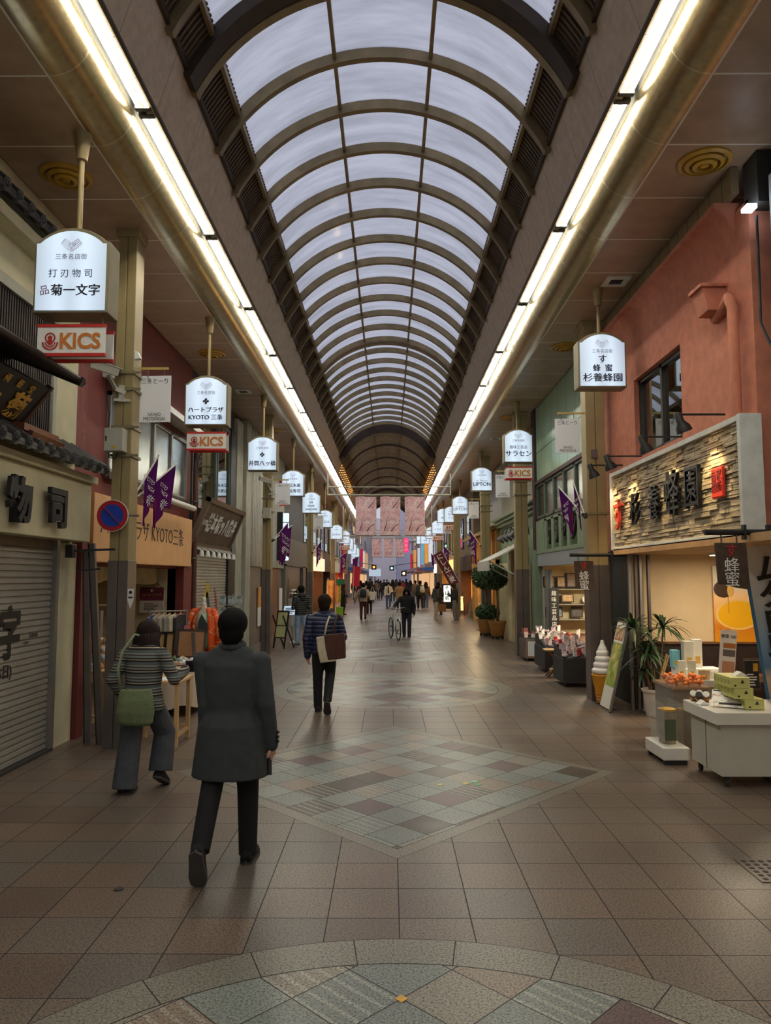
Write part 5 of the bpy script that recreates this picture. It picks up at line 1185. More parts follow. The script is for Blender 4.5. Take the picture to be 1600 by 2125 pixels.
    if hair != 'none': 
        ho = blob(b, 'hair', hm, t, vx, 2)
        if hair != 'short':
            b = B()
            for i in range(11):
                a = PI * (1.02 + .96 * i / 10); rz_ = .105 + .02 * rnd.random(); zb_ = (1.28 if hair == 'long' else 1.34) - .05 * rnd.random() - bow * .04; b.tube([hc + Vector((.1 * math.cos(a), .09 * math.sin(a) - .02, .0)), Vector((rz_ * 1.1 * math.cos(a), hc.y - .04 + .085 * math.sin(a), zb_ + .07)), Vector((rz_ * 1.05 * math.cos(a), hc.y - .05 + .08 * math.sin(a), zb_))], [.03, .03, .006], 7)
            b.build('hair_locks', hm, ho, smooth=180)
            for s in (-1, 1):
                b = B(); b.tube([hc + Vector((s * .07, .05, .06)), hc + Vector((s * .09, .03, -.03)), hc + Vector((s * .085, .02, -.13))], [.025, .03, .018], 8); b.build('side_hair', hm, ho, smooth=180)
        b = B(); b.ball(hc + Vector((0, .052, .068)), (.07, .042, .03), 12, 6); b.build('fringe', hm, ho, smooth=180)
    if hat:
        b = B(); b.lathe([(.0, .135), (.05, .13), (.09, .1), (.1, .05), (.105, .02), (.14, -.02), (.142, -.03), (.1, .0)], 20, hc, False); b.build('hat', cloth(hat), t, smooth=180)
    if mask:
        b = B(); b.ball(hc + Vector((0, .055, -.05)), (.058, .05, .045), 12, 8); b.build('face_mask', M_white, t, smooth=180)
    t['k'] = k; return t, A, L, hc, k
def W(t, p, k): return t.matrix_basis @ (Vector(p) * k)
bpy.context.view_layer.update()
def mtx(o): return Matrix.Translation(o.location) @ o.rotation_euler.to_matrix().to_4x4()

# ---- man in the dark grey coat, walking away
p = Vector((-1.1, 5.25, 0))
t, A, L, hc, k = person('man in a dark grey overcoat and black trousers walking away, nearest the camera', p, -.04, 1.72, cloth((58, 62, 64)), (17, 17, 19), (22, 21, 22), 'short', None,
    ((-.09, -.32, .0, -1.2), (.12, .1, 0, 0)), (((.035, -.02, -.3), (.02, .03, -.55)), ((.05, -.03, -.29), (.075, .03, -.56))), hem=.58, flare=.07, near=2, collar=(44, 47, 48), girth=1.1)
M_ = mtx(t); w_ = M_ @ (A[1][2] * k); u = thing('folded_umbrella', 'short black stick-like folded umbrella in the right hand of the man in the grey coat', 'umbrella', w_ + Vector((-.0, .0, -.09)))
b = MB(); b.cyl((-.02, .05, .13), (.0, -.03, -.12), .016, n=10); b.build('canopy', M_black, u, smooth=60); b = MB(); b.cyl((-.023, .06, .16), (-.02, .05, .13), .02, n=10); b.build('handle', M_dark, u, smooth=60)
for i in range(3):
    b = MB(S_ := Matrix.Diagonal((k, k, k, 1))); q = A[1][2] + Vector((.055, -.035, .02 + .03 * i)); b.ball(q, .012, 8, 5); b.build('sleeve_button', M_black, t)
# ---- woman in the striped sweater looking at her phone
p = Vector((-2.28, 6.98, 0))
t, A, L, hc, k = person('woman in a striped knit sweater and wide dark trousers walking away with a phone', p, -.22, 1.56, stripe_mat(), (72, 76, 82), (28, 28, 30), 'bob', M_brhair,
    ((-.1, -.08, 0, 0), (.13, .2, .0, -.5)), ('pocket', ((.13, .02, -.25), (.1, .28, -.2))), hem=.8, flare=.03, wide=2, near=2, bow=.5, girth=1.12)
M_ = mtx(t); w_ = M_ @ (A[1][2] * k); ph = thing('smartphone', 'dark smartphone held up by the woman in the striped sweater', 'phone', w_ + Vector((.03, .1, .03)), -.2)
b = MB(Euler((-.9, 0, .2)).to_matrix().to_4x4()); b.box(-.037, .037, -.075, .075, -.004, .004); b.build('case', cmat((24, 30, 58), .3), ph, bevel=.006)
b = MB(Euler((-.9, 0, .2)).to_matrix().to_4x4()); b.box(-.033, .033, -.07, .07, .004, .0046); b.build('screen', cmat((40, 52, 96), .15), ph)
bag = thing('shoulder_bag', 'olive green cloth bag slung behind the woman in the striped sweater', 'bag', p + Vector((.0, -.18, .62)), -.1)
b = MB(); rg = []
for z, w, d in ((.0, .13, .03), (.03, .165, .055), (.12, .178, .065), (.22, .17, .05), (.3, .155, .03), (.33, .15, .02)): rg.append([(w * math.copysign(abs(math.cos(a)) ** .6, math.cos(a)), -.02 + d * math.sin(a), z - .02 * (1 - (math.cos(a)) ** 2) * (z > .25)) for a in [2 * PI * i / 20 for i in range(20)]])
b.rings(rg); blob(b, 'bag_body', mat('olive_canvas', (108, 120, 84), .85, 0, .12, 9, .5, 40), bag, .01, 2)
b = MB(); b.tube([(-.145, -.02, .31), (-.16, -.05, .5), (-.14, -.01, .66), (-.08, .1, .8), (.02, .2, .76), (.12, .22, .6)], .013, 6); b.build('strap', mat('olive_strap', (130, 140, 110), .8), bag, smooth=180)
# ---- man in the navy quilted jacket with two tote bags
p = atZ(672, 1478); p.x -= .0
t, A, L, hc, k = person('man in a navy quilted jacket and black trousers walking away with tote bags', p, 0, 1.69, quilt_mat('navy_quilt', (34, 44, 78)), (26, 26, 28), (34, 33, 34), 'short', M_brhair,
    ((-.09, .1, 0, 0), (.07, -.2, .0, -.9)), ('down', 'strap'), hem=.84, near=1, collar=(30, 38, 66), girth=1.12)
M_ = mtx(t)
for nm, lb, off, col, sz in (('tote_bag', 'brown leather-like tote bag hanging on the right shoulder of the man in navy', (.2, -.2, .78), (84, 54, 44), (.13, .05, .36)), ('tote_bag', 'cream canvas tote bag half hidden behind the brown tote of the man in navy', (.08, -.21, .74), (206, 194, 168), (.12, .035, .37))):
    bg_ = thing(nm, lb, 'bag', M_ @ Vector(off)); b = MB(Matrix.Rotation(-.12, 4, 'Y')); b.rings([[(sz[0] * s1 * (1 + .12 * (z > .1)), sz[1] * s2, z * sz[2]) for s1, s2 in ((-1, -1), (1, -1), (1, 1), (-1, 1))] for z in (0, .08, .5, 1)]); b.build('bag_body', cloth(col), bg_, smooth=50, bevel=.015)
    b = MB(); b.tube([(-.06, -.02, sz[2] - .02), (-.03, -.02, sz[2] + .16), (.0, .1, sz[2] + .27), (.05, .16, sz[2] + .18)], .014, 6); b.build('strap', cloth(col), bg_, smooth=180)
# ---- the others along the street
def P(px, py): return atZ(px, py)
N0 = dict(near=0)
person('man in a black quilted jacket and pale jeans facing the menu stand', P(624, 1340), .5, 1.7, quilt_mat('black_quilt', (28, 29, 32)), (136, 160, 186), (60, 64, 72), 'short', None, ((-.1, .02, 0, 0), (.14, -.1, 0, 0)), ('phone', 'phone'), hem=.86, near=1, hood=True, girth=1.08)
t, A, L, hc, k = person('person in a cream bucket hat and long pale coat behind the lit menu board', P(609, 1334), 2.4, 1.58, (214, 208, 196), (200, 196, 186), (230, 228, 222), 'bob', None, None, ('bent', 'bent'), hem=.5, flare=.04, near=1, hat=(216, 206, 184))
q = thing('menu_board', 'bright hand-held menu board in front of the person with the bucket hat', 'board', P(604, 1336) + Vector((0, -.3, .98)), .3); b = MB(Matrix.Rotation(.3, 4, 'X')); b.box(-.17, .17, -.01, .01, -.13, .13); b.build('board', emat('lit_menu', (190, 214, 232), .5), q)
for i in range(4):
    b = MB(Matrix.Rotation(.3, 4, 'X')); b.box(-.14, .13 - .05 * (i % 2), -.013, -.01, .06 - i * .05, .085 - i * .05); b.build('printed_line', cmat((60, 70, 110)) if i < 2 else cmat((206, 80, 96)), q)
person('woman in a long black coat standing by the yellow banner', P(712, 1276), -1.3, 1.58, (24, 24, 26), (30, 28, 28), (24, 24, 24), 'bob', M_brhair, ((-.07, 0, 0, 0), (.08, .03, 0, 0)), ('bent', 'bent'), hem=.42, flare=.03)
t, *_ = person('person in a beige hooded jacket and maroon trousers with a dark backpack', P(754, 1286), 0, 1.66, (176, 160, 138), (76, 40, 40), (28, 28, 28), 'short', None, ((-.1, .1, 0, 0), (.1, -.15, .03, -.6)), ('side', 'bent'), hem=.84, hood=True, girth=1.1)
q = thing('backpack', 'dark blue-black backpack on the person in the beige hooded jacket', 'bag', t.location + Vector((0, -.18, 1.0))); b = MB(); b.ell([(0, -.02, 0, .13, .06), (0, -.03, .12, .15, .085), (0, -.02, .3, .14, .07), (0, 0, .4, .09, .04)]); b.build('pack_body', cloth((40, 46, 56)), q, smooth=180)
for s in (-1, 1):
    b = MB(); b.tube([(s * .09, .03, .38), (s * .12, .1, .42), (s * .13, .2, .34)], .015, 6); b.build('strap', cloth((30, 34, 40)), q)
t, *_ = person('woman in black beside the beige hooded jacket, carrying a white tote', P(766, 1274), 0, 1.62, (34, 33, 35), (30, 30, 32), (26, 26, 26), 'long', None, ((-.08, .1, 0, 0), (.1, -.1, .02, -.4)), ('down', 'down'), hem=.7, flare=.02)
q = thing('tote_bag', 'large white tote bag on the woman in black', 'bag', t.location + Vector((.18, -.12, .72))); b = MB(); b.rings([[(sx * (.13 + .08 * z), sy * .05, z * .45) for sx, sy in ((-1, -1), (1, -1), (1, 1), (-1, 1))] for z in (0, .5, 1)]); b.build('bag_body', cloth((222, 216, 204)), q, bevel=.02); b = MB(); b.tube([(-.1, 0, .44), (-.05, .05, .66), (.02, .05, .7), (.1, 0, .44)], .014, 6); b.build('strap', cloth((222, 216, 204)), q)
person('person in a dark jacket and jeans by the crimson banner', P(733, 1244), -.8, 1.68, (30, 30, 34), (62, 70, 92), (30, 30, 30), 'short', None, hem=.86)
person('woman in a cream cardigan and jeans walking towards the camera with long dark scarf', P(806, 1261), PI, 1.62, (216, 208, 196), (74, 92, 120), (60, 50, 44), 'long', None, None, ('bent', 'down'), hem=.84, openfront=(40, 36, 38))
person('person in a tan coat walking away just left of the cyclist', P(829, 1266), 0, 1.64, (150, 122, 84), (60, 50, 44), (40, 36, 34), 'short', None, None, ('bent', 'down'), hem=.62, flare=.03, girth=1.1)
t, A, L, hc, k = person('woman in a black sweatshirt and dark jeans pushing the white bicycle', P(844, 1322), PI - .05, 1.58, (20, 20, 24), (34, 36, 50), (22, 22, 24), 'bob', None, ((-.09, .1, 0, 0), (.09, -.06, 0, 0)), ('down', ((.2, .1, -.25), (.24, .34, -.36))), hem=.84, near=1, girth=1.15, flare=.02)
person('person in a brown jacket standing with back to the camera on the right', P(862, 1252), .3, 1.68, (112, 92, 78), (70, 74, 84), (40, 40, 40), 'none' if 0 else 'short', M_brhair, hem=.8)
t, *_ = person('person in a dark green jacket wearing a pale backpack', P(872, 1265), .2, 1.72, (46, 54, 46), (24, 24, 26), (200, 196, 190), 'short', None, hem=.84)
q = thing('backpack', 'pale grey backpack on the person in the dark green jacket', 'bag', t.location + Vector((.12, -.16, 1.0))); b = MB(); b.ell([(0, -.02, 0, .13, .06), (0, -.03, .15, .15, .08), (0, -.01, .4, .1, .04)]); b.build('pack_body', cloth((196, 190, 178)), q, smooth=180)
person('woman in an olive top and blue jeans beside the pale backpack', P(884, 1264), -.2, 1.64, (88, 76, 56), (74, 92, 118), (190, 186, 180), 'long', M_brhair, hem=.84)
t, *_ = person('person in a grey-green jacket and pale trousers carrying a brown paper bag', P(905, 1285), -1.1, 1.6, (68, 72, 64), (188, 172, 146), (196, 186, 170), 'short', None, ((-.09, .05, 0, 0), (.09, -.05, 0, 0)), ('bent', 'bent'), hem=.84, bow=.8, hood=True, girth=1.12)
q = thing('paper_bag', 'brown paper bag carried by the person in pale trousers', 'bag', t.location + Vector((.28, -.12, .35))); b = MB(); b.box(-.17, .17, -.06, .06, 0, .34); b.build('bag_body', cloth((150, 104, 60)), q, bevel=.008); b = MB(); b.tube([(-.07, 0, .33), (-.05, 0, .46), (.05, 0, .46), (.07, 0, .33)], .008, 5); b.build('handle', cloth((150, 104, 60)), q)
person('person in a dark coat behind the one with the paper bag', P(910, 1276), .2, 1.68, (32, 32, 36), (36, 36, 40), (30, 30, 30), 'short', None, hem=.6)
t, A, L, hc, k = person('man in a black jacket and grey trousers with a face mask reading his phone', P(945, 1291), 1.2, 1.7, (26, 26, 30), (96, 98, 98), (132, 138, 148), 'short', M_brhair, ((-.08, .02, 0, 0), (.09, -.04, 0, 0)), ('phone', 'phone'), hem=.84, near=1, bow=.7, mask=True)
q = thing('smartphone', 'small phone held by the man in the black jacket and mask', 'phone', mtx(t) @ (A[1][2] * k) + Vector((-.08, .02, .05))); b = MB(Euler((.4, .3, 0)).to_matrix().to_4x4()); b.box(-.035, .035, -.005, .005, -.07, .07); b.build('case', cmat((60, 60, 66), .3), q)
crowd = [(748, 1248, (42, 36, 36), 0, 'bob', 'woman in a dark coat in the left crowd behind the beige hooded jacket'), (760, 1246, (190, 170, 146), 0, 'long', 'woman in a beige jacket in the left crowd'), (772, 1250, (36, 34, 36), .2, 'short', 'person in black just right of the white tote in the crowd'),
    (781, 1244, (120, 100, 80), 3.1, 'bob', 'person in a brown coat facing the camera near the small dog'), (790, 1242, (44, 48, 60), 0, 'short', 'person in dark blue behind the small dog'), (797, 1236, (34, 34, 40), 3.1, 'short', 'person in black in the middle of the far crowd'),
    (815, 1248, (30, 28, 30), 0, 'long', 'woman in a long black coat behind the tan coat'), (822, 1238, (70, 60, 60), 3.1, 'bob', 'person in dull brown far behind the tan coat'), (836, 1240, (150, 60, 64), 0, 'short', 'person in a reddish top far behind the cyclist'), (843, 1236, (32, 32, 38), 0, 'short', 'person in black far behind the cyclist'),
    (852, 1244, (40, 38, 42), .1, 'bob', 'person in a dark coat between the cyclist and the brown jacket'), (803, 1232, (110, 112, 120), 0, 'short', 'person in grey far down the middle of the street'), (785, 1230, (50, 44, 44), 3.1, 'short', 'person in dark brown at the far left of the street end'), (830, 1229, (60, 64, 80), 3.1, 'bob', 'person in slate blue at the street end'), (742, 1238, (160, 60, 70), 0, 'bob', 'person in dull red by the farthest left column'), (768, 1236, (54, 50, 52), 3.1, 'short', 'person in charcoal far behind the beige jacket')]
for px, py, c, rz, hr, lb in crowd: person(lb, P(px, py), rz, rnd.uniform(1.58, 1.74), c, rnd.choice(((34, 34, 38), (60, 68, 88), (48, 44, 44))), (34, 32, 32), hr, rnd.choice((M_hair, M_brhair)), None, (rnd.choice(('down', 'bent', 'pocket')), 'down'), hem=rnd.choice((.84, .62, .84)))
# ---- bicycle
p = P(819, 1327); t = thing('bicycle', 'white framed bicycle pushed beside the woman in black', 'bicycle', p, .22)
M_rub = cmat((24, 24, 24), .7); M_fr = cmat((222, 222, 220), .35)
def wheel(y, nm):
    b = MB(); b.tube([(0, y + .31 * math.cos(a), .33 + .31 * math.sin(a)) for a in [2 * PI * i / 28 for i in range(28)]], .02, 8, True); w_ = b.build(nm, M_rub, t, smooth=180)
    b = MB(); b.tube([(0, y + .288 * math.cos(a), .33 + .288 * math.sin(a)) for a in [2 * PI * i / 28 for i in range(28)]], .009, 6, True); b.build('rim', M_alu, w_)
    b = MB(); b.cyl((-.04, y, .33), (.04, y, .33), .022, n=8)
    for i in range(18): b.cyl((.0, y, .33), (.0, y + .285 * math.cos(i * PI / 9), .33 + .285 * math.sin(i * PI / 9)), .0018, n=4)
    b.build('spokes', M_alu, w_)
wheel(-.5, 'front_wheel'); wheel(.52, 'rear_wheel')
b = MB()
for a, c in (((0, -.32, .78), (0, -.02, .3)), ((0, -.34, .86), (0, .14, .84)), ((0, .17, .92), (0, -.02, .3)), ((.03, .52, .33), (.03, -.02, .3)), ((-.03, .52, .33), (-.03, -.02, .3)), ((.03, .52, .33), (.02, .13, .8)), ((-.03, .52, .33), (-.02, .13, .8)), ((0, -.34, .9), (0, -.36, .74)), ((.04, -.37, .74), (.04, -.5, .33)), ((-.04, -.37, .74), (-.04, -.5, .33)), ((.04, -.37, .72), (-.04, -.37, .72))): b.cyl(a, c, .016, n=8)
b.build('frame', M_fr, t, smooth=50)
b = MB(); b.tube([(-.29, -.2, .98), (-.24, -.26, 1.0), (-.1, -.34, .98), (0, -.36, .97), (.1, -.34, .98), (.24, -.26, 1.0), (.29, -.2, .98)], .013, 8); b.cyl((0, -.35, .86), (0, -.36, .98), .014, n=8); h = b.build('handlebar', M_alu, t, smooth=60)
for s in (-1, 1):
    b = MB(); b.cyl((s * .24, -.26, 1.0), (s * .3, -.19, .98), .019, n=8); b.build('grip', M_black, h)
b = MB(); b.ell([(0, .2, .94, .05, .11), (0, .2, .97, .075, .13), (0, .2, .99, .05, .1)]); b.build('saddle', M_black, t, smooth=180)
b = MB(); b.cyl((-.09, -.02, .3), (.09, -.02, .3), .014, n=8); b.bar((.09, -.02, .3), (.09, .1, .18), .02); b.bar((-.09, -.02, .3), (-.09, -.14, .42), .02); b.box(.09, .19, .06, .14, .165, .19); b.box(-.19, -.09, -.18, -.1, .41, .435); b.build('crank_set', M_black, t)
b = MB(); b.tube([(0, -.5 + .35 * math.cos(a), .33 + .35 * math.sin(a)) for a in [.2 + i * .16 for i in range(14)]], .02, 6); b.build('mudguard', M_fr, t)
# ---- dog
p = P(786, 1244); t = thing('dog', 'small brown and white dog on the paving in front of the crowd', 'dog', p, .3)
b = MB(); b.rings([[(x + r * math.cos(a) * .8, y, z + r * math.sin(a)) for a in [2 * PI * i / 12 for i in range(12)]] for x, y, z, r in ((0, -.2, .26, .05), (0, -.14, .26, .085), (0, 0, .255, .085), (0, .12, .27, .1), (0, .2, .3, .07))]); limb(b, [(0, .15, .3), (0, .23, .4)], [.06, .05]); b.ball((0, .27, .43), (.055, .07, .058)); limb(b, [(0, .31, .42), (0, .36, .41)], [.032, .022])
for s in (-1, 1):
    limb(b, [(s * .05, .14, .22), (s * .05, .12, .12), (s * .05, .14, .02)], [.035, .022, .022]); limb(b, [(s * .05, -.15, .22), (s * .055, -.11, .15), (s * .055, -.19, .09), (s * .055, -.17, .02)], [.045, .03, .02, .022]); b.prism([(s * .02, .46), (s * .055, .46), (s * .045, .53)], 'y', .24, .27)
limb(b, [(0, -.19, .29), (0, -.26, .38), (0, -.24, .46)], [.025, .02, .012]); blob(b, 'body', mat('dog_fur', (140, 92, 58), .9, 0, .3, 6), t, .012, 2)

# ================================================================ GOODS, STANDS, PLANTS
def box_thing(nm, lb, cat, c, d, m, rot=None, group=None, part='body', bev=.004):
    t = thing(nm, lb, cat, c, 0, group); b = MB(); b.cbox((0, 0, d[2] / 2), d, rot) if rot is None else b.cbox((0, 0, 0), d, rot); b.build(part, m, t, bevel=bev); return t
def lines(t, x0, x1, z0, z1, n, y, col=(70, 66, 70), parent=None, d='y', seed=1):
    """rows of fine print on a small card"""
    r = random.Random(seed); b = MB()
    for i in range(n):
        z = z1 - (z1 - z0) * (i + .5) / n; h = (z1 - z0) / n * .22; e = x0 + (x1 - x0) * r.uniform(.55, 1)
        b.box(x0, e, y - .001, y, z - h, z + h)
    return b.build('print', cmat(col), parent or t)
# ---- soft-serve cone
t = thing('ice_cream_statue', 'giant white soft-serve cone statue beside the leaning menu stand', 'statue', (3.3, 11.66, 0)); b = MB()
b.lathe([(.085, .0), (.1, .02), (.125, .22), (.13, .24), (.135, .27), (.15, .3), (.165, .42), (.175, .44), (.17, .455)], 28); c_ = b.build('cone', mat('wafer_yellow', (226, 158, 44), .5, 0, .08), t, smooth=40)
b = MB()
for z in (.06, .11, .16): b.lathe([(.098 + z * .12, z), (.106 + z * .12, z + .008), (.1 + z * .12, z + .016)], 28, caps=False)
for i in range(14): a = i * PI / 7; b.bar((.092 * math.cos(a), .092 * math.sin(a), .02), (.124 * math.cos(a + .25), .124 * math.sin(a + .25), .22), .012)
b.build('waffle_ridges', mat('wafer_ridge', (200, 130, 34), .5), c_)
b = MB(); prof = []
for z, r in ((.5, .165), (.6, .16), (.69, .14), (.77, .115)):
    pass
for i in range(4):
    z = .505 + i * .088; r = .168 - i * .024; b.lathe([(r * .7, z - .05), (r * .9, z - .04), (r * .99, z - .02), (r, z), (r * .99, z + .018), (r * .9, z + .036), (r * .7, z + .05)], 28)
b.lathe([(.075, .8), (.07, .84), (.045, .89), (.03, .93), (.027, .955), (.018, .972), (0, .978)], 20); blob(b, 'cream_swirl', mat('cream_white', (226, 224, 222), .35, 0, .03), t, .009, 1)
b = MB(); b.lathe([(.11, 0), (.11, .025), (.09, .03)], 24); b.build('base', M_dark, t)
# ---- leaning menu stand
p0 = atZ(1266, 1480); t = thing('menu_stand', 'leaning menu stand with a green printed panel beside the soft-serve statue', 'sign', p0); b = MB(); q = Matrix.Rotation(.24, 4, 'Y'); 
b = MB(q); 
for z in ((0, .02), (1.3, 1.33)): b.box(-.015, .015, 0, .5, z[0], z[1])
for y in (0, .48): b.box(-.015, .015, y, y + .02, 0, 1.33)
b.build('frame', M_alu, t)
n = NT('green_menu_print'); o, xyz = n.obj(); f = n.noise(5, o, 4); c = n.ramp(f, [(.3, (70, 120, 50)), (.5, (150, 180, 90)), (.6, (220, 190, 90)), (.75, (236, 230, 210))]); c = n.mix(n.M('LESS_THAN', xyz[2], .35), c, lin((226, 226, 216))); M_gm = n.fin(c, .3)
b = MB(q); b.box(-.02, -.008, .03, .47, .04, 1.0); b.build('panel', M_gm, t)
b = MB(q); b.box(-.025, -.012, .04, .46, 1.0, 1.3); s = b.build('price_panel', M_paper, t)
n = NT('snack_print'); o, xyz = n.obj(); M_snack = n.fin(n.ramp(n.noise(18, o, 3), [(.35, (238, 232, 220)), (.5, (214, 160, 96)), (.6, (170, 90, 60)), (.7, (240, 236, 226))]), .4)
b = MB(q); b.box(-.028, -.024, .06, .44, 1.04, 1.22); b.build('photo_print', M_snack, s)
b = MB(); b.bar((0, .02, .01), (.5, .1, .01), .02); b.bar((0, .48, .01), (.5, .42, .01), .02); b.bar((.5, .1, .01), (.5, .42, .01), .02); b.build('base', M_alu, t)
# ---- dracaena in a white pot
t = thing('potted_plant', 'tall dracaena with several leafy crowns in a white ribbed pot', 'plant', (3.74, 10.68, 0)); b = MB()
b.lathe([(.115, 0), (.12, .02), (.155, .33), (.175, .34), (.178, .375), (.16, .375), (.15, .33)], 28, caps=False); b.lathe([(0, .01), (.115, .01)], 28, caps=False); b.build('pot', mat('pot_white', (212, 206, 196), .5), t, smooth=35)
b = MB(); b.lathe([(0, .33), (.152, .33)], 20, caps=False); b.build('soil', mat('soil', (52, 40, 32), .95), t)
M_leaf = mat('dracaena_leaf', (50, 74, 44), .4, 0, .3, 12); M_cane = mat('cane', (120, 96, 66), .7, 0, .2, 20)
rl = random.Random(5)
for (x, y, z, n_, L_), base in (((.14, -.02, 1.22, 34, .36), (.04, 0)), ((-.26, .05, 1.22, 32, .34), (-.05, 0)), ((-.12, -.05, .86, 26, .34), (0, .03)), ((-.02, .05, .98, 22, .3), (0, -.03)), ((-.14, .02, .62, 20, .28), (-.04, 0))):
    b = MB(); b.tube([(base[0], base[1], .32), (base[0] * .5 + x * .5 + .02, y * .4, .32 + (z - .32) * .5), (x, y, z)], [.016, .014, .01], 7); st = b.build('stem', M_cane, t, smooth=180)
    b = MB()
    for i in range(n_):
        a = i * 2.4 + rl.uniform(-.2, .2); e = rl.uniform(-.1, 1.25); L = L_ * rl.uniform(.95, 1.35); w = .02
        d = Vector((math.cos(a), math.sin(a), 0)); s_ = Vector((-d.y, d.x, 0)); pts = []
        for k_ in range(6):
            u = k_ / 5; pts.append(Vector((x, y, z + .01)) + d * L * (math.cos(e) * u + .12 * u) + Vector((0, 0, 1)) * L * (math.sin(e) * u - .75 * u * u * (.4 + math.cos(e) * .6)))
        vs = []
        for k_, p in enumerate(pts): ww = w * (.5, 1, 1.1, .95, .6, .06)[k_]; vs += [p - s_ * ww, p + Vector((0, 0, -.004)), p + s_ * ww]
        b.add(vs, [(3 * k_ + j, 3 * k_ + j + 1, 3 * k_ + j + 4, 3 * k_ + j + 3) for k_ in range(5) for j in (0, 1)])
    b.build('leaf_crown', M_leaf, t)
for a, c_ in (((.03, .0, .33), (.2, .02, .86)), ((.06, .03, .33), (.24, .05, .84))):
    b = MB(); b.tube([a, c_], [.014, .014], 7); b.build('support_stick', M_pine, t)
# ---- white counter on castors with stacked boxes
t = thing('counter', 'white display counter on castors at the right edge of the picture', 'counter', (3.65, 7.42, 0))
b = MB(); b.box(-.62, .9, -.38, .4, .58, .69); b.build('countertop', mat('counter_white', (226, 222, 210), .35, 0, .03), t, bevel=.004)
b = MB(); b.box(-.56, .86, -.33, .36, .1, .58); b.build('cabinet', mat('cabinet_white', (200, 198, 184), .4, 0, .04), t, bevel=.004)
b = MB(); b.box(-.563, -.56, .0, .006, .1, .58); b.build('panel_seam', M_dark, t)
for x, y in ((-.5, -.28), (.8, -.28), (-.5, .3)):
    b = MB(); b.cyl((x - .012, y, .035), (x + .012, y, .035), .035, n=14); b.box(x - .02, x + .02, y - .02, y + .02, .06, .1); b.build('castor', M_dark, t)
M_yg = mat('pale_green_card', (206, 204, 124), .6, 0, .04); ZT = .695
y0 = 7.2
for tier, (nb, x0_, nm) in enumerate(((7, 3.42, 'bottom'), (7, 3.37, 'middle'), (6, 3.34, 'top'))):
    for i in range(nb - 1):
        lb = ('pale green boxed jar at the near end of the %s tier of the stepped stack' if i == 0 else 'pale green boxed jar in the %s tier of the stepped stack behind its end box') % nm
        q = thing('honey_box', lb, 'box', (x0_ + (.05 if tier == 0 else 0), y0 + .03 + i * .075, ZT + .1 * tier), 0, 'pale green boxes in the %s tier' % nm if i else None)
        b = MB(); b.box(-.09, .09, -.036, .036, 0, .098); bb = b.build('carton', M_yg, q, bevel=.002)
        if i == 0:
            b = MB(); b.prism([(.0, .045), (.04, .045), (.02, .08)], 'y', -.0375, -.036); b.build('mountain_mark', M_dark, bb); b = MB(); b.box(-.06, -.04, -.0375, -.036, .015, .03); b.build('printed_label', M_dark, bb)
        lines(q, -.03, .03, .03, .075, 4, 0, (140, 140, 70), bb).matrix_local = Matrix.Translation((-.0905, 0, 0)) @ Matrix.Rotation(-PI / 2, 4, 'Z')
n = NT('menu_sheet_print'); o, xyz = n.obj(); M_sheet = n.fin(n.ramp(n.noise(26, o, 2), [(.4, (232, 230, 222)), (.55, (236, 234, 228)), (.58, (120, 116, 112)), (.62, (234, 232, 226)), (.7, (206, 150, 100))]), .3)
t = thing('menu_sheet', 'tilted laminated menu sheet propped on the white counter before the green boxes', 'menu', (3.27, 7.28, ZT + .005), -.5); q = Matrix.Rotation(.55, 4, 'X'); b = MB(q); b.box(-.17, .17, 0, .25, .0, .004); b.build('sheet', M_sheet, t); b = MB(q); b.box(-.16, .16, .225, .24, .004, .005); b.box(-.1, .1, .03, .06, .004, .005); b.build('heading_print', M_dark, t)
b = MB(); b.prism([(.0, .0), (.2, .0), (.2, .115)], 'x', -.1, .1); b.build('wedge_stand', glass('clear_acrylic', (253, 254, 254), .05, .04), t)
for i, (x, y, c_) in enumerate(((3.1, 7.72, (120, 60, 40)), (3.17, 7.74, (44, 30, 50)), (3.12, 7.63, (50, 34, 54)), (3.2, 7.65, (170, 96, 50)))):
    q = thing('honey_jar', ('dark jar at the far left of the four tilted jars', 'dark purple jar at the back of the four tilted jars', 'dark purple jar nearest the camera of the four tilted jars', 'amber jar at the right of the four tilted jars')[i], 'jar', (x, y, ZT), 0)
    R_ = Matrix.Translation((0, 0, .045)) @ Matrix.Rotation(.9, 4, Vector((1, -.4, 0))); b = MB(R_); b.lathe([(.03, -.05), (.034, -.045), (.034, .03), (.028, .04)], 16); b.build('jar_body', mat('jar_%d' % i, c_, .1), q, smooth=40); b = MB(R_); b.lathe([(.032, .04), (.032, .06), (.0, .062)], 16); b.build('lid', M_white if i != 2 else M_dark, q, smooth=40)
    b = MB(R_); b.lathe([(.0348, -.025), (.0348, .015)], 16, caps=False); b.build('jar_label', cmat((206, 150, 90)), q)
t = thing('price_card', 'small folded white price card on the counter corner', 'card', (3.1, 7.5, ZT)); b = MB(); b.prism([(-.05, 0), (0, .04), (.05, 0)], 'y', -.05, .05); b.build('card', M_paper, t)
t = thing('price_card', 'small folded white price card on top of the green box stack', 'card', (3.4, 7.34, ZT + .3)); b = MB(); b.prism([(-.06, 0), (0, .04), (.06, 0)], 'y', -.05, .05); b.build('card', M_paper, t)
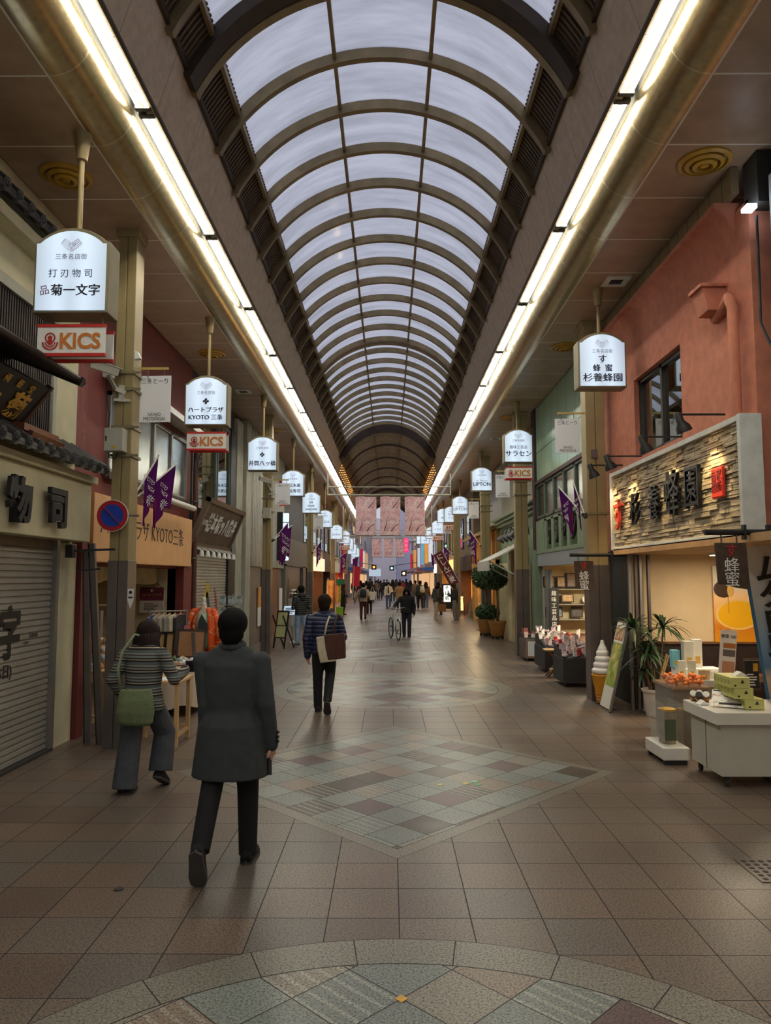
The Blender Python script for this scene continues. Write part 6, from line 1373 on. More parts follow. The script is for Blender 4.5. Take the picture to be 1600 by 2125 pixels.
# glass case with a barrel on a white wheeled base
t = thing('display_case', 'clear display case with a wooden tub on a low white base left of the counter', 'case', (2.98, 8.15, 0))
b = MB(); b.box(-.14, .14, -.25, .3, .05, .18); b.build('base', mat('counter_white', (226, 222, 210), .35, 0, .03), t, bevel=.01)
for sy in (-.2, .25):
    b = MB(); b.box(-.12, .12, sy - .02, sy + .02, 0, .05); b.build('foot', M_dark, t)
M_acr = glass('clear_acrylic'); b = MB()
for q in ((-.1, .1, -.2, -.197), (-.1, .1, .22, .223), (-.1, -.097, -.2, .22), (.097, .1, -.2, .22)): b.box(*q, .18, .62)
b.build('glass_cover', M_acr, t)
b = MB(); b.lathe([(.085, .185), (.095, .3), (.092, .52)], 20, (0, .0, 0)); tb = b.build('wooden_tub', mat('grey_wood', (150, 132, 108), .7, 0, .25, 16), t, smooth=40); b = MB(); b.lathe([(.09, .52), (.094, .54), (.0, .56)], 20); b.build('rim', M_gold, tb); b = MB(); b.box(-.06, .06, -.098, -.094, .22, .44); b.build('tub_label', cmat((70, 84, 50)), tb)
# fruit table with tubs of kumquats
t = thing('display_table', 'dark clear-fronted table holding tubs of orange kumquats', 'table', (3.45, 9.0, 0)); b = MB(); b.box(-.21, .22, -.34, .3, .66, .69); b.build('tabletop', mat('clear_shelf', (150, 120, 96), .2), t); b = MB(); b.box(-.19, .2, -.32, .28, .0, .66); b.build('cabinet', mat('smoked_front', (122, 112, 102), .25), t)
M_kum = mat('kumquat', (236, 130, 48), .4, 0, .12, 30)
for i in range(6):
    x, y = 3.31 + (i % 3) * .145, 8.79 + (i // 3) * .19
    q = thing('fruit_tub', 'clear tub of orange kumquats, %s of the %s row' % (('left', 'middle', 'right')[i % 3], ('front', 'back')[i // 3]), 'tub', (x, y, .69), 0, 'clear tubs of kumquats on the dark table')
    b = MB(); b.rings([[(sx * (.052 + .014 * z), sy * (.07 + .02 * z), z * .11) for sx, sy in ((-1, -1), (1, -1), (1, 1), (-1, 1))] for z in (0, 1)], caps=False); b.build('tub_body', M_acr, q)
    b = MB()
    for k_ in range(16): b.ball((rl.uniform(-.04, .04), rl.uniform(-.055, .055), .025 + .09 * (k_ / 16)), .023, 8, 5)
    tag(b.build('kumquats', M_kum, q, smooth=180), kind='stuff')
# stepped white shelf with cartons and leaflets
t = thing('display_shelf', 'stepped white shelf with tall cartons and leaflets behind the kumquats', 'shelf', (3.95, 9.6, 0)); b = MB(); b.box(-.3, .3, -.3, .3, .6, .68); b.box(-.25, .3, .0, .3, .68, .78); b.build('step', M_white, t); b = MB(); b.box(-.27, .27, -.25, .27, 0, .6); b.build('cabinet', M_concrete, t)
for i, (x, y, z, d, col, lb) in enumerate(((3.86, 9.75, .78, (.13, .1, .34), (226, 222, 206), 'tall white carton with a gold mark on the stepped shelf'), (3.99, 9.8, .78, (.12, .1, .36), (232, 228, 216), 'tallest white carton behind the price board'), (3.72, 9.82, .78, (.1, .1, .22), (120, 190, 204), 'turquoise carton at the left of the stepped shelf'), (3.68, 9.5, .68, (.1, .02, .22), (214, 212, 196), 'leaflet with plant print, left on the stepped shelf'), (3.8, 9.48, .68, (.1, .02, .22), (206, 206, 188), 'leaflet with plant print, right on the stepped shelf'), (3.9, 9.36, .68, (.14, .03, .12), (220, 196, 150), 'small price card below the tall cartons'), (4.06, 9.4, .68, (.12, .03, .1), (226, 224, 214), 'small white price card right of the stepped shelf'))):
    q = thing('carton' if i < 3 else 'leaflet', lb, 'box' if i < 3 else 'leaflet', (x, y, z)); b = MB(); b.box(-d[0] / 2, d[0] / 2, -d[1] / 2, d[1] / 2, 0, d[2]); bb = b.build('carton_body' if i < 3 else 'card', cmat(col), q, bevel=.002)
    b = MB(); b.box(-d[0] * .25, d[0] * .25, -d[1] / 2 - .001, -d[1] / 2, d[2] * .15, d[2] * .4); b.build('printed_mark', M_gold if i < 2 else cmat((190, 160, 60)), bb)
q = thing('price_board', 'tall white price board clipped upright beside the tall cartons', 'sign', (4.12, 9.25, .68)); b = MB(Matrix.Rotation(.1, 4, 'Y')); b.box(-.1, .1, -.004, .004, 0, .62); b.build('board', M_paper, q)
for z0, z1, c_ in ((.4, .46, (190, 120, 60)), (.02, .24, (206, 150, 120)), (.3, .38, (110, 100, 100))): 
    b = MB(Matrix.Rotation(.1, 4, 'Y')); b.box(-.06, .09, -.006, -.004, z0, z1); b.build('printed_block', cmat(c_), q)
text('蜂蜜 165', .05, M_ink, q, Matrix.Rotation(.1, 4, 'Y') @ face((0, -.006, .54)), .0005); b = MB()
b.box(-.06, -.04, -.02, .02, .62, .65); b.build('clip', M_acr, q); b = MB(); b.box(.04, .06, -.02, .02, .62, .65); b.build('clip', M_acr, q)
q = thing('menu_holder', 'black menu card in a clear frame behind the stacked green boxes', 'menu', (3.72, 7.75, ZT)); b = MB(); b.box(-.085, .085, -.004, .004, .1, .42); b.build('frame', M_acr, q); b = MB(); b.box(-.07, .07, -.006, .003, .12, .4); c_ = b.build('card', M_black, q); lines(q, -.055, .055, .14, .27, 5, -.006, (220, 216, 206), c_); b = MB(); b.box(.01, .06, -.0075, -.006, .29, .37); b.build('photo_print', M_gold, c_); b = MB(); b.box(-.06, .06, -.04, .04, 0, .02); b.bar((0, .0, 0), (0, 0, .12), .02); b.build('stand', M_acr, q)
# drooping banner at the right edge
t = thing('banner_flag', 'tall pale blue and white banner with black brush letters at the right border', 'banner', (3.93, 7.85, .55)); q = Matrix.Rotation(-.13, 4, 'Y')
n = NT('banner_print'); o, xyz = n.obj(); c = n.ramp(n.M('ADD', n.M('DIVIDE', xyz[2], 1.75), n.M('MULTIPLY', n.noise(3, o), .1)), [(0, (186, 146, 106)), (.25, (206, 180, 150)), (.3, (92, 132, 170)), (.5, (150, 176, 204)), (.7, (206, 210, 212)), (1, (220, 218, 210))]); c = n.mix(n.M('LESS_THAN', n.M('ADD', xyz[0], n.M('MULTIPLY', xyz[2], .131)), .035), c, lin((66, 120, 160))); M_ban = n.fin(c, .6)
b = MB(q); b.grid(lambda u, v: (u * .6, .015 * math.sin(u * 8 + v * 3), v * 1.72), 10, 8); b.build('cloth', M_ban, t, solid=.004)
b = MB(); b.cyl((.5, .04, -.55), (.3, .04, 1.5), .014, n=8); b.build('pole', M_white, t)
for i, ch in enumerate('ムタロ段'): text(ch, .3, M_black, t, q @ face((.25, -.03, 1.45 - .27 * i)), .001, off=.01, sx=1.1, name='banner_lettering')
# ---- goods carts in front of the mint green shop
def cart(x0, x1, ya, yb, h, lb, m=M_dark, slope=.26):
    t = thing('goods_cart', lb, 'cart', ((x0 + x1) / 2, (ya + yb) / 2, 0)); w = (x1 - x0) / 2; d = (yb - ya) / 2
    b = MB(); b.box(-w, w, -d, d, .07, h); b.build('cart_body', m, t, bevel=.005)
    b = MB(); b.prism([(-d + .02, h), (d - .02, h), (d - .02, h + .01 + slope * (yb - ya)), (-d + .02, h + .01)], 'x', -w + .02, w - .02); b.build('tray', M_dark, t)
    for sx in (-1, 1):
        b = MB(); b.cyl((sx * (w - .06), -d + .06, .035), (sx * (w - .04), -d + .06, .035), .035, n=10); b.build('castor', M_black, t)
    return t
def goods(x0, x1, ya, yb, z, slope, n, seed, where, kinds=((230, 226, 216), (236, 214, 210), (214, 190, 190), (200, 206, 186), (226, 200, 160), (180, 176, 190), (190, 60, 60), (60, 80, 140))):
    r = random.Random(seed)
    for i in range(n):
        x = x0 + (x1 - x0) * ((i % 5) + r.uniform(.2, .8)) / 5; y = ya + (yb - ya) * ((i // 5) + r.uniform(.2, .8)) / math.ceil(n / 5)
        zz = z - .012 + slope * (y - ya); c = kinds[r.randrange(len(kinds)) if r.random() < .6 else r.randrange(3)]; k_ = r.choice(('fan_box', 'gift_packet', 'gift_packet'))
        q = thing(k_, '%s paper souvenir %s on %s' % (('pale' if sum(c) > 560 else 'coloured'), 'box' if k_ == 'fan_box' else 'packet', where), 'souvenir', (x, y, zz), 0, 'souvenirs on %s' % where)
        d = (r.uniform(.05, .1), r.uniform(.14, .24), .035) if k_ == 'fan_box' else (r.uniform(.06, .1), .03, r.uniform(.09, .16))
        b = MB(Euler((r.uniform(-.3, .1), r.uniform(-.15, .15), r.uniform(-.6, .6))).to_matrix().to_4x4()); b.box(-d[0] / 2, d[0] / 2, -d[1] / 2, d[1] / 2, .02, d[2] + .02); o = b.build('wrapper', cmat(c), q, bevel=.004)
        b = MB(o.matrix_local); b.box(-d[0] * .3, d[0] * .3, -.02, .02, d[2] + .019, d[2] + .022); b.build('label_band', cmat(r.choice(((196, 60, 60), (80, 110, 90), (150, 90, 130)))), o)
cart(3.08, 3.72, 13.35, 14.2, .5, 'nearest black goods cart beside the tan column'); goods(3.1, 3.7, 13.36, 14.15, .51, .26, 34, 1, 'the nearest black cart')
cart(3.16, 3.72, 15.3, 16.4, .5, 'middle black goods cart with a wooden trestle in front'); goods(3.16, 3.7, 15.3, 16.35, .51, .26, 30, 2, 'the middle black cart')
t = cart(3.14, 3.75, 17.4, 18.2, .5, 'farthest goods cart with a brown frame and round blue mark', mat('cart_brown', (88, 72, 64), .5), .15); goods(3.16, 3.7, 17.45, 18.1, .51, .15, 12, 3, 'the farthest cart', ((226, 160, 150), (236, 226, 214), (206, 90, 80), (216, 196, 190)))
b = MB(); b.box(-.24, .28, -.405, -.4, .12, .46); s_ = b.build('white_panel', M_greyp, t); b = MB(); b.cyl((.12, -.405, .28), (.12, -.41, .28), .13, n=24); b.build('blue_mark', cmat((56, 50, 96)), s_); b = MB(); b.cyl((.12, -.41, .28), (.12, -.413, .28), .09, n=24); b.build('white_mark', M_paper, s_)
t = thing('trestle', 'small folding wooden trestle between the two black goods carts', 'stand', (3.3, 14.85, 0))
for s_ in (-1, 1):
    b = MB(); b.bar((-.2, s_ * .1, 0), (.22, s_ * .1, .5), .035); b.bar((.2, s_ * .1, 0), (-.18, s_ * .1, .5), .035); b.build('leg', M_wood, t)
b = MB(); b.bar((-.1, -.1, .12), (-.1, .1, .12), .06); b.build('foot_rail', M_pine, t); b = MB(); b.box(-.25, .25, -.14, .14, .5, .53); b.build('top_board', M_pine, t)
goods(3.85, 4.9, 13.2, 17.8, .62, .0, 25, 8, 'the low table inside the mint green shop', ((236, 220, 216), (220, 130, 120), (230, 226, 220)))
t = thing('display_table', 'low table of striped packets inside the mint green shop', 'table', (4.35, 15.5, 0)); b = MB(); b.box(-.5, .5, -2.3, 2.3, .58, .62); b.build('tabletop', M_wood, t); b = MB(); b.box(-.45, .45, -2.25, 2.25, 0, .58); b.build('skirt', cmat((170, 150, 130)), t)
for i, (y, z, w_, h, c_) in enumerate(((13.4, 1.68, .34, .26, (150, 120, 50)), (14.2, 1.68, .26, .26, (170, 130, 60)), (15.0, 1.68, .4, .34, (120, 84, 50)), (15.9, 1.68, .3, .22, (206, 150, 90)), (16.6, 1.68, .22, .18, (190, 60, 50)), (13.6, 1.33, .22, .26, (60, 44, 40)), (14.6, 1.33, .36, .2, (200, 150, 70)), (13.7, .98, .5, .24, (120, 130, 150)), (15.2, .98, .34, .26, (70, 60, 56)))):
    q = thing('framed_picture', 'small gold framed picture on the %s shelf of the mint green shop' % ('top' if z > 1.6 else 'middle' if z > 1.2 else 'lower'), 'picture', (3.62 + (y - 13) * .36, 17.6, z + .02), 0, 'framed pictures on the mint green shop shelves')
    w_ *= .8; b = MB(Matrix.Rotation(-.12, 4, 'X')); b.box(-w_ / 2, w_ / 2, -.01, .01, 0, h); f = b.build('frame', M_dkwood, q); b = MB(Matrix.Rotation(-.12, 4, 'X')); b.box(-w_ / 2 + .025, w_ / 2 - .025, -.014, -.01, .025, h - .025); b.build('picture_print', mat('print_%d' % i, c_, .4, 0, .4, 14), f)
for i, y in enumerate((15.6, 16.3)):
    q = thing('plate', 'round white plate on the middle shelf, %s' % ('left' if i else 'right'), 'plate', (4.62 + (y - 15.6) * .36, 17.55, 1.32)); b = MB(Matrix.Translation((0, 0, .1)) @ Matrix.Rotation(1.4, 4, 'X')); b.lathe([(0, 0), (.06, .0), (.1, .02), (.1, .026), (.06, .008), (0, .008)], 20, caps=False); b.build('dish', M_paper, q, smooth=50); b = MB(); b.box(-.01, .03, -.04, .04, 0, .02); b.build('stand', M_wood, q)
n = NT('carp_scales'); o, xyz = n.obj(); v = n.new('ShaderNodeTexVoronoi'); v.inputs['Scale'].default_value = 16; n.t.links.new(o, v.inputs['Vector']); M_carp = n.fin(n.ramp(v.outputs['Distance'], [(.35, (40, 70, 180)), (.6, (46, 80, 190)), (.7, (190, 200, 230))]), .6)
t = thing('carp_streamer', 'blue carp streamer hanging at the mint green shop entrance beside the column', 'streamer', (3.55, 12.75, .65)); b = MB(); b.ell([(0, 0, .0, .12, .03), (.0, 0, .2, .13, .035), (0, 0, .55, .13, .04), (0, 0, .75, .11, .04), (0, 0, .85, .06, .03)], 16); b.build('streamer_body', M_carp, t, smooth=180)
b = MB(); b.cyl((-.03, -.04, .74), (-.03, -.055, .74), .04, n=16); e = b.build('eye', M_paper, t); b = MB(); b.cyl((-.03, -.055, .74), (-.03, -.06, .74), .02, n=12); b.build('pupil', M_black, e); b = MB(); b.cyl((0, 0, .85), (0, 0, 1.5), .005, n=5); b.build('cord', M_cable, t)
# ---- ball-shaped potted trees
def leafball(b, c, r, n, seed, sz=.045):
    q = random.Random(seed)
    for i in range(n):
        d = Vector((q.gauss(0, 1), q.gauss(0, 1), q.gauss(0, 1))).normalized(); p = Vector(c) + Vector((d.x * r[0], d.y * r[1], d.z * r[2])) * (q.random() ** .28)
        u = Vector((q.gauss(0, 1), q.gauss(0, 1), q.gauss(0, 1))).normalized(); v = u.cross(d).normalized() * sz * .6; u = u * sz
        b.add([p - u, p + v * .8, p + u, p - v * .8], [(0, 1, 2, 3)])
M_fol = mat('ficus_leaf', (56, 84, 46), .45, 0, .4, 9)
t = thing('display_rack', 'stepped pine rack of small toys behind the leaning steel poles', 'rack', (-3.82, 9.48, .78)); b = MB()
b.prism([(0, 0)] + [q for i in range(4) for q in ((.08 * i, .005 + .1 * i), (.08 * i + .08, .005 + .1 * i))] + [(.32, 0)], 'x', -.2, .2); b.build('rack_body', M_pine, t)
for px, py, lb, sd, small in (((3.2, 24.9), 0, 'ball-shaped potted tree in the left terracotta pot with low shrub', 1, True), ((3.42, 23.75), 0, 'ball-shaped potted tree with bare trunk in the right terracotta pot', 2, False)):
    p = (px[0], px[1], 0); t = thing('potted_tree', lb, 'tree', p); b = MB(); b.lathe([(.18, .08), (.2, .1), (.27, .5), (.29, .5), (.29, .56), (.26, .56), (.25, .5)], 24, caps=False); b.lathe([(0, .1), (.2, .1)], 24, caps=False); b.build('pot', mat('terracotta_tan', (168, 118, 62), .6), t, smooth=35)
    b = MB(); b.lathe([(0, .5), (.255, .5)], 20, caps=False); b.build('soil', mat('soil', (52, 40, 32)), t)
    b = MB(); b.cyl((0, 0, .05), (0, 0, .09), .2, n=20); 
    for a in range(4): b.cyl((.16 * math.cos(a * PI / 2), .16 * math.sin(a * PI / 2), 0), (.16 * math.cos(a * PI / 2), .16 * math.sin(a * PI / 2), .06), .035, n=8)
    b.build('trolley', M_black, t)
    b = MB(); b.tube([(0, 0, .5), (.02, 0, 1.1), (-.02, 0, 1.75)], [.035, .03, .028], 8); b.build('trunk', M_cane, t, smooth=180)
    b = MB(); leafball(b, (-.05, 0, 1.95), (.42, .42, .42), 2600, sd, .05); b.build('crown', M_fol, t)
    if small:
        b = MB(); leafball(b, (.05, -.1, .78), (.42, .34, .28), 1500, 7, .05); b.build('shrub', M_fol, t)
# ---- stands farther along the right side
t = thing('sign_post', 'slim black post with a small white plate left of the potted trees', 'post', atZ(998, 1308)); b = MB(); b.cyl((0, 0, 0), (0, 0, .02), .15, n=16); b.cyl((0, 0, 0), (0, 0, .95), .02, n=8); b.build('post', M_black, t); b = MB(); b.box(-.1, .1, -.07, .07, .95, .98); b.build('plate', M_paper, t)
for px, lb, c_ in ((978, 'tall picture panel leaning by the ochre timber shop, darker left one', (150, 130, 84)), (990, 'tall pale picture panel leaning by the ochre timber shop', (190, 186, 176))):
    p = atZ(px, 1286 - (990 - px) * .2); t = thing('picture_panel', lb, 'panel', p); b = MB(Matrix.Rotation(.22, 4, 'Y')); b.box(-.18, .18, -.02, .02, 0, 1.1); b.build('panel', M_concrete, t); b = MB(Matrix.Rotation(.22, 4, 'Y')); b.box(-.15, .15, -.025, -.02, .05, 1.05); b.build('photo_print', mat('panel_print_%d' % px, c_, .5, 0, .45, 5), t)
t = thing('sign_board', 'black upright sign board with lit white panel of brush characters', 'sign', atZ(928, 1267)); b = MB(); b.box(-.3, .3, -.05, .05, .1, 1.55); b.build('board', M_black, t); b = MB(); b.box(-.2, .2, -.06, -.05, .5, 1.45); b.build('lit_panel', emat('lit_white_panel', (236, 248, 236), .75), t)
for i, ch in enumerate('そば処'): text(ch, .27, M_black, t, face((0, -.064, 1.3 - .3 * i)), .002, off=.006)
for s in (-1, 1):
    b = MB(); b.bar((s * .28, -.2, 0), (s * .28, 0, .3), .04); b.bar((s * .28, .2, 0), (s * .28, 0, .3), .04); b.build('leg', M_black, t)
t = thing('sign_board', 'small lit amber sign on a black stand behind the man in the mask', 'sign', atZ(955, 1277)); b = MB(); b.box(-.16, .16, -.04, .04, .25, .95); b.build('lit_panel', emat('amber_panel', (255, 206, 130), .8), t)
for i, ch in enumerate('うどん'): text(ch, .2, M_ink, t, face((0, -.044, .82 - .22 * i)), .002)
for s in (-1, 1):
    b = MB(); b.bar((s * .22, -.1, 0), (s * .12, 0, 1.2), .03); b.build('leg', M_black, t)
a = atY(908, 1147, 35); c_ = atY(944, 1212, 35); t = thing('slanted_banner', 'maroon banner with white brush lettering slanting over the right side', 'banner', a); d = c_ - a; nrm_ = Vector((d.z, 0, -d.x)).normalized(); wv = .23
b = MB(); b.add([tuple(-nrm_ * wv), tuple(nrm_ * wv), tuple(d + nrm_ * wv), tuple(d - nrm_ * wv)], [(0, 1, 2, 3)]); b.build('cloth', cmat((96, 30, 42), .8), t, solid=.01)
b = MB(); b.cyl(nrm_ * -wv, d - nrm_ * wv, .015, n=6); b.build('pole', M_white, t)
ang_ = math.atan2(-d.x, -d.z)
for i, ch in enumerate('にしん蕎麦'): text(ch, .3, M_paper, t, Matrix.Translation(d * (.14 + .18 * i) + Vector((0, -.02, 0))) @ Matrix.Rotation(ang_, 4, 'Y') @ face((0, 0, 0)), .002, off=.006)
# ---- goods in front of the maroon shop
def table(lb, c, w, d, h, m, lw=.045):
    t = thing('display_table', lb, 'table', c); b = MB(); b.box(-w / 2, w / 2, -d / 2, d / 2, h - .03, h); b.build('tabletop', m, t, bevel=.004)
    for sx in (-1, 1):
        for sy in (-1, 1): b = MB(); b.box(sx * (w / 2 - .05) - lw / 2, sx * (w / 2 - .05) + lw / 2, sy * (d / 2 - .05) - lw / 2, sy * (d / 2 - .05) + lw / 2, 0, h - .03); b.build('leg', m, t, bevel=.003)
    b = MB(); b.box(-w / 2 + .05, w / 2 - .05, d / 2 - .06, d / 2 - .03, .12, .16); b.box(w / 2 - .065, w / 2 - .035, -d / 2 + .06, d / 2 - .06, .1, .14); b.build('stretcher', m, t); return t
table('plain pine table with papers beside the woman in the striped sweater', (-2.72, 8.98, 0), .62, .6, .75, M_pine)
table('plain pine table inside the doorway behind the leaning steel poles', (-3.75, 9.6, 0), .5, .5, .78, M_pine)
for i, (x, y, lb) in enumerate(((-2.66, 8.9, 'white sheet of paper on the front pine table'), (-2.84, 8.85, 'shallow pine tray on the front pine table'))):
    q = thing('paper_sheet' if i == 0 else 'wooden_tray', lb, 'paper' if i == 0 else 'tray', (x, y, .75), .3); b = MB(); b.box(-.1, .1, -.14, .14, 0, .003 if i == 0 else .04); b.build('sheet' if i == 0 else 'tray_body', M_paper if i == 0 else M_pine, q)
t = thing('display_table', 'table under a hanging cream cloth in front of the maroon shop', 'table', (-3.2, 11.4, 0)); b = MB(); b.box(-.42, .42, -.8, .8, .64, .67); b.build('tabletop', M_pine, t)
b = MB(); N = 72; per = []
for i in range(N):
    u = i / N * 4; s = int(u); f = u - s; w_, d_ = .44, .82; per.append({0: (-w_ + 2 * w_ * f, -d_), 1: (w_, -d_ + 2 * d_ * f), 2: (w_ - 2 * w_ * f, d_), 3: (-w_, d_ - 2 * d_ * f)}[s])
rg = []
for z, g, a_ in ((.675, 1.0, 0), (.66, 1.015, 0), (.45, 1.02, .008), (.12, 1.03, .018)): rg.append([(x * g + a_ * math.sin(i * 1.7), y * g + a_ * math.cos(i * 1.4), z + (.04 * math.sin(i * .5) if z < .2 else 0)) for i, (x, y) in enumerate(per)])
b.rings(rg, False); b.add([(x, y, .676) for x, y in per], [tuple(range(N))]); b.build('tablecloth', mat('linen', (206, 188, 168), .9, 0, .06, 5, .2, 30), t, smooth=60)
for sx in (-1, 1):
    for sy in (-1, 1): b = MB(); b.box(sx * .36 - .03, sx * .36 + .03, sy * .74 - .03, sy * .74 + .03, 0, .64); b.build('leg', M_wood, t)
t = thing('basket_tray', 'shallow woven tray of wrapped trinkets on the cream tablecloth', 'tray', (-3.0, 10.95, .68)); b = MB(); b.box(-.22, .22, -.2, .2, 0, .01); b.box(-.22, .22, -.2, -.185, 0, .05); b.box(-.22, .22, .185, .2, 0, .05); b.box(-.22, -.205, -.2, .2, 0, .05); b.box(.205, .22, -.2, .2, 0, .05); b.build('tray_body', M_pine, t)
rg_ = random.Random(4); tc_ = ((214, 196, 206), (196, 176, 196), (226, 220, 210), (176, 196, 206), (206, 170, 120), (110, 140, 90), (196, 130, 110))
for i in range(42):
    x, y = -3.32 + rg_.random() * .5, 10.75 + rg_.random() * .4; c_ = tc_[rg_.randrange(7)]
    q = thing('trinket', 'small wrapped trinket heaped on the cream tablecloth', 'trinket', (x, y, .7 + rg_.random() * .05), 0, 'wrapped trinkets on the cream tablecloth'); b = MB(Euler((rg_.random(), rg_.random(), rg_.random() * 3)).to_matrix().to_4x4())
    (b.ball((0, 0, 0), (.04, .035, .03), 8, 5) if i % 3 else b.box(-.05, .05, -.035, .035, -.012, .012)); b.build('wrapper', cmat(c_, .35), q, smooth=180 if i % 3 else None)
for i in range(40):
    st_ = i % 4; x, y, z = -3.98 + rg_.random() * .32, 9.52 + .08 * st_, .82 + .1 * st_; c_ = ((206, 150, 96), (226, 214, 196), (170, 190, 206), (190, 120, 70), (220, 190, 150))[rg_.randrange(5)]
    q = thing('trinket', 'small toy heaped behind the leaning steel poles', 'trinket', (x, y, z), 0, 'toys heaped behind the steel poles'); b = MB(); b.ball((0, 0, 0), (.045, .04, .045), 8, 5); b.build('toy_body', cmat(c_, .6), q, smooth=180)
q = thing('book_stand', 'pale blue card standing on the cream tablecloth', 'card', (-3.35, 10.75, .68)); b = MB(Euler((-.2, .3, .4)).to_matrix().to_4x4()); b.box(-.05, .05, -.01, .01, 0, .2); b.build('card', cmat((150, 176, 206)), q)
# easel frames
t = thing('easel', 'dark wooden easel with framed board seen from behind, on the cream table', 'easel', (-3.12, 11.75, .68)); b = MB(Matrix.Rotation(-.2, 4, 'X') @ Matrix.Rotation(.3, 4, 'Z'))
b.box(-.2, .2, -.015, .015, .02, .42); b.build('board', mat('back_board', (156, 112, 74), .7), t); b = MB(Matrix.Rotation(-.2, 4, 'X') @ Matrix.Rotation(.3, 4, 'Z'))
for q in ((-.22, .22, .0, .03), (-.22, .22, .42, .45), (-.22, -.19, 0, .45), (.19, .22, 0, .45)): b.box(q[0], q[1], -.025, .02, q[2], q[3])
b.build('frame', M_dkwood, t); b = MB(); b.bar((.05, -.04, .4), (.12, -.2, .0), .05, .02); b.build('strut', M_dkwood, t)
t = thing('easel', 'small dark wooden picture easel left of the framed board', 'easel', (-3.45, 11.5, .68)); b = MB(Matrix.Rotation(-.2, 4, 'X') @ Matrix.Rotation(-.2, 4, 'Z'))
for q in ((-.16, .16, .0, .03), (-.16, .16, .4, .43), (-.16, -.13, 0, .43), (.13, .16, 0, .43), (-.02, .02, 0, .43)): b.box(q[0], q[1], -.02, .02, q[2], q[3])
b.build('frame', M_dkwood, t); b = MB(Matrix.Rotation(-.2, 4, 'X') @ Matrix.Rotation(-.2, 4, 'Z')); b.box(-.13, .13, .005, .012, .03, .4); b.build('board', cmat((190, 160, 110)), t)
# mannequin in an orange coat
p = Vector((-3.28, 13.2, 0)); t = thing('mannequin', 'dress-form torso wearing an orange patterned coat before the painted shutter', 'mannequin', p); b = MB(); b.cyl((0, 0, 0), (0, 0, .8), .02, n=10); b.cyl((0, 0, 0), (0, 0, .03), .17, n=20); b.build('stand', M_black, t)
b = MB(); b.ell([(0, 0, .75, .14, .1), (0, 0, .95, .12, .09), (0, 0, 1.2, .17, .11), (0, 0, 1.34, .13, .08), (0, 0, 1.38, .06, .055), (0, 0, 1.46, .05, .05)]); b.build('torso', cmat((206, 190, 168)), t, smooth=180); b = MB(); b.lathe([(.05, 1.46), (.055, 1.47), (.03, 1.5), (.03, 1.52), (.045, 1.55), (.03, 1.585), (0, 1.59)], 16); b.build('neck_knob', M_white, t, smooth=180)
n = NT('orange_print'); o, xyz = n.obj(); v = n.new('ShaderNodeTexVoronoi'); v.inputs['Scale'].default_value = 7; n.t.links.new(o, v.inputs['Vector']); c = n.mix(n.M('LESS_THAN', v.outputs['Distance'], .22), lin((232, 92, 30)), lin((240, 214, 180))); v2 = n.new('ShaderNodeTexVoronoi', feature='DISTANCE_TO_EDGE'); v2.inputs['Scale'].default_value = 5; n.t.links.new(o, v2.inputs['Vector']); c = n.mix(n.M('LESS_THAN', v2.outputs[0], .02), c, lin((240, 180, 130))); n.bump(n.noise(18, o), .4, .02); M_or = n.fin(c, .6)
b = MB(); N = 22; rg = []
for z, rx, ry in ((.58, .25, .17), (.9, .22, .16), (1.2, .21, .15), (1.36, .15, .1), (1.41, .09, .08)):
    rg.append([(rx * math.cos(a), ry * math.sin(a), z) for a in [-PI / 2 + .55 + (2 * PI - 1.1) * i / N for i in range(N + 1)]])
vs = [q for r in rg for q in r]; b.add(vs, [(j * (N + 1) + i, j * (N + 1) + i + 1, (j + 1) * (N + 1) + i + 1, (j + 1) * (N + 1) + i) for j in range(4) for i in range(N)]); b.build('coat', M_or, t, smooth=180, solid=.012)
for s in (-1, 1):
    b = MB(); limb(b, [(s * .17, 0, 1.33), (s * .26, .0, 1.1), (s * .27, -.02, .82)], [.07, .07, .075]); b.build('sleeve', M_or, t, smooth=180)
b = MB(); b.ell([(0, -.02, .72, .13, .12), (0, -.02, 1.0, .13, .12), (0, -.02, 1.3, .1, .1)]); b.build('mint_shirt', cmat((168, 196, 160)), t, smooth=180); b = MB(); b.rings([[(x, -.155 + dy, z) for x, z in ((-.07, .95), (.1, .97), (.11, 1.12), (.0, 1.3), (-.06, 1.16))] for dy in (0, .02)]); b.build('grey_bag_front', cmat((60, 62, 64)), t)
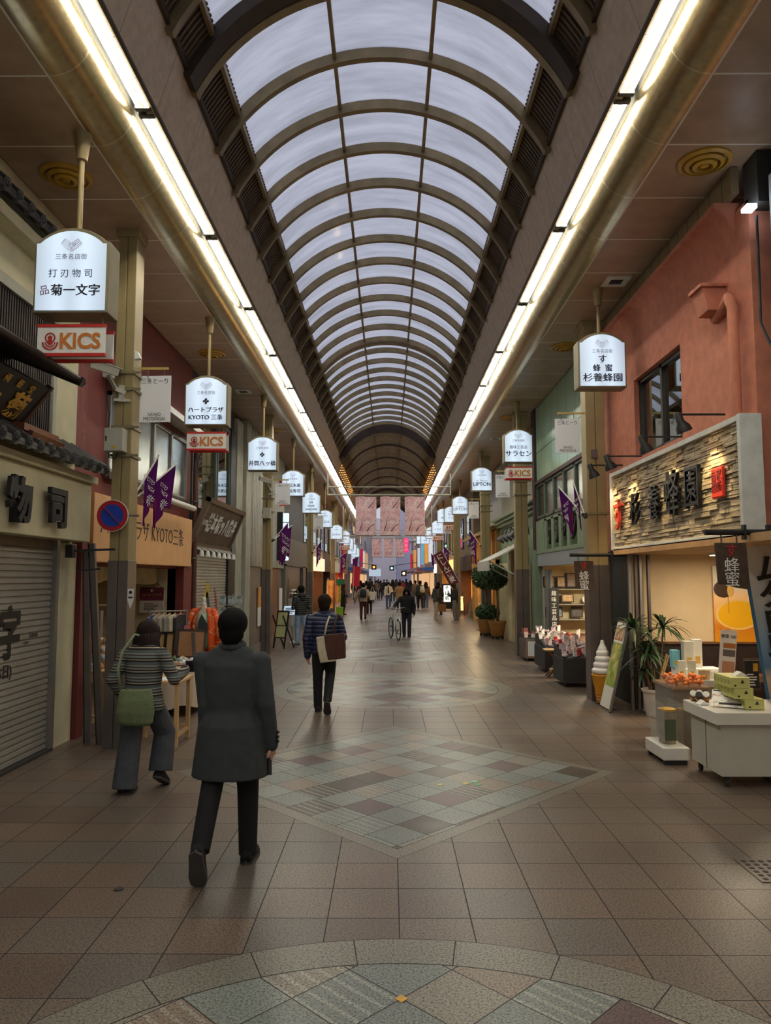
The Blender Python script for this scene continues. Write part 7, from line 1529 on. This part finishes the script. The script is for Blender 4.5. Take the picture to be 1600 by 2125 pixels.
# clothes rail with garments
t = thing('clothes_rail', 'chrome clothes rail in front of the maroon shop doorway', 'rail', (-3.5, 12.3, 0)); b = MB(); b.cyl((-.45, 0, 1.38), (.08, .3, 1.38), .012, n=8); b.build('rail', M_alu, t)
for s in (0, 1):
    b = MB(); b.cyl((-.45 + .53 * s, .3 * s, 0), (-.45 + .53 * s, .3 * s, 1.4), .014, n=8); b.box(-.47 + .53 * s, -.43 + .53 * s, .3 * s - .2, .3 * s + .2, 0, .03); b.build('upright', M_alu, t)
for i, (f, c_, nm) in enumerate(((.12, (40, 66, 120), 'blue'), (.26, (150, 140, 128), 'taupe'), (.4, (170, 160, 150), 'pale taupe'), (.54, (146, 150, 136), 'sage grey'), (.68, (206, 196, 176), 'cream'), (.84, (60, 56, 60), 'charcoal'))):
    q = thing('garment', '%s garment on a hanger on the chrome clothes rail' % nm, 'garment', (-3.95 + .53 * f, 12.3 + .3 * f, 1.37), 1.2, None)
    b = MB(); b.tube([(-.16, 0, -.1), (0, 0, -.03), (.16, 0, -.1)], .01, 6); b.tube([(0, 0, -.03), (0, 0, .0), (.015, 0, .02), (0, 0, .03)], .005, 5); b.build('hanger', M_pine, q)
    b = MB(); b.rings([[(-.17 * k_, -.03, z), (.17 * k_, -.03, z), (.17 * k_, .03, z), (-.17 * k_, .03, z)] for z, k_ in ((-.62, 1.1), (-.3, 1), (-.1, 1), (-.05, .4))]); b.build('cloth', cloth(c_), q, smooth=40, bevel=.01)
t = thing('fabric_strip', 'narrow pink fabric strip hanging below the clothes rail', 'fabric', (-3.22, 11.9, .72)); b = MB(); b.box(-.04, .04, -.006, .006, 0, .46); b.build('strip', cmat((226, 130, 140)), t)
t = thing('garment', 'red and black garments hanging inside the doorway behind the steel poles', 'garment', (-3.95, 10.0, .95)); b = MB(); b.box(-.1, .0, -.05, .05, 0, .55); b.build('red_cloth', cmat((190, 50, 36)), t); b = MB(); b.box(-.24, -.12, -.05, .05, 0, .6); b.build('black_cloth', M_black, t); b = MB(); b.box(.02, .1, -.05, .05, .05, .55); b.build('grey_cloth', cmat((120, 110, 106)), t); b = MB(); b.cyl((-.3, 0, .62), (.15, 0, .62), .012, n=8); b.build('rail', M_pine, t)
# hanging plaque
p = atY(315, 1244, 13.6); t = thing('hanging_plaque', 'maroon and white notice plaque hanging from a cord inside the maroon shop', 'sign', p); b = MB(); b.box(-.22, .22, -.01, .01, -.24, .22); b.build('board', cmat((206, 196, 180)), t); b = MB(); b.box(-.22, .22, -.014, -.01, -.02, .22); h = b.build('maroon_panel', cmat((104, 34, 54)), t); text('ハートプラザ', .06, M_gold, h, face((0, -.017, .08)), .001); b = MB(); b.prism([(-.03, .19), (0, .13), (.03, .19), (0, .17)], 'y', -.017, -.014); b.build('mark', M_paper, h)
lines(t, -.14, .14, -.2, -.06, 5, -.011); b = MB(); b.tube([(-.18, 0, .22), (0, .02, .36), (.18, 0, .22)], .004, 5); b.build('cord', M_cable, t)
b = MB(); b.box(-.6, .45, .02, .05, -1.6, .8); b.build('backing_wall', mat('cream_interior', (214, 200, 160), .8), t) if 0 else None
# postcard rack
t = thing('postcard_rack', 'revolving wire rack of postcards behind the orange coat', 'rack', (-3.3, 15.7, 0)); b = MB(); b.cyl((0, 0, 0), (0, 0, 1.6), .015, n=8); b.cyl((0, 0, 0), (0, 0, .03), .2, n=16)
for z in (.62, .88, 1.12, 1.36): b.tube([(.24 * math.cos(a), .12 * math.sin(a), z) for a in [i * PI / 8 for i in range(16)]], .006, 5, True)
b.build('wire_frame', M_alu, t); n = NT('postcard_print'); o, xyz = n.obj(); M_pc = n.fin(n.ramp(n.noise(9, o, 4), [(.3, (60, 90, 60)), (.45, (150, 170, 160)), (.55, (206, 216, 226)), (.65, (90, 130, 196)), (.75, (196, 120, 110))]), .3)
for r in range(3):
    for c_ in range(3): q = thing('postcard', 'glossy postcard in the %s row, %s, of the wire rack' % (('top', 'middle', 'bottom')[r], ('left', 'centre', 'right')[c_]), 'postcard', (-3.47 + .17 * c_, 15.55, 1.36 - .245 * r)); b = MB(); b.box(-.065, .065, -.006, .006, 0, .2); b.build('card', M_pc, q)
# A-frame menu and stand
t = thing('menu_board', 'dark framed A-board with cream panels leaning beside the second left column', 'sign', atZ(578, 1346), -.55); b = MB(Matrix.Rotation(-.2, 4, 'X'))
for q in ((-.2, .2, .28, .31), (-.2, .2, .62, .64), (-.2, .2, 1.0, 1.04), (-.2, -.17, 0, 1.04), (.17, .2, 0, 1.04)): b.box(q[0], q[1], -.02, .02, q[2], q[3])
b.build('frame', M_black, t); b = MB(Matrix.Rotation(-.2, 4, 'X')); b.box(-.17, .17, -.01, .01, .31, 1.0); pn = b.build('panel', cmat((204, 204, 150)), t)
for s in (-1, 1):
    b = MB(); b.bar((s * .18, -.05, .9), (s * .18, .45, 0), .03); b.build('leg', M_black, t)
# banners and box far left
for px0, px1, yt, yb, Y, lb, m, wd in ((676, 691, 1204, 1262, 41, 'food photo banner leaning beside the fourth left column', mat('food_print', (214, 150, 70), .6, 0, .5, 4), ''), (698, 713, 1202, 1250, 40, 'yellow banner with dark lettering and green top', cmat((232, 196, 50)), 'しょんなん'), (730, 746, 1176, 1216, 52, 'plain crimson banner hanging on the left beyond the yellow banner', cmat((196, 30, 60)), '')):
    a = atY(px0, yt, Y); c_ = atY(px1, yb, Y); t = thing('banner_flag', lb, 'banner', (a.x, Y, c_.z)); w_ = c_.x - a.x; h = a.z - c_.z; b = MB(); b.grid(lambda u, v: (w_ * u + .06 * v, .03 * math.sin(u * 6), h * v), 6, 4); b.build('cloth', m, t, solid=.01); b = MB(); b.cyl((w_ * .1, .03, -c_.z), (w_ * .3, .03, h + .1), .02, n=6); b.build('pole', M_white, t)
    if wd:
        b = MB(); b.box(0, w_ + .05, -.05, -.02, h * .75, h); b.build('green_top', cmat((36, 110, 74)), t)
        for i, ch in enumerate(wd): text(ch, h * .15, M_ink, t, face((w_ * .5, -.06, h * (.66 - .14 * i))), .002)
t = thing('storage_box', 'lime green box on the paving beside the yellow banner', 'box', atZ(705, 1279)); b = MB(); b.box(-.17, .17, -.12, .12, 0, .42); b.build('box_body', cmat((150, 196, 40)), t, bevel=.01); b = MB(); b.box(-.18, .18, -.13, .13, .42, .46); b.build('lid', cmat((150, 196, 40)), t)

t = thing('drain_cover', 'pale pitted metal drain cover in the paving at the right border', 'cover', atZ(1588, 1806, .001)); b = MB(); b.box(-.12, .3, -.2, .2, 0, .004); o = b.build('plate', M_clad, t); b = MB()
for i in range(6):
    for j in range(6): b.box(-.09 + .06 * i, -.06 + .06 * i, -.17 + .06 * j, -.14 + .06 * j, .004, .006)
b.build('studs', M_dark, t)
t = thing('drain_cover', 'small dark round cap set into the paving at the lower left', 'cover', atZ(246, 1845, .001)); b = MB(); b.cyl((0, 0, 0), (0, 0, .004), .03, n=16); b.build('cap', M_dark, t)
t = thing('inlay_marker', 'small square brass marker at the centre tip of the nearest paving circle', 'marker', atZ(833, 2073, .001), PI / 4); b = MB(); b.box(-.022, .022, -.022, .022, 0, .003); b.build('brass_plate', M_gold, t)
for px, py, c_, nm in ((913, 1628, (226, 216, 150), 'yellow'), (966, 1626, (220, 214, 130), 'pale yellow'), (984, 1622, (150, 226, 180), 'mint'), (992, 1628, (120, 200, 150), 'green')):
    t = thing('paper_scrap', 'tiny %s scrap lying on the paving diamond' % nm, 'scrap', atZ(px, py, .001), .4); b = MB(); b.box(-.03, .03, -.025, .025, 0, .002); b.build('scrap_sheet', cmat(c_), t)

# ================================================================ OPEN STREET BEYOND THE ROOF
rf = random.Random(11)
def far_building(x0, x1, ya, yb, h, col, lb, sgn=None, lit=None):
    t = thing('town_building', lb, 'building', ((x0 + x1) / 2, ya, 0)); b = WB(t); b.box(x0, x1, ya, yb, 0, h); b.build('wall', mat('town_%d_%d_%d' % col, col, .75), t)
    s = -1 if x1 < 0 else 1; xf = x1 if s < 0 else x0
    for fl in range(int(h / 2.9)):
        z = 3.4 + fl * 2.9
        if z + 1.5 > h: break
        for k_ in range(2):
            y = ya + (yb - ya) * (.28 + .44 * k_); b = WB(t); b.box(xf - .06, xf + .06, y - .7, y + .7, z, z + 1.3); f = b.build('window', M_dark, t); b = WB(t); b.box(min(xf, xf - s * .08), max(xf, xf - s * .08), y - .6, y + .6, z + .08, z + 1.22); b.build('pane', emat('lit_pane', (255, 220, 160), .5) if rf.random() < .25 else M_dkglass, f)
    b = WB(t); b.box(min(xf, xf - s * .9), max(xf, xf - s * .9), ya + .3, yb - .3, 2.5, 2.75); b.build('canopy', cmat(sgn or (90, 90, 100)), t)
    if lit:
        b = WB(t); b.box(min(xf - s * .1, xf - s * .45), max(xf - s * .1, xf - s * .45), ya + .4, ya + .6, 3.2, 5.6); b.build('blade_sign', emat('blade_%d_%d_%d' % lit, lit, .22), t)
        b = WB(t); b.box(min(xf, xf - s * .06), max(xf, xf - s * .06), ya + .5, yb - .5, .4, 2.3); b.build('shop_window', emat('town_glow', (255, 206, 150), .3), t)
cols = ((190, 186, 198), (166, 156, 156), (206, 198, 190), (156, 162, 180), (186, 166, 152), (220, 214, 214))
for s in (-1, 1):
    y = 62.5; i = 0
    while y < 125:
        d = rf.uniform(6, 10); x = s * rf.uniform(3.6, 4.3); c_ = cols[rf.randrange(6)]
        far_building(min(x, s * 11), max(x, s * 11), y, y + d, rf.uniform(7, 14), c_, '%s town building, %s beyond the roof on the %s' % (('grey', 'brown', 'pale', 'blue-grey', 'tan', 'light')[cols.index(c_)], ('first', 'second', 'third', 'fourth', 'fifth', 'sixth', 'seventh', 'eighth', 'ninth', 'tenth', 'eleventh')[i], 'left' if s < 0 else 'right'), ((60, 110, 190), (190, 60, 70), (220, 220, 226), (70, 80, 100))[i % 4], ((206, 40, 70), (230, 240, 250), (255, 180, 90), (120, 200, 230))[(i + (s > 0)) % 4]); y += d; i += 1
far_building(-3.2, 1.2, 140, 146, 13, (232, 224, 230), 'pale tall building closing the end of the street'); far_building(1.3, 6, 142, 148, 18, (200, 200, 220), 'blue-grey tall building at the right of the street end'); far_building(-9, -3.3, 142, 148, 10, (180, 174, 174), 'low grey building at the left of the street end')
t = thing('street_sign', 'pale blue lit sign board across the street end', 'sign', atY(778, 1188, 100)); b = MB(); b.box(-.8, .8, -.1, .1, -.5, .5); b.build('board', emat('pale_blue_board', (190, 214, 236), .3), t); b = MB(); b.box(-.08, .08, -.05, .05, -3, -.5); b.build('post', M_steel, t)
for px, py, Y, c_, lb in ((843, 1133, 75, (120, 255, 190), 'green traffic light hanging at the street end'), (813, 1179, 95, (140, 240, 250), 'pale cyan traffic light in the middle of the street end'), (776, 1177, 90, (255, 130, 40), 'orange lamp left of the street centre'), (838, 1190, 80, (255, 224, 160), 'round warm street lamp right of the street centre')):
    t = thing('traffic_light' if c_[1] > 235 else 'street_lamp', lb, 'light', atY(px, py, Y)); b = MB(); b.ball((0, 0, 0), .13, 12, 8); b.build('lens', emat('lamp_%d_%d' % (c_[0], c_[2]), c_, 3), t, smooth=180); b = MB(); b.box(-.3, .3, .05, .15, -.3, .3); b.build('lamp_body', M_dark, t); b = MB(); b.cyl((.0, .1, .3), (4.5 if px > 800 else -4.5, .1, .9), .05, n=6); b.build('arm', M_steel, t)
a = atY(871, 1118, 64); t = thing('blade_sign', 'tall crimson vertical sign with white characters beside the small cherry banners', 'sign', (a.x - .55, 64, a.z)); t.location = atY(843, 1133, 64); b = MB(); b.box(-.2, .2, -.06, .06, -.55, .65); b.build('board', emat('crimson_sign', (220, 30, 100), .6), t)
for i, ch in enumerate('呉服店'): text(ch, .3, M_paper, t, face((0, -.07, .4 - .36 * i)), .002, off=.004)
b = MB(); b.cyl((.2, 0, .4), (2.6, 0, .4), .04, n=6); b.build('arm', M_steel, t)

finish_texts()
finish_blobs()
